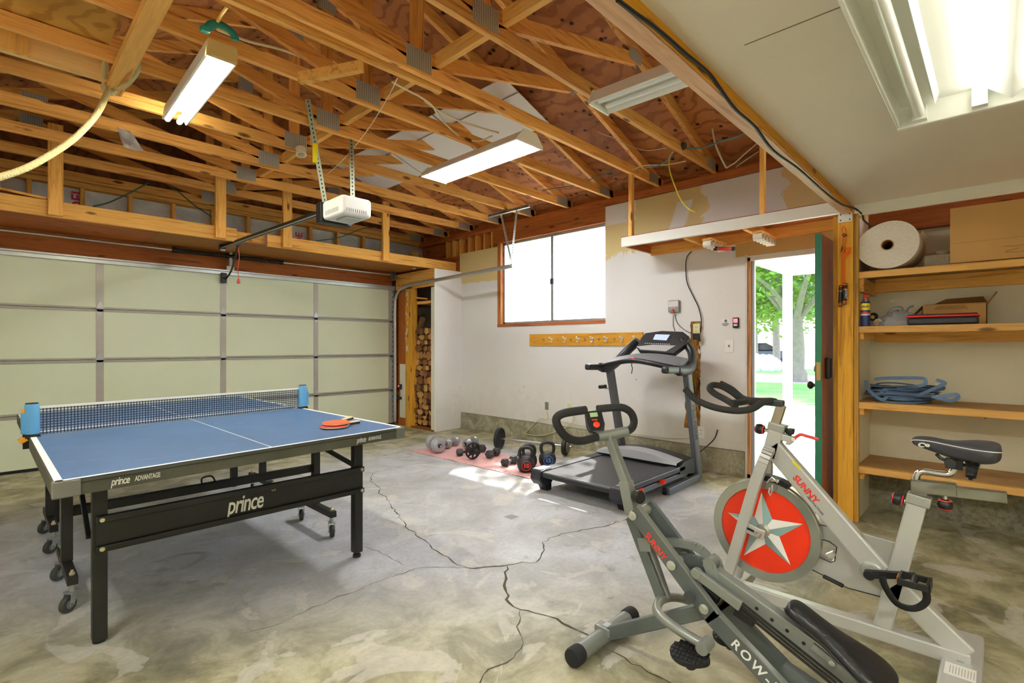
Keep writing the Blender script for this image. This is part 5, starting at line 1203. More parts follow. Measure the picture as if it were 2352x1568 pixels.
# ================================================================= TREADMILL
tm = thing('treadmill', 'black and grey treadmill standing by the window wall', 'treadmill', (4.0, 2.4, 0))
char = mat('treadmill_charcoal', '26282d', .45, noise=.08); dk = mat('treadmill_black', '131417', .4); gr = mat('treadmill_grey', '5c5f65', .38, .35); sgr = mat('silver_plastic', 'a9acb4', .38, .25)
ya, yb = 1.99, 2.86
m = MB(); m.bx(3.26, 4.40, ya + .10, yb - .10, .150, .175); m.cyl((3.255, ya + .10, .150), (3.255, yb - .10, .150), .026, n=16); m.build('belt', mat('belt_black', '212327', .42, noise=.12, nscale=40), tm)
for y0, y1 in ((ya, ya + .10), (yb - .10, yb)):
    MB().bx(3.36, 4.28, y0, y1, .135, .185).build('foot_rail', char, tm, bevel=.01)
for y0, y1, k in ((ya - .012, ya + .10, 1), (yb - .1, yb + .012, -1)):
    m = MB(); m.prism([(3.20, y0, .11), (3.215, y0, .185), (3.28, y0, .192), (3.375, y0, .187), (3.375, y0, .07), (3.30, y0, .05), (3.24, y0, .065)], (0, 1, 0), y1 - y0); ec = m.build('end_cap', char, tm, bevel=.01)
    m = MB(); m.prism([(3.27, y0 + .01, .08), (3.37, y0 + .01, .08), (3.37, y0 + .01, .0), (3.31, y0 + .01, .0)], (0, 1, 0), .085); m.build('foot', dk, tm, bevel=.006)
m = MB(); m.bx(3.265, 3.37, ya + .0, ya + .075, .187, .193); m.build('cap_plate', sgr, tm)
m = MB(); m.bx(3.225, 3.37, yb - .085, yb, .188, .194); m.build('cap_plate', sgr, tm)
text('lettering', 'TRAINER 8.0', (3.27, ya - .0125, .155), (1, 0, 0), (0, -1, 0), .018, mat('print_white', 'e8e8e8'), tm, bold=.0004)
for y in (ya + .02, yb - .05): MB().bx(3.36, 4.36, y, y + .03, .075, .118).build('under_frame', gr, tm, bevel=.003)
for x in (3.50, 3.86):
    m = MB()
    for k in range(3): m.lathe([(.026, 0), (.034, .004), (.034, .009), (.026, .012)], (x, ya + .012, .100 + k * .012), (0, 0, 1), 14)
    m.build('cushion', mat('cushion_red', 'f03a1e', .4), tm, smooth=True)
MB().bar((3.90, ya - .02, .03), (4.50, ya - .02, .045), .035, .055).build('base_rail', gr, tm, bevel=.003)
MB().lathe([(.03, -.014), (.032, .014)], (3.90, ya + .0, .032), (0, 1, 0), 16).build('base_wheel', dk, tm, smooth=True)
MB().bar((3.90, yb + .02, .03), (4.62, yb + .02, .045), .035, .055).build('base_rail', gr, tm, bevel=.003)
# motor hood: silver arc and dark shell
m = MB(); N_ = 14; vs = []
for i in range(N_ + 1):
    t_ = i / N_; y = ya + .0 + (yb - ya) * t_; b0 = math.sin(math.pi * t_)
    xf = 4.13 + .0 - .0 * b0; zt = .205 + .055 * b0
    vs += [(xf + .04, y, .12), (xf + .04 - .07 * b0 * .0, y, zt - .02), (xf + .12, y, zt + .01), (xf + .30, y, zt + .015), (xf + .42, y, zt - .02), (xf + .46, y, .06)]
m.add(vs, [(i*6+k, i*6+k+1, (i+1)*6+k+1, (i+1)*6+k) for i in range(N_) for k in range(5)] + [tuple(range(6)), tuple(N_*6 + k for k in reversed(range(6)))])
m.build('motor_hood', dk, tm, smooth=True)
m = MB(); vs = []
for i in range(N_ + 1):
    t_ = i / N_; y = ya + .02 + (yb - ya - .04) * t_; b0 = math.sin(math.pi * t_)
    vs += [(4.14, y, .198), (4.15, y, .215 + .055 * b0), (4.27, y, .226 + .058 * b0)]
m.add(vs, [(i*3+k, i*3+k+1, (i+1)*3+k+1, (i+1)*3+k) for i in range(N_) for k in range(2)]); m.build('silver_arc', sgr, tm, smooth=True)
for y, x0, x1 in ((2.0, 4.565, 4.33), (2.84, 4.66, 4.385)):
    MB().bar((x0, y, .005), (x1, y, .99), .055, .10, (1, 0, 0)).build('upright', gr, tm, bevel=.018)
xf, zf = 4.565, .0; dv = Vector((4.33 - 4.565, 0, .985)).normalized()
text('lettering', 'PRO-FORM', Vector((4.565, 1.9705, .005)) + dv * .72 + Vector((-.028, 0, 0)), -dv, (0, -1, 0), .062, mat('upright_print', '1c1d22', .4), tm, bold=.0004, xs=1.1)
MB().bar((4.50, 2.0, .06), (4.62, 2.84, .06), .06, .06).build('base_cross', dk, tm)
# console
hb = mat('console_charcoal', '1d1f24', .38)
for y0, xs0 in ((2.0, 3.92), (2.83, 3.99)):
    m = MB(); m.bar((xs0 - .02, y0, 1.035), (xs0 + .28, y0, 1.025), .065, .06); m.build('handle', hb, tm, bevel=.018)
    m = MB(); m.cyl((xs0 + .20, y0, 1.028), (xs0 + .25, y0, 1.026), .04, n=14); m.build('handle_collar', dk, tm, smooth=True)
    P = smooth_pts([(xs0 + .24, y0, 1.02), (4.36, y0 + (.0), 1.02), (4.48, y0 + (.02 if y0 < 2.2 else -.02), 1.08), (4.56, y0 + (.07 if y0 < 2.2 else -.09), 1.19), (4.58, y0 + (.17 if y0 < 2.2 else -.2), 1.29)], 6)
    MB().tube(P, [.040 - .006 * abs(i - len(P) / 2) / len(P) for i in range(len(P))], 12, flat=1.25).build('side_arch', hb, tm, smooth=True)
P = smooth_pts([(4.20, 2.0, 1.03), (4.16, 2.12, 1.055), (4.13, 2.42, 1.10), (4.17, 2.7, 1.06), (4.22, 2.83, 1.035)], 6)
MB().tube(P, .022, 10, flat=1.1).build('pulse_bar', dk, tm, smooth=True)
m = MB(); N_ = 10; vs = []
for i in range(N_ + 1):
    t_ = i / N_; y = 2.03 + .78 * t_; b0 = math.sin(math.pi * t_)
    vs += [(4.20 - .05 * b0, y, 1.045 + .045 * b0), (4.30 - .04 * b0, y, 1.085 + .04 * b0), (4.42, y, 1.12 + .045 * b0), (4.46, y, 1.06)]
m.add(vs, [(i*4+k, i*4+(k+1) % 4, (i+1)*4+(k+1) % 4, (i+1)*4+k) for i in range(N_) for k in range(4)] + [(0, 1, 2, 3), tuple(N_*4+k for k in (3, 2, 1, 0))]); m.build('tray', mat('console_grey', '7b7d84', .4, .2), tm, smooth=True)
def con(px, py, off=0): # console face: leaning plane
    n = Vector((-.80, 0, .6)).normalized(); o = Vector((4.50, 2.4, 1.235)); a = ray(px, py); t_ = (o - Vector((0, 0, CAMH))).dot(n) / a.dot(n)
    return Vector((0, 0, CAMH)) + a * t_ + n * off
cn_n = Vector((-.80, 0, .6)).normalized()
face = [con(*q_) for q_ in ((1462, 797), (1466, 805), (1548, 811), (1575, 790), (1583, 772), (1568, 761), (1520, 759), (1482, 764), (1472, 775))]
MB().prism(face, -cn_n, .05).build('console', dk, tm, bevel=.008)
MB().prism([con(*q_, .001) for q_ in ((1495, 781), (1489, 783), (1498, 766), (1545, 768), (1535, 785))], cn_n, .002).build('screen_surround', hb, tm)
m = MB().prism([con(*q_, .0035) for q_ in ((1500, 780), (1506, 768), (1539, 769), (1531, 782))], cn_n, .001); m.build('screen', mat('screen_pale', 'a7b6cc', .15, emit=.25), tm)
MB().prism([con(*q_, .002) for q_ in ((1462, 796), (1472, 803), (1530, 807), (1552, 794), (1500, 792))], cn_n, .003).build('speaker_strip', mat('console_silver', 'c5c7ca', .3, .4), tm)
m = MB()
for k in range(12): m.prism([con(1481 + k * 5, 787.5 + k * .2, .002), con(1484 + k * 5, 787.6 + k * .2, .002), con(1484 + k * 5, 789.3 + k * .2, .002), con(1481 + k * 5, 789.2 + k * .2, .002)], cn_n, .001)
m.build('button', mat('button_grey', ''), tm)
m = MB(); m.ball((4.13, 2.42, 1.115), .02, .018, .016); sk = m.build('safety_key', red, tm, smooth=True)
m = MB(); m.tube(smooth_pts([(4.12, 2.42, 1.11), (4.11, 2.43, 1.06), (4.115, 2.425, 1.03), (4.11, 2.43, .98)], 5), .004, 6); m.build('key_cord', black, sk)
MB().tube([(4.46, 2.87, .80), (4.43, 2.93, .80)], .012, 10).build('latch_pin', steel, tm, smooth=True)
MB().tube([(4.40, 2.90, .82), (4.40, 2.98, .81)], .02, 12).build('latch_knob', dk, tm, smooth=True)
MB().tube(smooth_pts([(4.60, 2.10, .16), (4.75, 2.03, .25), (4.9, 1.99, .33), (4.935, 1.97, .42)]), .006, 6).build('power_cord', black, tm, smooth=True)
# ================================================================= SPIN BIKE (frame in the plane x = 2.5, front toward +y)
BX = 2.5
def B(px, py, x=BX): return on_x(px, py, x)
bk = thing('exercise_bike', 'silver indoor cycle with a red flywheel disc bearing a big star', 'exercise bike', (BX, .5, 0))
sv = mat('bike_silver', 'c3c4c0', .35, .3, noise=.03); svd = mat('bike_silver_dark', 'a3a59d', .38, .3)
# frame members
m = MB(); m.bar(B(1787, 978), B(1768, 1050), .062, .05, (1, 0, 0)); m.build('head_tube', sv, bk, bevel=.006)
MB().bar(B(1788, 972), B(1784, 988), .07, .058, (1, 0, 0)).build('head_collar', svd, bk, bevel=.004)
m = MB(); m.bar(B(1772, 1022), B(2022, 1312), .085, .05, (1, 0, 0)); m.build('main_tube', sv, bk, bevel=.008)
for dx in (-.075, .075):
    x = BX + dx
    P = smooth_pts([B(1768, 1030, BX + dx * .6), B(1757, 1052, x) if dx < 0 else B(1762, 1052, x), Vector((x, .80, .60)), Vector((x, .865, .36)), Vector((x, .935, .10))], 5)
    m = MB()
    for a, b_ in zip(P, P[1:]): m.bar(a, b_, .045, .032, (1, 0, 0))
    m.build('fork_leg', sv, bk)
seat_top, seat_bot = B(2109, 1146), Vector((BX, .335, .11))
MB().bar(seat_top, seat_bot, .062, .045, (1, 0, 0)).build('seat_tube', sv, bk, bevel=.006)
MB().bar(B(2113, 1136), B(2108, 1158), .075, .055, (1, 0, 0)).build('seat_collar', svd, bk, bevel=.004)
g = [B(*q_) for q_ in ((1978, 1222), (2062, 1246), (2048, 1305), (2030, 1300))]; MB().prism([p - Vector((.008, 0, 0)) for p in g], (1, 0, 0), .016).build('gusset_plate', svd, bk, bevel=.003)
MB().bar((BX, .93, .085), (BX, .07, .085), .05, .055, (0, 0, 1)).build('base_tube', sv, bk, bevel=.006)
MB().bar(B(2048, 1338), Vector((BX, .085, .10)), .085, .045, (1, 0, 0)).build('rear_strut', sv, bk, bevel=.008)
m = MB(); m.bx(BX - .26, BX + .26, .04, .155, .025, .08); s_ = m.build('rear_stabilizer', sv, bk, bevel=.01)
for dx in (-.24, .24): MB().bx(BX + dx - .03, BX + dx + .03, .05, .145, .0, .026).build('foot_pad', rubber, s_, bevel=.004)
m = MB(); m.bx(BX - .15, BX - .06, .055, .14, .081, .0822); wl = m.build('warning_label', mat('label_white', 'eceae4', .5), s_)
m = MB()
for k in range(9): m.bx(BX - .135 + .0, BX - .078, .06 + k * .008, .0615 + k * .008, .0822, .0826)
m.build('print_lines', mat('print_grey', '8b8a86', .6), wl)
for dx in (-.02, .10): MB().lathe([(.012, 0), (.011, .004), (.0, .006)], (BX + dx, .10, .08), (0, 0, 1), 12).build('bolt', steel, s_, smooth=True)
s_ = MB().bx(BX - .25, BX + .25, .90, .99, .03, .08).build('front_stabilizer', sv, bk, bevel=.01)
for dx in (-.22, .22): MB().lathe([(.03, -.012), (.032, .012)], (BX + dx, 1.0, .032), (1, 0, 0), 16).build('transport_wheel', black, s_, smooth=True)
for dx in (-.2, .2): MB().bx(BX + dx - .03, BX + dx + .03, .91, .98, 0, .03).build('foot_pad', rubber, s_)
# flywheel
wc = Vector((BX, .780, .388)); Rw = .232
m = MB(); prof = [(.19, -.004), (.192, -.016), (Rw - .003, -.017), (Rw, -.014), (Rw, .014), (Rw - .003, .017), (.192, .016), (.19, .004)]
m.lathe(prof, wc, (1, 0, 0), 72); m.f = m.f[:-2]; m.m = m.m[:-2]
rim = mat('wheel_rim_steel', 'b7bdb9', .22, .85, noise=.1, nscale=5); fw = m.build('flywheel_rim', rim, bk, smooth=True)
MB().lathe([(.02, -.006), (.1915, -.006), (.1915, .006), (.02, .006)], wc, (1, 0, 0), 60).build('red_disc', mat('flywheel_red', 'e8330f', .4), bk)
st_w, st_d = mat('star_white', 'ecece8', .45), mat('star_teal_grey', '8fb0b0', .5)
m = MB(); c_ = wc + Vector((-.024, 0, 0)); rot = math.radians(90 + 4)
tips = [wc + Vector((-.0065, -.172 * math.cos(rot + k * 2 * math.pi / 5), .172 * math.sin(rot + k * 2 * math.pi / 5))) for k in range(5)]
ins = [wc + Vector((-.0065, -.066 * math.cos(rot + (k + .5) * 2 * math.pi / 5), .066 * math.sin(rot + (k + .5) * 2 * math.pi / 5))) for k in range(5)]
for k in range(5):
    m.add([c_, tips[k], ins[k]], [(0, 1, 2)], 0); m.add([c_, ins[k - 1], tips[k]], [(0, 1, 2)], 1)
m.build('star', [st_w, st_d], bk)
m = MB(); m.lathe([(.030, 0), (.030, .012), (.022, .02), (.0, .02)], wc + Vector((-.018, 0, 0)), (-1, 0, 0), 24); m.cyl(wc + Vector((-.03, 0, 0)), wc + Vector((-.095, 0, 0)), .008, n=12); m.lathe([(.013, 0), (.013, .01), (.008, .018), (0, .02)], wc + Vector((-.085, .0, 0)), (-1, 0, 0), 12); m.cyl(wc + Vector((-.02, 0, 0)), wc + Vector((.095, 0, 0)), .008, n=12)
m.build('hub', mat('nickel', 'c9cabf', .3, .8), bk, smooth=True)
y_f = .865 + .0; m = MB(); m.bar(wc + Vector((-.078, .085, .022)), wc + Vector((-.078, -.022, -.004)), .045, .006, (1, 0, 0)); ax = m.build('axle_plate', sv, bk, bevel=.004)
MB().bar(wc + Vector((-.0825, .05, .014)), wc + Vector((-.0825, .02, .006)), .009, .004, (1, 0, 0)).build('slot', black, ax)
# belt guard
G = [(1868, 1200), (1902, 1209), (2030, 1345), (2027, 1371), (2016, 1372), (1948, 1350), (1852, 1301), (1866, 1277)]
H = [(1872, 1234), (1905, 1243), (1922, 1256), (1917, 1288), (1908, 1291), (1871, 1274)]
gx = BX + .03
m = MB(); o_ = [B(*q_, gx) for q_ in G]
outer = [o_[0], o_[1], o_[2], o_[3], o_[4], o_[5], o_[6], o_[7]]; hh = [B(*q_, gx) for q_ in H]
quads = [(o_[0], o_[1], hh[1], hh[0]), (o_[1], o_[2], hh[3], hh[2]), (o_[1], hh[2], hh[1]), (o_[2], o_[3], o_[4], hh[3]), (o_[4], o_[5], hh[4], hh[3]), (o_[5], o_[6], hh[5], hh[4]), (o_[6], o_[7], hh[5])]
for q_ in quads: m.prism(list(q_), (1, 0, 0), .045)
m.build('belt_guard', sv, bk)
m = MB(); m.tube([p + Vector((-.001, 0, 0)) for p in hh + [hh[0]]], .0022, 5); m.tube([p + Vector((-.001, 0, 0)) for p in (o_[0], o_[1], o_[2])], .002, 5); m.tube([p + Vector((-.001, 0, 0)) for p in (o_[3], o_[5], o_[6])], .002, 5); m.build('guard_edge', black, bk)
MB().bar(B(1890, 1322, BX + .02), B(1938, 1346, BX + .02), .014, .02, (1, 0, 0)).build('belt_tensioner', black, bk, bevel=.005)
m = MB(); m.bar(B(1905, 1268), B(1912, 1278), .02, .03); m.build('spring_clip', chrome, bk)
# brake
m = MB(); a0 = .25
P = [wc + Vector((0, (Rw + .012) * math.sin(a), (Rw + .012) * math.cos(a))) for a in [-.45 + .08 * i for i in range(8)]]
for a, b_ in zip(P, P[1:]): m.bar(a, b_, .05, .022, (0, 0, 1))
bp = m.build('brake_pad', black, bk)
m = MB(); m.bar(B(1773, 1092), B(1775, 1118), .02, .02); m.cyl(B(1765, 1102, 2.46), B(1790, 1104, 2.46), .007, n=10); m.tube([B(1762, 1108, 2.45), B(1774, 1096, 2.45), B(1787, 1108, 2.45)], .006, 8); m.tube([B(1768, 1118, 2.45), B(1766, 1130, 2.45), B(1769, 1138, 2.45), B(1773, 1130, 2.45), B(1773, 1112, 2.45)], .004, 6); m.build('brake_clasp', chrome, bk, smooth=True)
m = MB(); m.bar(B(1790, 1000), B(1822, 1010), .03, .035, (1, 0, 0)); m.prism([B(1815, 1003, 2.48), B(1826, 1010, 2.48), B(1812, 1023, 2.48), B(1802, 1020, 2.48)], (1, 0, 0), .035); bb_ = m.build('brake_bracket', sv, bk, bevel=.003)
MB().cyl(B(1822, 1009, 2.475), B(1822, 1009, 2.53), .008, n=10).build('bolt', chrome, bb_)
p = B(1814, 998); m = MB(); m.lathe([(.008, -.015), (.008, .0), (.017, .004), (.021, .022), (.019, .028), (0, .03)], p, (0, 0, 1), 18); m.build('resistance_knob', black, bk, smooth=True)
m = MB(); m.tube(smooth_pts([B(1825, 1006), B(1838, 998), B(1850, 1000), B(1880, 1009)], 5), [.004] * 6 + [.009] * 9 + [.005], 8, flat=.5) if False else m.tube(smooth_pts([B(1825, 1006), B(1838, 998), B(1852, 1001), B(1880, 1009)], 5), .0085, 8, flat=.8)
m.build('brake_lever', mat('lever_red', 'e2423c', .45), bk, smooth=True)
def ballknob(px, py, qx, qy, nm='adjusting_knob'):
    a, b_ = B(px, py), B(qx, qy); d = (a - b_).normalized()
    t_ = MB(); t_.cyl(b_, a, .008, n=10); k = t_.build(nm, chrome, bk, smooth=True)
    t_ = MB(); t_.lathe([(.010, -.02), (.021, -.012), (.025, .0), (.022, .014), (.012, .022), (0, .024)], a, d, 20); t_.build('grip', black, k, smooth=True)
    for o_2, r_ in ((-.014, .0212), (.015, .0222)): MB().lathe([(r_ - .002, -.003), (r_, 0), (r_ - .003, .003)], a + d * o_2, d, 20).build('red_band', red, k, smooth=True)
ballknob(1746, 985, 1775, 990); ballknob(2062, 1146, 2095, 1156); ballknob(2171, 1158, 2171, 1138)
# handlebar
foamm = mat('grip_foam', '262625', .85, noise=.1, nscale=60)
m = MB(); m.bar(B(1795, 930), B(1779, 980), .038, .03, (1, 0, 0)); m.build('handlebar_post', mat('bare_post', 'a89c8c', .3, .7), bk, bevel=.003)
m = MB(); m.bar(B(1752, 922), B(1801, 927), .035, .03, (0, 0, 1)); m.build('handlebar_clamp', mat('clamp_dark', '46484a', .45, .4), bk, bevel=.006)
def hx(l): return [on_x(x, y, BX + dx) for x, y, dx in l]
hbm = MB()
hbm.tube(smooth_pts(hx([(1574, 893, -.19), (1598, 917, -.195), (1640, 935, -.19), (1690, 943, -.165), (1728, 938, -.12), (1752, 924, -.06), (1775, 922, 0)]), 6), .0155, 12)
hbm.tube(smooth_pts(hx([(1690, 932, -.10), (1668, 918, -.055), (1642, 904, -.05), (1630, 892, -.04), (1638, 884, -.0), (1660, 888, .04), (1688, 905, .05), (1705, 922, .06)]), 6), .0155, 12)
hbm.tube(smooth_pts(hx([(1655, 880, .19), (1680, 893, .18), (1708, 915, .15), (1740, 920, .10), (1768, 920, .05), (1780, 922, 0)]), 6), .0155, 12)
hbm.tube(smooth_pts(hx([(1680, 925, -.11), (1700, 924, -.02), (1712, 923, .08)]), 4), .015, 10)
hbm.tube(smooth_pts(hx([(1720, 922, -.03), (1750, 922, -.02), (1775, 924, 0)]), 4), .017, 10)
hbm.build('handlebar', foamm, bk, smooth=True)
chrome2 = mat('dark_chrome', '9a9c9f', .05, 1)
# seat slider, post and saddle
m = MB(); m.bar(B(2112, 1135), B(2117, 1108), .045, .035, (1, 0, 0)); m.build('seat_post', chrome2, bk)
m = MB(); m.bar(B(2092, 1113), B(2198, 1125), .048, .04, (1, 0, 0)); m.build('slider_sleeve', chrome2, bk, bevel=.003)
m = MB(); m.bar(B(2140, 1122), B(2314, 1142), .038, .032, (1, 0, 0)); m.build('slider_bar', chrome2, bk, bevel=.002)
m = MB(); m.tube(smooth_pts([B(2104, 1104), B(2108, 1088), B(2122, 1082), B(2155, 1087), B(2180, 1088), B(2192, 1078), B(2197, 1062)], 6), .0115, 12); m.build('bent_post', chrome, bk, smooth=True)
m = MB(); m.bar(B(2172, 1062), B(2212, 1068), .035, .03, (1, 0, 0)); m.cyl(B(2182, 1064, BX - .03), B(2182, 1064, BX + .03), .017, n=16); m.tube([B(2150, 1042), B(2160, 1052), B(2180, 1060), B(2215, 1068), B(2230, 1066)], .006, 8); m.build('saddle_clamp', black, bk, smooth=True)
for dx in (-.05, .05):
    p, q = B(2235, 1058, BX + dx), B(2229, 1102, BX + dx); d = (q - p)
    m = MB(); n_ = 9
    for k in range(n_): m.lathe([(.016, -.0035), (.0215 - .0012 * k, 0), (.016, .0035)], p + d * (.15 + .75 * k / n_), d, 16)
    m.cyl(p, q, .012, .006, n=10); m.build('saddle_spring', black, bk, smooth=True)
secs = [(.243, .012, .004, .866), (.236, .018, .018, .866), (.215, .024, .028, .866), (.18, .030, .038, .863), (.145, .036, .046, .857), (.11, .050, .052, .853), (.075, .078, .056, .852), (.04, .100, .056, .853), (.01, .104, .050, .855), (-.004, .085, .036, .857), (-.010, .055, .018, .858)]
m = MB(); vs = []; n_ = 20; pip = []
for (y, w2, hh_, z0) in secs:
    for k in range(n_):
        a = 2 * math.pi * k / n_; ca, sa = math.cos(a), math.sin(a)
        zz = z0 + (hh_ * .55 * sa if sa > 0 else hh_ * .72 * sa) + (.010 if sa > 0 else 0) - (.008 * math.exp(-((y - .13) / .04) ** 2) if sa > .3 else 0)
        vs.append((BX + w2 * (abs(ca) ** .75) * (1 if ca > 0 else -1), y, zz))
    pip.append((w2, y, z0, hh_))
L_ = len(secs)
m.add(vs, [(i*n_+k, i*n_+(k+1) % n_, (i+1)*n_+(k+1) % n_, (i+1)*n_+k) for i in range(L_-1) for k in range(n_)] + [tuple(reversed(range(n_))), tuple((L_-1)*n_+k for k in range(n_))])
sd = m.build('saddle', mat('saddle_grey', '36373b', .5, noise=.08, nscale=40), bk, smooth=True)
ssm = sd.modifiers.new('smooth', 'SUBSURF'); ssm.levels = 1; ssm.render_levels = 2
for k in (-1, 1): MB().tube(smooth_pts([(BX + k * (w2 * .93 + .001), y, z0 + hh_ * .26 + .004) for w2, y, z0, hh_ in pip], 4), .0016, 5).build('piping', mat('piping_white', 'e4e4e4', .5), sd, smooth=True)
text('lettering', 'C9', (BX - .034, .224, .856), (-.42, -1, -.12), (-1, .42, .1), .024, sil, bk, bold=.0012, xs=1.25, shear=.3)
# crank, pedals
cx_ = B(2000, 1314, 2.46)
m = MB(); m.lathe([(.038, 0), (.040, .01), (.034, .016), (.022, .018)], cx_ + Vector((.02, 0, 0)), (-1, 0, 0), 24); m.cyl(cx_ + Vector((.02, 0, 0)), cx_ + Vector((-.03, 0, 0)), .016, n=14); m.build('bottom_bracket', svd, bk, smooth=True)
ce = B(2104, 1322, 2.42)
m = MB(); m.bar(cx_ + Vector((-.03, .012, 0)), ce + Vector((0, 0, 0)), .034, .016, (1, 0, 0), 0, .024, .014); m.cyl(cx_ + Vector((-.02, 0, 0)), cx_ + Vector((-.04, 0, 0)), .02, n=16); m.build('crank_arm', black, bk, bevel=.003, smooth=True)
m = MB(); q = B(1905, 1306, 2.58); m.bar(cx_ + Vector((.12, 0, 0)), q + Vector((.06, 0, -.0)), .03, .015, (1, 0, 0)); m.build('crank_arm', black, bk)
pe = ce + Vector((-.06, 0, 0))
def pedal(pe, nm='pedal'):
    t_ = MB(); t_.bx(pe.x - .045, pe.x + .045, pe.y - .045, pe.y - .037, pe.z - .014, pe.z + .014); t_.bx(pe.x - .045, pe.x + .045, pe.y + .037, pe.y + .045, pe.z - .014, pe.z + .014)
    t_.bx(pe.x - .048, pe.x - .040, pe.y - .045, pe.y + .045, pe.z - .012, pe.z + .012); t_.bx(pe.x + .040, pe.x + .048, pe.y - .045, pe.y + .045, pe.z - .012, pe.z + .012); t_.cyl((pe.x - .05, pe.y, pe.z), (pe.x + .055, pe.y, pe.z), .012, n=10)
    for k in range(6): t_.bx(pe.x - .04 + k * .014, pe.x - .034 + k * .014, pe.y - .05, pe.y - .045, pe.z - .018, pe.z + .018)
    p_ = t_.build(nm, mat('pedal_black', '2c2c2c', .35, .4), bk, bevel=.002)
    MB().bx(pe.x - .025, pe.x + .02, pe.y + .0455, pe.y + .049, pe.z - .009, pe.z + .009).build('reflector', mat('reflector_orange', 'f2811d', .3), p_)
    t_ = MB(); t_.tube(smooth_pts([(pe.x, pe.y - .03, pe.z - .01), (pe.x - .0, pe.y - .035, pe.z - .06), (pe.x + .0, pe.y - .0, pe.z - .10), (pe.x, pe.y + .05, pe.z - .10), (pe.x, pe.y + .085, pe.z - .05), (pe.x, pe.y + .095, pe.z - .015)], 5), .012, 8, flat=.2, up=(1, 0, 0)); t_.build('toe_cage', black, p_, smooth=True)
pedal(pe)
txd = (B(2000, 1285) - B(1776, 1028)).normalized()
text('lettering', 'SUNNY', B(1820, 1097, BX - .0265), txd, (-1, 0, 0), .037, mat('print_red', 'e2341e', .45), bk, bold=.0012, xs=1.05)
text('lettering', 'HEALTH & FITNESS', B(1852, 1140, BX - .0265), txd, (-1, 0, 0), .0115, mat('print_dark', '2b2b2b', .5), bk, xs=.95)
MB().bar(B(1820, 1058, BX - .0255), B(1838, 1076, BX - .0255), .004, .012).build('yellow_sticker', mat('sticker_yellow', 'd8d23c', .5), bk)

# ================================================================= ROW-AND-RIDE MACHINE (plane x = 1.78, front toward +y)
RX = 1.78
def Q(px, py, x=RX): return on_x(px, py, x)
rm = thing('rowing_rider', 'grey squat and row exercise machine with looped black handles and long black seat', 'exercise machine', (RX, .8, 0))
rg = mat('rower_grey', '878c87', .36, .35, noise=.04); rgd = mat('rower_dark', '5f6665', .4, .35)
MB().cyl((1.585, 1.18, .038), (1.975, 1.18, .038), .032, n=18).build('front_stabilizer', rg, rm, smooth=True)
for x0, x1 in ((1.555, 1.61), (1.95, 2.005)): MB().lathe([(.034, 0), (.037, .008), (.037, .045), (.034, .055)], (x0, 1.18, .038), (1, 0, 0), 18).build('end_cap', rubber, rm, smooth=True)
MB().bx(1.755, 1.805, 1.14, 1.215, .045, .08).build('stabilizer_bracket', rg, rm, bevel=.006)
tE = Q(1602, 1386)
MB().bar((RX, 1.165, .05), (RX, .72, .315), .04, .05, (0, 0, 1)).build('base_tube', rgd, rm, bevel=.005)
MB().bx(1.765, 1.797, 1.145, 1.18, .079, .085).build('bolt', steel, rm)
# column and handles
hc = Q(1398, 1000); cb = Q(1440, 1112); c2 = Q(1452, 1178)
MB().bar(hc, cb, .034, .034, (1, 0, 0)).build('inner_column', rg, rm, bevel=.004)
cbx = hc.lerp(cb, .93)
MB().bar(cbx, c2, .044, .044, (1, 0, 0)).build('outer_column', rg, rm, bevel=.004)
kn = cb.lerp(c2, .35); m = MB(); m.cyl(kn + Vector((0, -.02, 0)), kn + Vector((0, -.045, .0)), .008, n=10); k_ = m.build('adjusting_knob', steel, rm)
MB().lathe([(.012, 0), (.024, .004), (.026, .03), (.022, .034)], kn + Vector((-.0, -.03, .0)), (-.35, -.9, .1), 18).build('knob_grip', black, k_, smooth=True)
def HH(l): return [on_x(x, y, RX + dx) for x, y, dx in l]
m = MB(); m.tube(HH([(1372, 1003, -.045), (1398, 999, 0), (1440, 990, .07)]), .021, 14); hs = m.build('handle_sleeve', rg, rm, smooth=True)
for dx in (-.03, .035):
    for k in (0, 1):
        p = Q(1388 + dx * 500, 1008, RX + dx); m = MB(); m.lathe([(.009, 0), (.011, .012), (.007, .018)], p + Vector((0, 0, -.008)), (0, .3, -1), 10); m.build('bolt', steel, hs, smooth=True) if k == 0 else None
m = MB(); m.tube(smooth_pts(HH([(1375, 1002, -.04), (1335, 1012, -.13), (1305, 1006, -.20), (1285, 985, -.25), (1278, 962, -.27), (1295, 949, -.25), (1345, 941, -.16)]), 7), .0165, 14); m.build('left_handle', foamm, rm, smooth=True)
m = MB(); m.tube(smooth_pts(HH([(1435, 992, .06), (1460, 983, .15), (1478, 974, .20), (1482, 960, .22), (1470, 940, .20), (1448, 934, .15), (1378, 938, .02)]) if False else [on_x(x, y, RX + dx) for x, y, dx in ((1432, 992, .06), (1449, 985, .13), (1456, 970, .16), (1452, 952, .16), (1440, 940, .14), (1420, 935, .10), (1372, 939, .02))], 7), .0165, 14); m.build('right_handle', foamm, rm, smooth=True)
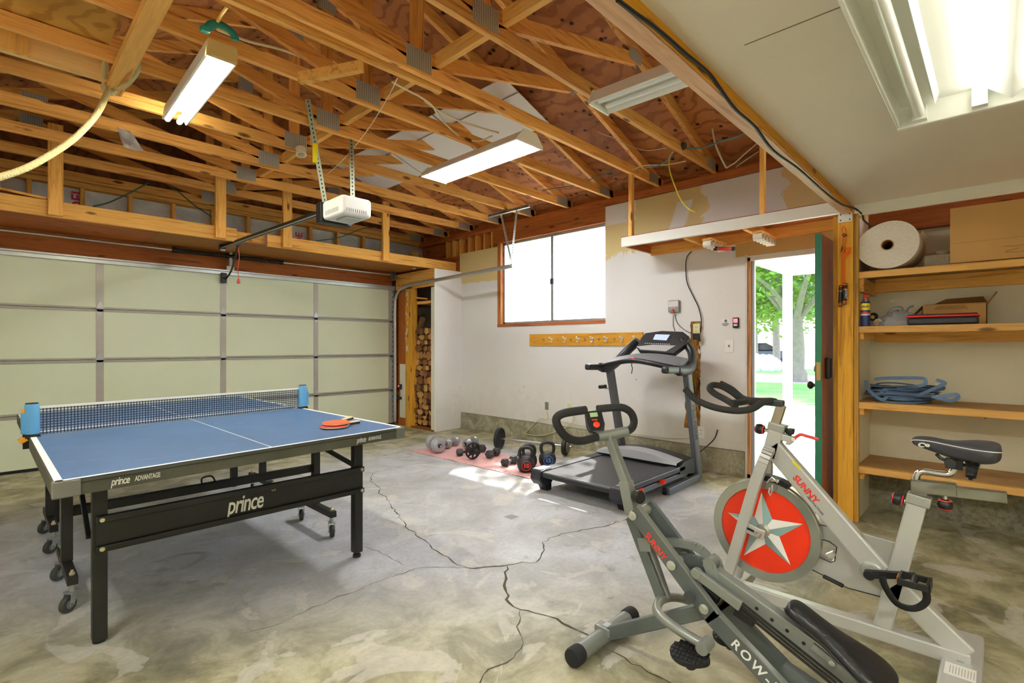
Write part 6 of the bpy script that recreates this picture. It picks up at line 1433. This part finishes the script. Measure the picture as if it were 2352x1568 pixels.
# monitor
mo = Q(1366, 968, RX - .01); n_ = Vector((-.55, -.45, .55)).normalized(); s_ = Vector((.55, -.45, 0)); s_ = (s_ - n_ * s_.dot(n_)).normalized(); u_ = n_.cross(s_)
if u_.z < 0: u_ = -u_
s_ = u_.cross(n_)
def MP(a, b_, c=0): return mo + s_ * a + u_ * b_ + n_ * c
sh_ = [(-.028, .040), (-.018, .048), (.018, .048), (.028, .040), (.030, -.02), (.024, -.046), (.010, -.054), (-.010, -.054), (-.024, -.046), (-.030, -.02)]
MB().prism([MP(a * 1.3, b_, -.012) for a, b_ in sh_], n_, .024).build('monitor', black, rm, bevel=.005)
MB().prism([MP(a, b_, .0122) for a, b_ in ((-.016, .016), (.016, .016), (.016, .036), (-.016, .036))], n_, .0012).build('display', mat('lcd_green', '8fae7c', .3, emit=.1), rm)
MB().lathe([(.0135, 0), (.0135, .003), (.010, .005)], MP(.003, -.022, .012), n_, 20).build('red_button', mat('button_red', 'ff4318', .4), rm, smooth=True)
m = MB()
for i in range(3): m.prism([MP(-.012 + i * .008, -.002, .0122), MP(-.006 + i * .008, -.002, .0122), MP(-.006 + i * .008, .006 - i * .001, .0122), MP(-.012 + i * .008, .006, .0122)], n_, .001)
m.build('red_mark', red, rm)
MB().bar(mo - n_ * .01 - u_ * .04, hc, .02, .02).build('monitor_bracket', black, rm)
# side rails with the bolts
def plate_bar(pts, x, w, nm, c=rg, t_=.012):
    m = MB(); P = [on_x(px, py, x) for px, py in pts]
    for a, b_ in zip(P, P[1:]): m.bar(a, b_, w, t_, (1, 0, 0)) if False else m.bar(a, b_, t_, w, (a - b_).cross(Vector((1, 0, 0))))
    return m.build(nm, c, rm, bevel=.003)
ln = [(1448, 1166), (1650, 1440), (1880, 1665)]
def rail(x, pts, w, d, nm, c, ext=0):
    P = [on_x(px, py, x) for px, py in pts]; m = MB()
    for i, (a, b_) in enumerate(zip(P, P[1:])):
        dd = (b_ - a).normalized(); m.bar(a - dd * (.0 if i == 0 else .02), b_ + dd * .005, w, d, (1, 0, 0) if False else dd.cross(Vector((1, 0, 0))))
    return m.build(nm, c, rm, bevel=.004)
r1 = rail(1.735, [(1455, 1170), (1640, 1420), (1900, 1700)], .018, .062, 'side_rail', rgd)
P0, P1, P2 = [on_x(px, py, 1.735) for px, py in ((1455, 1170), (1640, 1420), (1900, 1700))]
P0b, P1b, P2b = [p + Vector((.105, 0, 0)) for p in (P0, P1, P2)]
m = MB()
for i_, (a, b_) in enumerate(((P0b, P1b), (P1b, P2b))): dd_ = (b_ - a).normalized(); m.bar(a - dd_ * (.02 * i_), b_ + dd_ * .005, .018, .062, dd_.cross(Vector((1, 0, 0))))
m.build('side_rail', rgd, rm, bevel=.004)
m = MB()
for a, b_ in ((P0, P1), (P1, P2)):
    n2 = (b_ - a).normalized().cross(Vector((1, 0, 0))); n2 = n2 if n2.z > 0 else -n2; m.bar(a + n2 * .031, b_ + n2 * .031, .022, .006, n2)
m.build('rail_cap', rg, rm)
for px, py in ((1453, 1184), (1542, 1298), (1617, 1398)):
    p = on_x(px, py, 1.722); m = MB(); m.lathe([(.017, 0), (.017, .004), (.010, .006), (.010, .011), (.0, .012)], p, (-1, 0, 0), 14); m.cyl(p + Vector((.01, 0, 0)), p + Vector((.12, 0, 0)), .02, n=14); m.build('pivot_bolt', mat('pivot_zinc', 'c8cac2', .3, .7), rm, smooth=True)
dd = (P1 - P0).normalized(); text('lettering', 'SUNNY', on_x(1480, 1228, 1.7248), dd, (-1, 0, 0), .034, mat('print_red', ''), rm, bold=.0009, xs=.95)
dd = (P2 - P1).normalized(); text('lettering', 'ROW-N-RIDE', on_x(1677, 1478, 1.7248), dd, (-1, 0, 0), .044, mat('print_pale', 'e4e6e2', .5), rm, bold=.0008, spacing=1.3, xs=1.0)
# front leg down to the foot bar
m = MB(); a, b_ = Q(1452, 1185), Q(1522, 1368); m.bar(a, b_, .04, .045, (1, 0, 0)); m.build('front_leg', rgd, rm, bevel=.004)
m = MB(); m.cyl(Q(1488, 1250, 1.79), Q(1530, 1372, 1.79), .02, n=14); m.bar(Q(1484, 1232), Q(1490, 1262), .05, .05, (1, 0, 0)); m.build('leg_strut', rg, rm, smooth=True)
fb = Q(1526, 1374)
L_near = [on_x(x, y, RX + dx) for x, y, dx in ((1513, 1383, -.07), (1509, 1402, -.125), (1525, 1421, -.155), (1560, 1447, -.175), (1600, 1471, -.18), (1620, 1482, -.18))]
L_far = [on_x(x, y, RX + dx) for x, y, dx in ((1700, 1462, .20), (1660, 1425, .19), (1615, 1394, .17), (1580, 1378, .12), (1550, 1371, .06))]
m = MB(); m.tube(smooth_pts(L_far + [fb] + L_near, 6), .0165, 12); m.build('foot_bar', rg, rm, smooth=True)
for x, y, z in (tuple(L_near[-1]), tuple(L_far[0])):
    m = MB(); m.cyl((x - .03, y, z), (x + .03, y, z), .02, n=14); sl_ = m.build('pedal_sleeve', rg, rm, smooth=True)
    pc = on_x(1584, 1500, 1.575) if x < 1.8 else Vector((x + .03, y + .05, z - .03))
    t_, n3 = Vector((0, 1, -.06)).normalized(), Vector((-.28, -.05, .95)).normalized(); s3 = t_.cross(n3)
    poly = []
    for i in range(26):
        a = 6.2832 * i / 26; poly.append(pc + t_ * .062 * math.cos(a) * (1 + .06 * math.cos(2 * a)) + s3 * .043 * math.sin(a) * (1 + .15 * math.cos(a)))
    MB().prism([p - n3 * .018 for p in poly], n3, .022).build('foot_pedal', rubber, rm, bevel=.004)
    m = MB()
    for i in range(-4, 5):
        for j in range(-2, 3):
            if (i / 4.6) ** 2 + (j / 2.7) ** 2 < 1: m.bar(pc + t_ * (i * .0135 - .005) + s3 * j * .0155 + n3 * .004, pc + t_ * (i * .0135 + .005) + s3 * j * .0155 + n3 * .004, .012, .006, n3)
    m.build('tread', black, rm)
    MB().cyl(pc - n3 * .02, pc - n3 * .05, .018, n=14).build('pedal_joint', black, rm, smooth=True)
MB().cyl(Q(1582, 1370, 1.70), Q(1582, 1370, 1.76), .018, n=14).build('pivot_cap', black, rm, smooth=True)
# curved links
for dx, l in ((.035, [(1520, 1243), (1560, 1246), (1600, 1256), (1625, 1278), (1634, 1295)]), (.012, [(1550, 1282), (1585, 1284), (1615, 1295), (1640, 1315), (1655, 1322)])):
    P = smooth_pts([on_x(x, y, RX + dx) for x, y in l], 5); m = MB()
    for a, b_ in zip(P, P[1:]): m.bar(a, b_, .02, .036 if dx < .03 else .028, (b_ - a).normalized().cross(Vector((1, 0, 0))))
    m.build('curved_link', rg if dx > .03 else rgd, rm)
m = MB(); p = Q(1634, 1292); m.cyl(p + Vector((-.03, 0, 0)), p + Vector((.04, 0, 0)), .018, n=16)
for dx in (-.026, .026): m.prism([p + Vector((dx, a, b_)) for a, b_ in ((.022, .01), (.0, .026), (-.024, .008), (-.045, -.06), (.0, -.06))], (1, 0, 0), .005)
m.build('link_bracket', rg, rm, smooth=False)
# seat beam with holes
SB0, SB1 = Q(1640, 1318), Q(2030, 1600)
n4 = (SB1 - SB0).normalized().cross(Vector((1, 0, 0))); n4 = n4 if n4.z > 0 else -n4
MB().bar(SB0, SB1, .042, .058, n4).build('seat_beam', rg, rm, bevel=.004)
m = MB()
for px, py in ((1738, 1397), (1773, 1423), (1808, 1448), (1846, 1477)):
    p = on_x(px, py, RX - .0212); m.cyl(p, p + Vector((-.0008, 0, 0)), .0058, n=12)
m.build('beam_holes', MC['hole_black'], rm)
a, b_ = on_x(1600, 1316, RX - .045), on_x(1702, 1392, RX - .045)
m = MB(); m.bar(a, b_, .018, .034, n4); m.cyl(a + Vector((-.012, 0, 0)), a + Vector((.012, 0, 0)), .019, n=14); m.build('link_arm', rg, rm, bevel=.003)
a, b_ = on_x(1702, 1392, RX - .045), on_x(1960, 1600, RX - .045)
m = MB()
for k in range(3): m.bar(a + n4 * (.012 - k * .012), b_ + n4 * (.012 - k * .012), .006, .007, n4)
m.build('resistance_cord', mat('cord_black', '151515', .5), rm)
m = MB(); p = on_x(1618, 1358, RX - .02); m.bar(on_x(1612, 1350, RX), on_x(1650, 1378, RX), .05, .05); m.build('slide_block', black, rm, bevel=.004); m = MB(); m.bar(on_x(1690, 1400, RX - .02), on_x(1735, 1430, RX - .02), .035, .028); m.build('cord_clip', black, rm, bevel=.004)
# seat
S0, S1 = on_x(1812, 1398, RX), on_x(2090, 1580, RX); S0 = S0 + n4 * .0; ax_ = (S1 - S0).normalized()
secs = [(.0, .022, .014), (.03, .040, .024), (.10, .050, .028), (.25, .046, .028), (.42, .050, .028), (.60, .072, .029), (.78, .092, .029), (.92, .088, .026), (.985, .062, .020), (1.0, .036, .012)]
Ls = .315; S0 = on_x(1803, 1394, RX); ax_ = (on_x(1995, 1548, RX) - S0).normalized(); up_ = ax_.cross(Vector((1, 0, 0))); up_ = up_ if up_.z > 0 else -up_
m = MB(); vs = []; n_ = 20
for t_, w2, h2 in secs:
    c = S0 + ax_ * t_ * Ls + up_ * .014
    for k in range(n_):
        a = 6.2832 * k / n_; ca, sa = math.cos(a), math.sin(a)
        vs.append(c + Vector((w2 * abs(ca) ** .7 * (1 if ca > 0 else -1), 0, 0)) + up_ * (h2 * (abs(sa) ** .8) * (1 if sa > 0 else -.8)))
L_ = len(secs)
m.add(vs, [(i*n_+k, i*n_+(k+1) % n_, (i+1)*n_+(k+1) % n_, (i+1)*n_+k) for i in range(L_-1) for k in range(n_)] + [tuple(reversed(range(n_))), tuple((L_-1)*n_+k for k in range(n_))])
se = m.build('seat', mat('black_leatherette', '141518', .32, bump=.15, nscale=120), rm, smooth=True); q_ = se.modifiers.new('smooth', 'SUBSURF'); q_.levels = 1; q_.render_levels = 2
for k in (-1, 1): MB().tube(smooth_pts([S0 + ax_ * t_ * Ls + up_ * .008 + Vector((k * (w2 + .0005), 0, 0)) for t_, w2, h2 in secs], 4), .0018, 5).build('seam', mat('seam_black', '0e0e0f', .5), se, smooth=True)
m = MB(); a = S0 + ax_ * .11 - up_ * .03; m.bar(a, a + ax_ * .12, .06, .02, up_); sbk = m.build('seat_bracket', rg, rm)
MB().lathe([(.009, 0), (.009, .006), (0, .008)], a + ax_ * .06 + Vector((-.03, 0, 0)), (-1, 0, 0), 12).build('bolt', steel, sbk, smooth=True)
MB().cyl((RX - .2, -.02, .03), (RX + .2, -.02, .03), .028, n=16).build('rear_stabilizer', rg, rm, smooth=True)
MB().bar((RX, .50, .20), (RX, -.02, .045), .04, .04).build('rear_leg', rgd, rm)

# ================================================================= OUTSIDE
def lawn_m():
    m, nt, b = _new('lawn'); v = coords(nt, (1, 1, 1), False); n = noise(nt, v, .8, 4); f = noise(nt, v, 22, 4, 0, .7)
    c = ramp(nt, n, [(.35, '4f9a3e'), (.6, '86c25c')]); c = mixc(nt, ramp(nt, f, [(.3, .5), (.6, .0)]), c, '2f6f33')
    nt.links.new(c, b.inputs['Base Color']); b.inputs['Roughness'].default_value = .9; return m
LW = lawn_m(); conc = mat('path_concrete', 'cfcac4', .85, noise=.1, nscale=3)
g = MB(); g.bx(XW + .13, 60, -30, 40, -.3, -.10); st(g.build('ground_outside', LW, keep=True))
g = MB(); g.bx(XW + .13, 8.0, -6, 9, -.12, -.05); g.bx(8.0, 10.5, -6, 2.4, -.12, -.05); st(g.build('patio', conc, keep=True))
def strip(d0, d1):   # paving bands crossing the view through the door
    c0, c1 = ray(1790, 793), None; f = Vector((ray(1790, 793).x, ray(1790, 793).y, 0)).normalized(); s = Vector((-f.y, f.x, 0)); m = MB()
    P = [f * d0 - s * 30, f * d1 - s * 30, f * d1 + s * 30, f * d0 + s * 30]; m.prism([Vector((p.x, p.y, -.105)) for p in P], (0, 0, 1), .02); return m
st(strip(20.5, 25.5).build('pavement', conc, keep=True)); st(strip(33, 47).build('road', mat('road_pale', 'c9c6c8', .9), keep=True))
white_ext = mat('exterior_white', 'ecebe9', .6)
pp = thing('porch_post', 'white porch post standing outside the open door', 'post', (9.28, 2.54, -.05))
MB().bx(9.22, 9.34, 2.48, 2.60, -.05, 2.46).build('shaft', white_ext, pp)
st(MB().bx(XW + .13, 9.6, 2.44, 2.62, 2.44, 2.66).build('trim_10', white_ext))
m = MB(); m.bx(XW + .13, 9.6, -6, 2.44, 2.62, 2.68); m.bx(9.35, 9.6, -6, 2.44, 2.44, 2.62); st(m.build('ceiling_porch', white_ext))
m = MB()
for k in range(46): m.bx(XW + .3 + k * .095, XW + .36 + k * .095, 2.425, 2.44, 2.46, 2.66)
st(m.build('trim_11', mat('rib_grey', 'cfc9c2', .6)))
leafm = [mat('leaf_yellow_green', '76963a', .7), mat('leaf_green', '47702f', .7), mat('leaf_pale_blue_green', '5f8a80', .7)]
barkm = mat('grey_bark', '8a7f76', .95, noise=.35, nscale=6, bump=1)
def tree(label, px, base_d, trunk_w, h, crown, lm, n_leaf, seed, group='trees beyond the porch'):
    f = ray(px, 793); f = Vector((f.x, f.y, 0)); b0 = f * base_d if base_d else Vector((10.1, 7.1, 0)); b0.z = -.12; R.seed(seed)
    t = thing('tree', label, 'tree', b0, group)
    m = MB(); m.tube(smooth_pts([b0 + Vector((0, 0, -.05)), b0 + Vector((.0, 0, .35)), b0 + Vector((.05, 0, 1.2)), b0 + Vector((.1, .1, h * .42))], 4), [trunk_w * 1.25] * 2 + [trunk_w * .85] * 3 + [trunk_w * .6] * 8, 12, up=(1, 0, 0))
    top = b0 + Vector((.1, .1, h * .40))
    for k in range(7):
        a = k * .9 + R.uniform(-.2, .2); e = top + Vector((math.cos(a) * crown * .6, math.sin(a) * crown * .6, h * R.uniform(.15, .4)))
        m.tube([top + Vector((0, 0, -.3)), top.lerp(e, .5) + Vector((0, 0, .15)), e], [trunk_w * .34, trunk_w * .2, trunk_w * .08], 7)
    m.build('trunk', barkm, t, smooth=True)
    m = MB(); vs, fs = [], []
    cl_ = [(R.uniform(-1, 1), R.uniform(-1, 1), R.uniform(-.7, 1)) for _ in range(26)]
    for k in range(n_leaf):
        c = cl_[k % 26]; v = Vector((c[0] + R.gauss(0, .22), c[1] + R.gauss(0, .22), c[2] + R.gauss(0, .2)))
        p = b0 + Vector((v.x * crown, v.y * crown, h * .68 + v.z * h * .36)); s = R.uniform(.07, .16)
        d1 = Vector((R.uniform(-1, 1), R.uniform(-1, 1), R.uniform(-.6, .6))).normalized(); d2 = d1.cross(Vector((R.random(), R.random(), R.random()))).normalized()
        o = len(vs); vs += [p - d1 * s, p + d2 * s * .5, p + d1 * s, p - d2 * s * .5]; fs.append((o, o+1, o+2, o+3))
    m.add(vs, fs); m.build('foliage', lm, t); return t
tree('broad leafy tree with a thick grey trunk just past the porch post', 1830, 18.5, .42, 6.2, 3.8, leafm[0], 22000, 41)
tree('darker tree whose trunk stands left of the porch post through the door', 1783, 33, .38, 8.5, 4.2, leafm[1], 15000, 42)
tree('slender pale tree farther off at the left of the doorway', 1735, 30, .22, 9.5, 4.0, leafm[2], 15000, 43)
tree('tall tree standing close outside the window, only its trunk in view, crown shaped to trim the sun', 1246, 0, .16, 7.2, .85, leafm[1], 5000, 44)  # leafy crown placed and sized to block the lower part of the sunbeam
# parked car
cp = ray(1757, 793); cp = Vector((cp.x, cp.y, 0)).normalized() * 41; fx = Vector((cp.x, cp.y, 0)).normalized(); sx = Vector((fx.y, -fx.x, 0))
car = thing('car', 'dark grey hatchback parked on the road beyond the lawn', 'car', (cp.x, cp.y, -.1))
def C_(a, b_, z): return Vector((cp.x, cp.y, -.1)) + sx * a + fx * b_ + Vector((0, 0, z))
car_m = mat('car_grey', '5d636f', .25, .5); cg = mat('car_glass', '23272d', .1)
m = MB(); m.prism([C_(a, -.85, z) for a, z in ((-2.1, .35), (-2.15, .75), (-1.95, .95), (1.2, .98), (2.0, .85), (2.15, .6), (2.1, .35))], fx, 1.7); m.build('body', car_m, car, bevel=.06)
m = MB(); m.prism([C_(a, -.72, z) for a, z in ((-1.95, .95), (-1.55, 1.45), (.1, 1.5), (1.1, .98))], fx, 1.44); m.build('cabin', cg, car, bevel=.05)
MB().prism([C_(a, -.70, z) for a, z in ((-1.6, 1.44), (-1.5, 1.5), (.05, 1.53), (.15, 1.48))], fx, 1.40).build('roof_panel', car_m, car)
for a in (-1.35, 1.35):
    for b_ in (-.86, .70): MB().lathe([(.2, 0), (.33, .01), (.33, .16), (.2, .17)], C_(a, b_, .33), fx, 20).build('wheel', rubber, car, smooth=True)
m = MB(); m.prism([C_(a, -.87, z) for a, z in ((-2.12, .72), (-1.8, .74), (-1.8, .84), (-2.05, .86))], fx, .02); m.build('tail_lamp', red, car)
R.seed(77); p = ray(1738, 793) * 27; m = MB()
for k in range(16): m.ball(Vector((p.x, p.y, 0)) + Vector((R.uniform(-.8, .8), R.uniform(-.8, .8), R.uniform(0, .5))), R.uniform(.3, .5), n=8, m=6)
tag(m.build('shrub', mat('shrub_white', 'dfe5dc', .8, noise=.3, nscale=12, bump=1), smooth=True), 'pale rounded shrub beside the pavement at the left of the doorway', 'shrub')
# ================================================================= CAMERA, SKY, SUN
cam = bpy.data.cameras.new('camera'); co = bpy.data.objects.new('camera', cam); col.objects.link(co)
co.location = (0, 0, CAMH)
cam.sensor_fit = 'HORIZONTAL'; cam.sensor_width = 36; cam.lens = 36 * FPX / 2352
cam.shift_y = (YH - 784) / 2352
co.rotation_euler = (math.pi / 2, 0, TH - math.pi / 2)
cam.clip_start = .02; cam.clip_end = 500
sc.camera = co
wd = bpy.data.worlds.new('world'); sc.world = wd; wd.use_nodes = True
wn = wd.node_tree; bg = wn.nodes['Background']
sky = wn.nodes.new('ShaderNodeTexSky'); sky.sky_type = 'NISHITA'; sky.sun_disc = False
sky.sun_elevation = math.radians(49); sky.sun_rotation = math.radians(60); sky.air_density = 1.0; sky.dust_density = 3
mxw = wn.nodes.new('ShaderNodeMix'); mxw.data_type = 'RGBA'; mxw.inputs[0].default_value = .55
wn.links.new(sky.outputs[0], mxw.inputs[6]); mxw.inputs[7].default_value = (.95, 1.0, 1.06, 1)
wn.links.new(mxw.outputs[2], bg.inputs[0]); bg.inputs[1].default_value = SKY
sl = bpy.data.lights.new('sun', 'SUN'); sl.energy = SUN; sl.angle = math.radians(.6); sl.color = (1, .97, .92)
so = bpy.data.objects.new('sun', sl); col.objects.link(so)
d = Vector((-1.95, -1.12, -2.62)).normalized(); so.rotation_euler = d.to_track_quat('-Z', 'Y').to_euler(); so.location = (20, 12, 25)
sc.view_settings.view_transform = 'Standard'; sc.view_settings.look = 'None'; sc.view_settings.exposure = EXPO; sc.view_settings.gamma = 1
sc.view_settings.use_curve_mapping = False
sc.cycles.max_bounces = 10; sc.cycles.diffuse_bounces = 6; sc.cycles.transparent_max_bounces = 24
sc.cycles.sample_clamp_indirect = 6
sc.cycles.use_denoising = True
sc.cycles.denoiser = 'OPENIMAGEDENOISE'
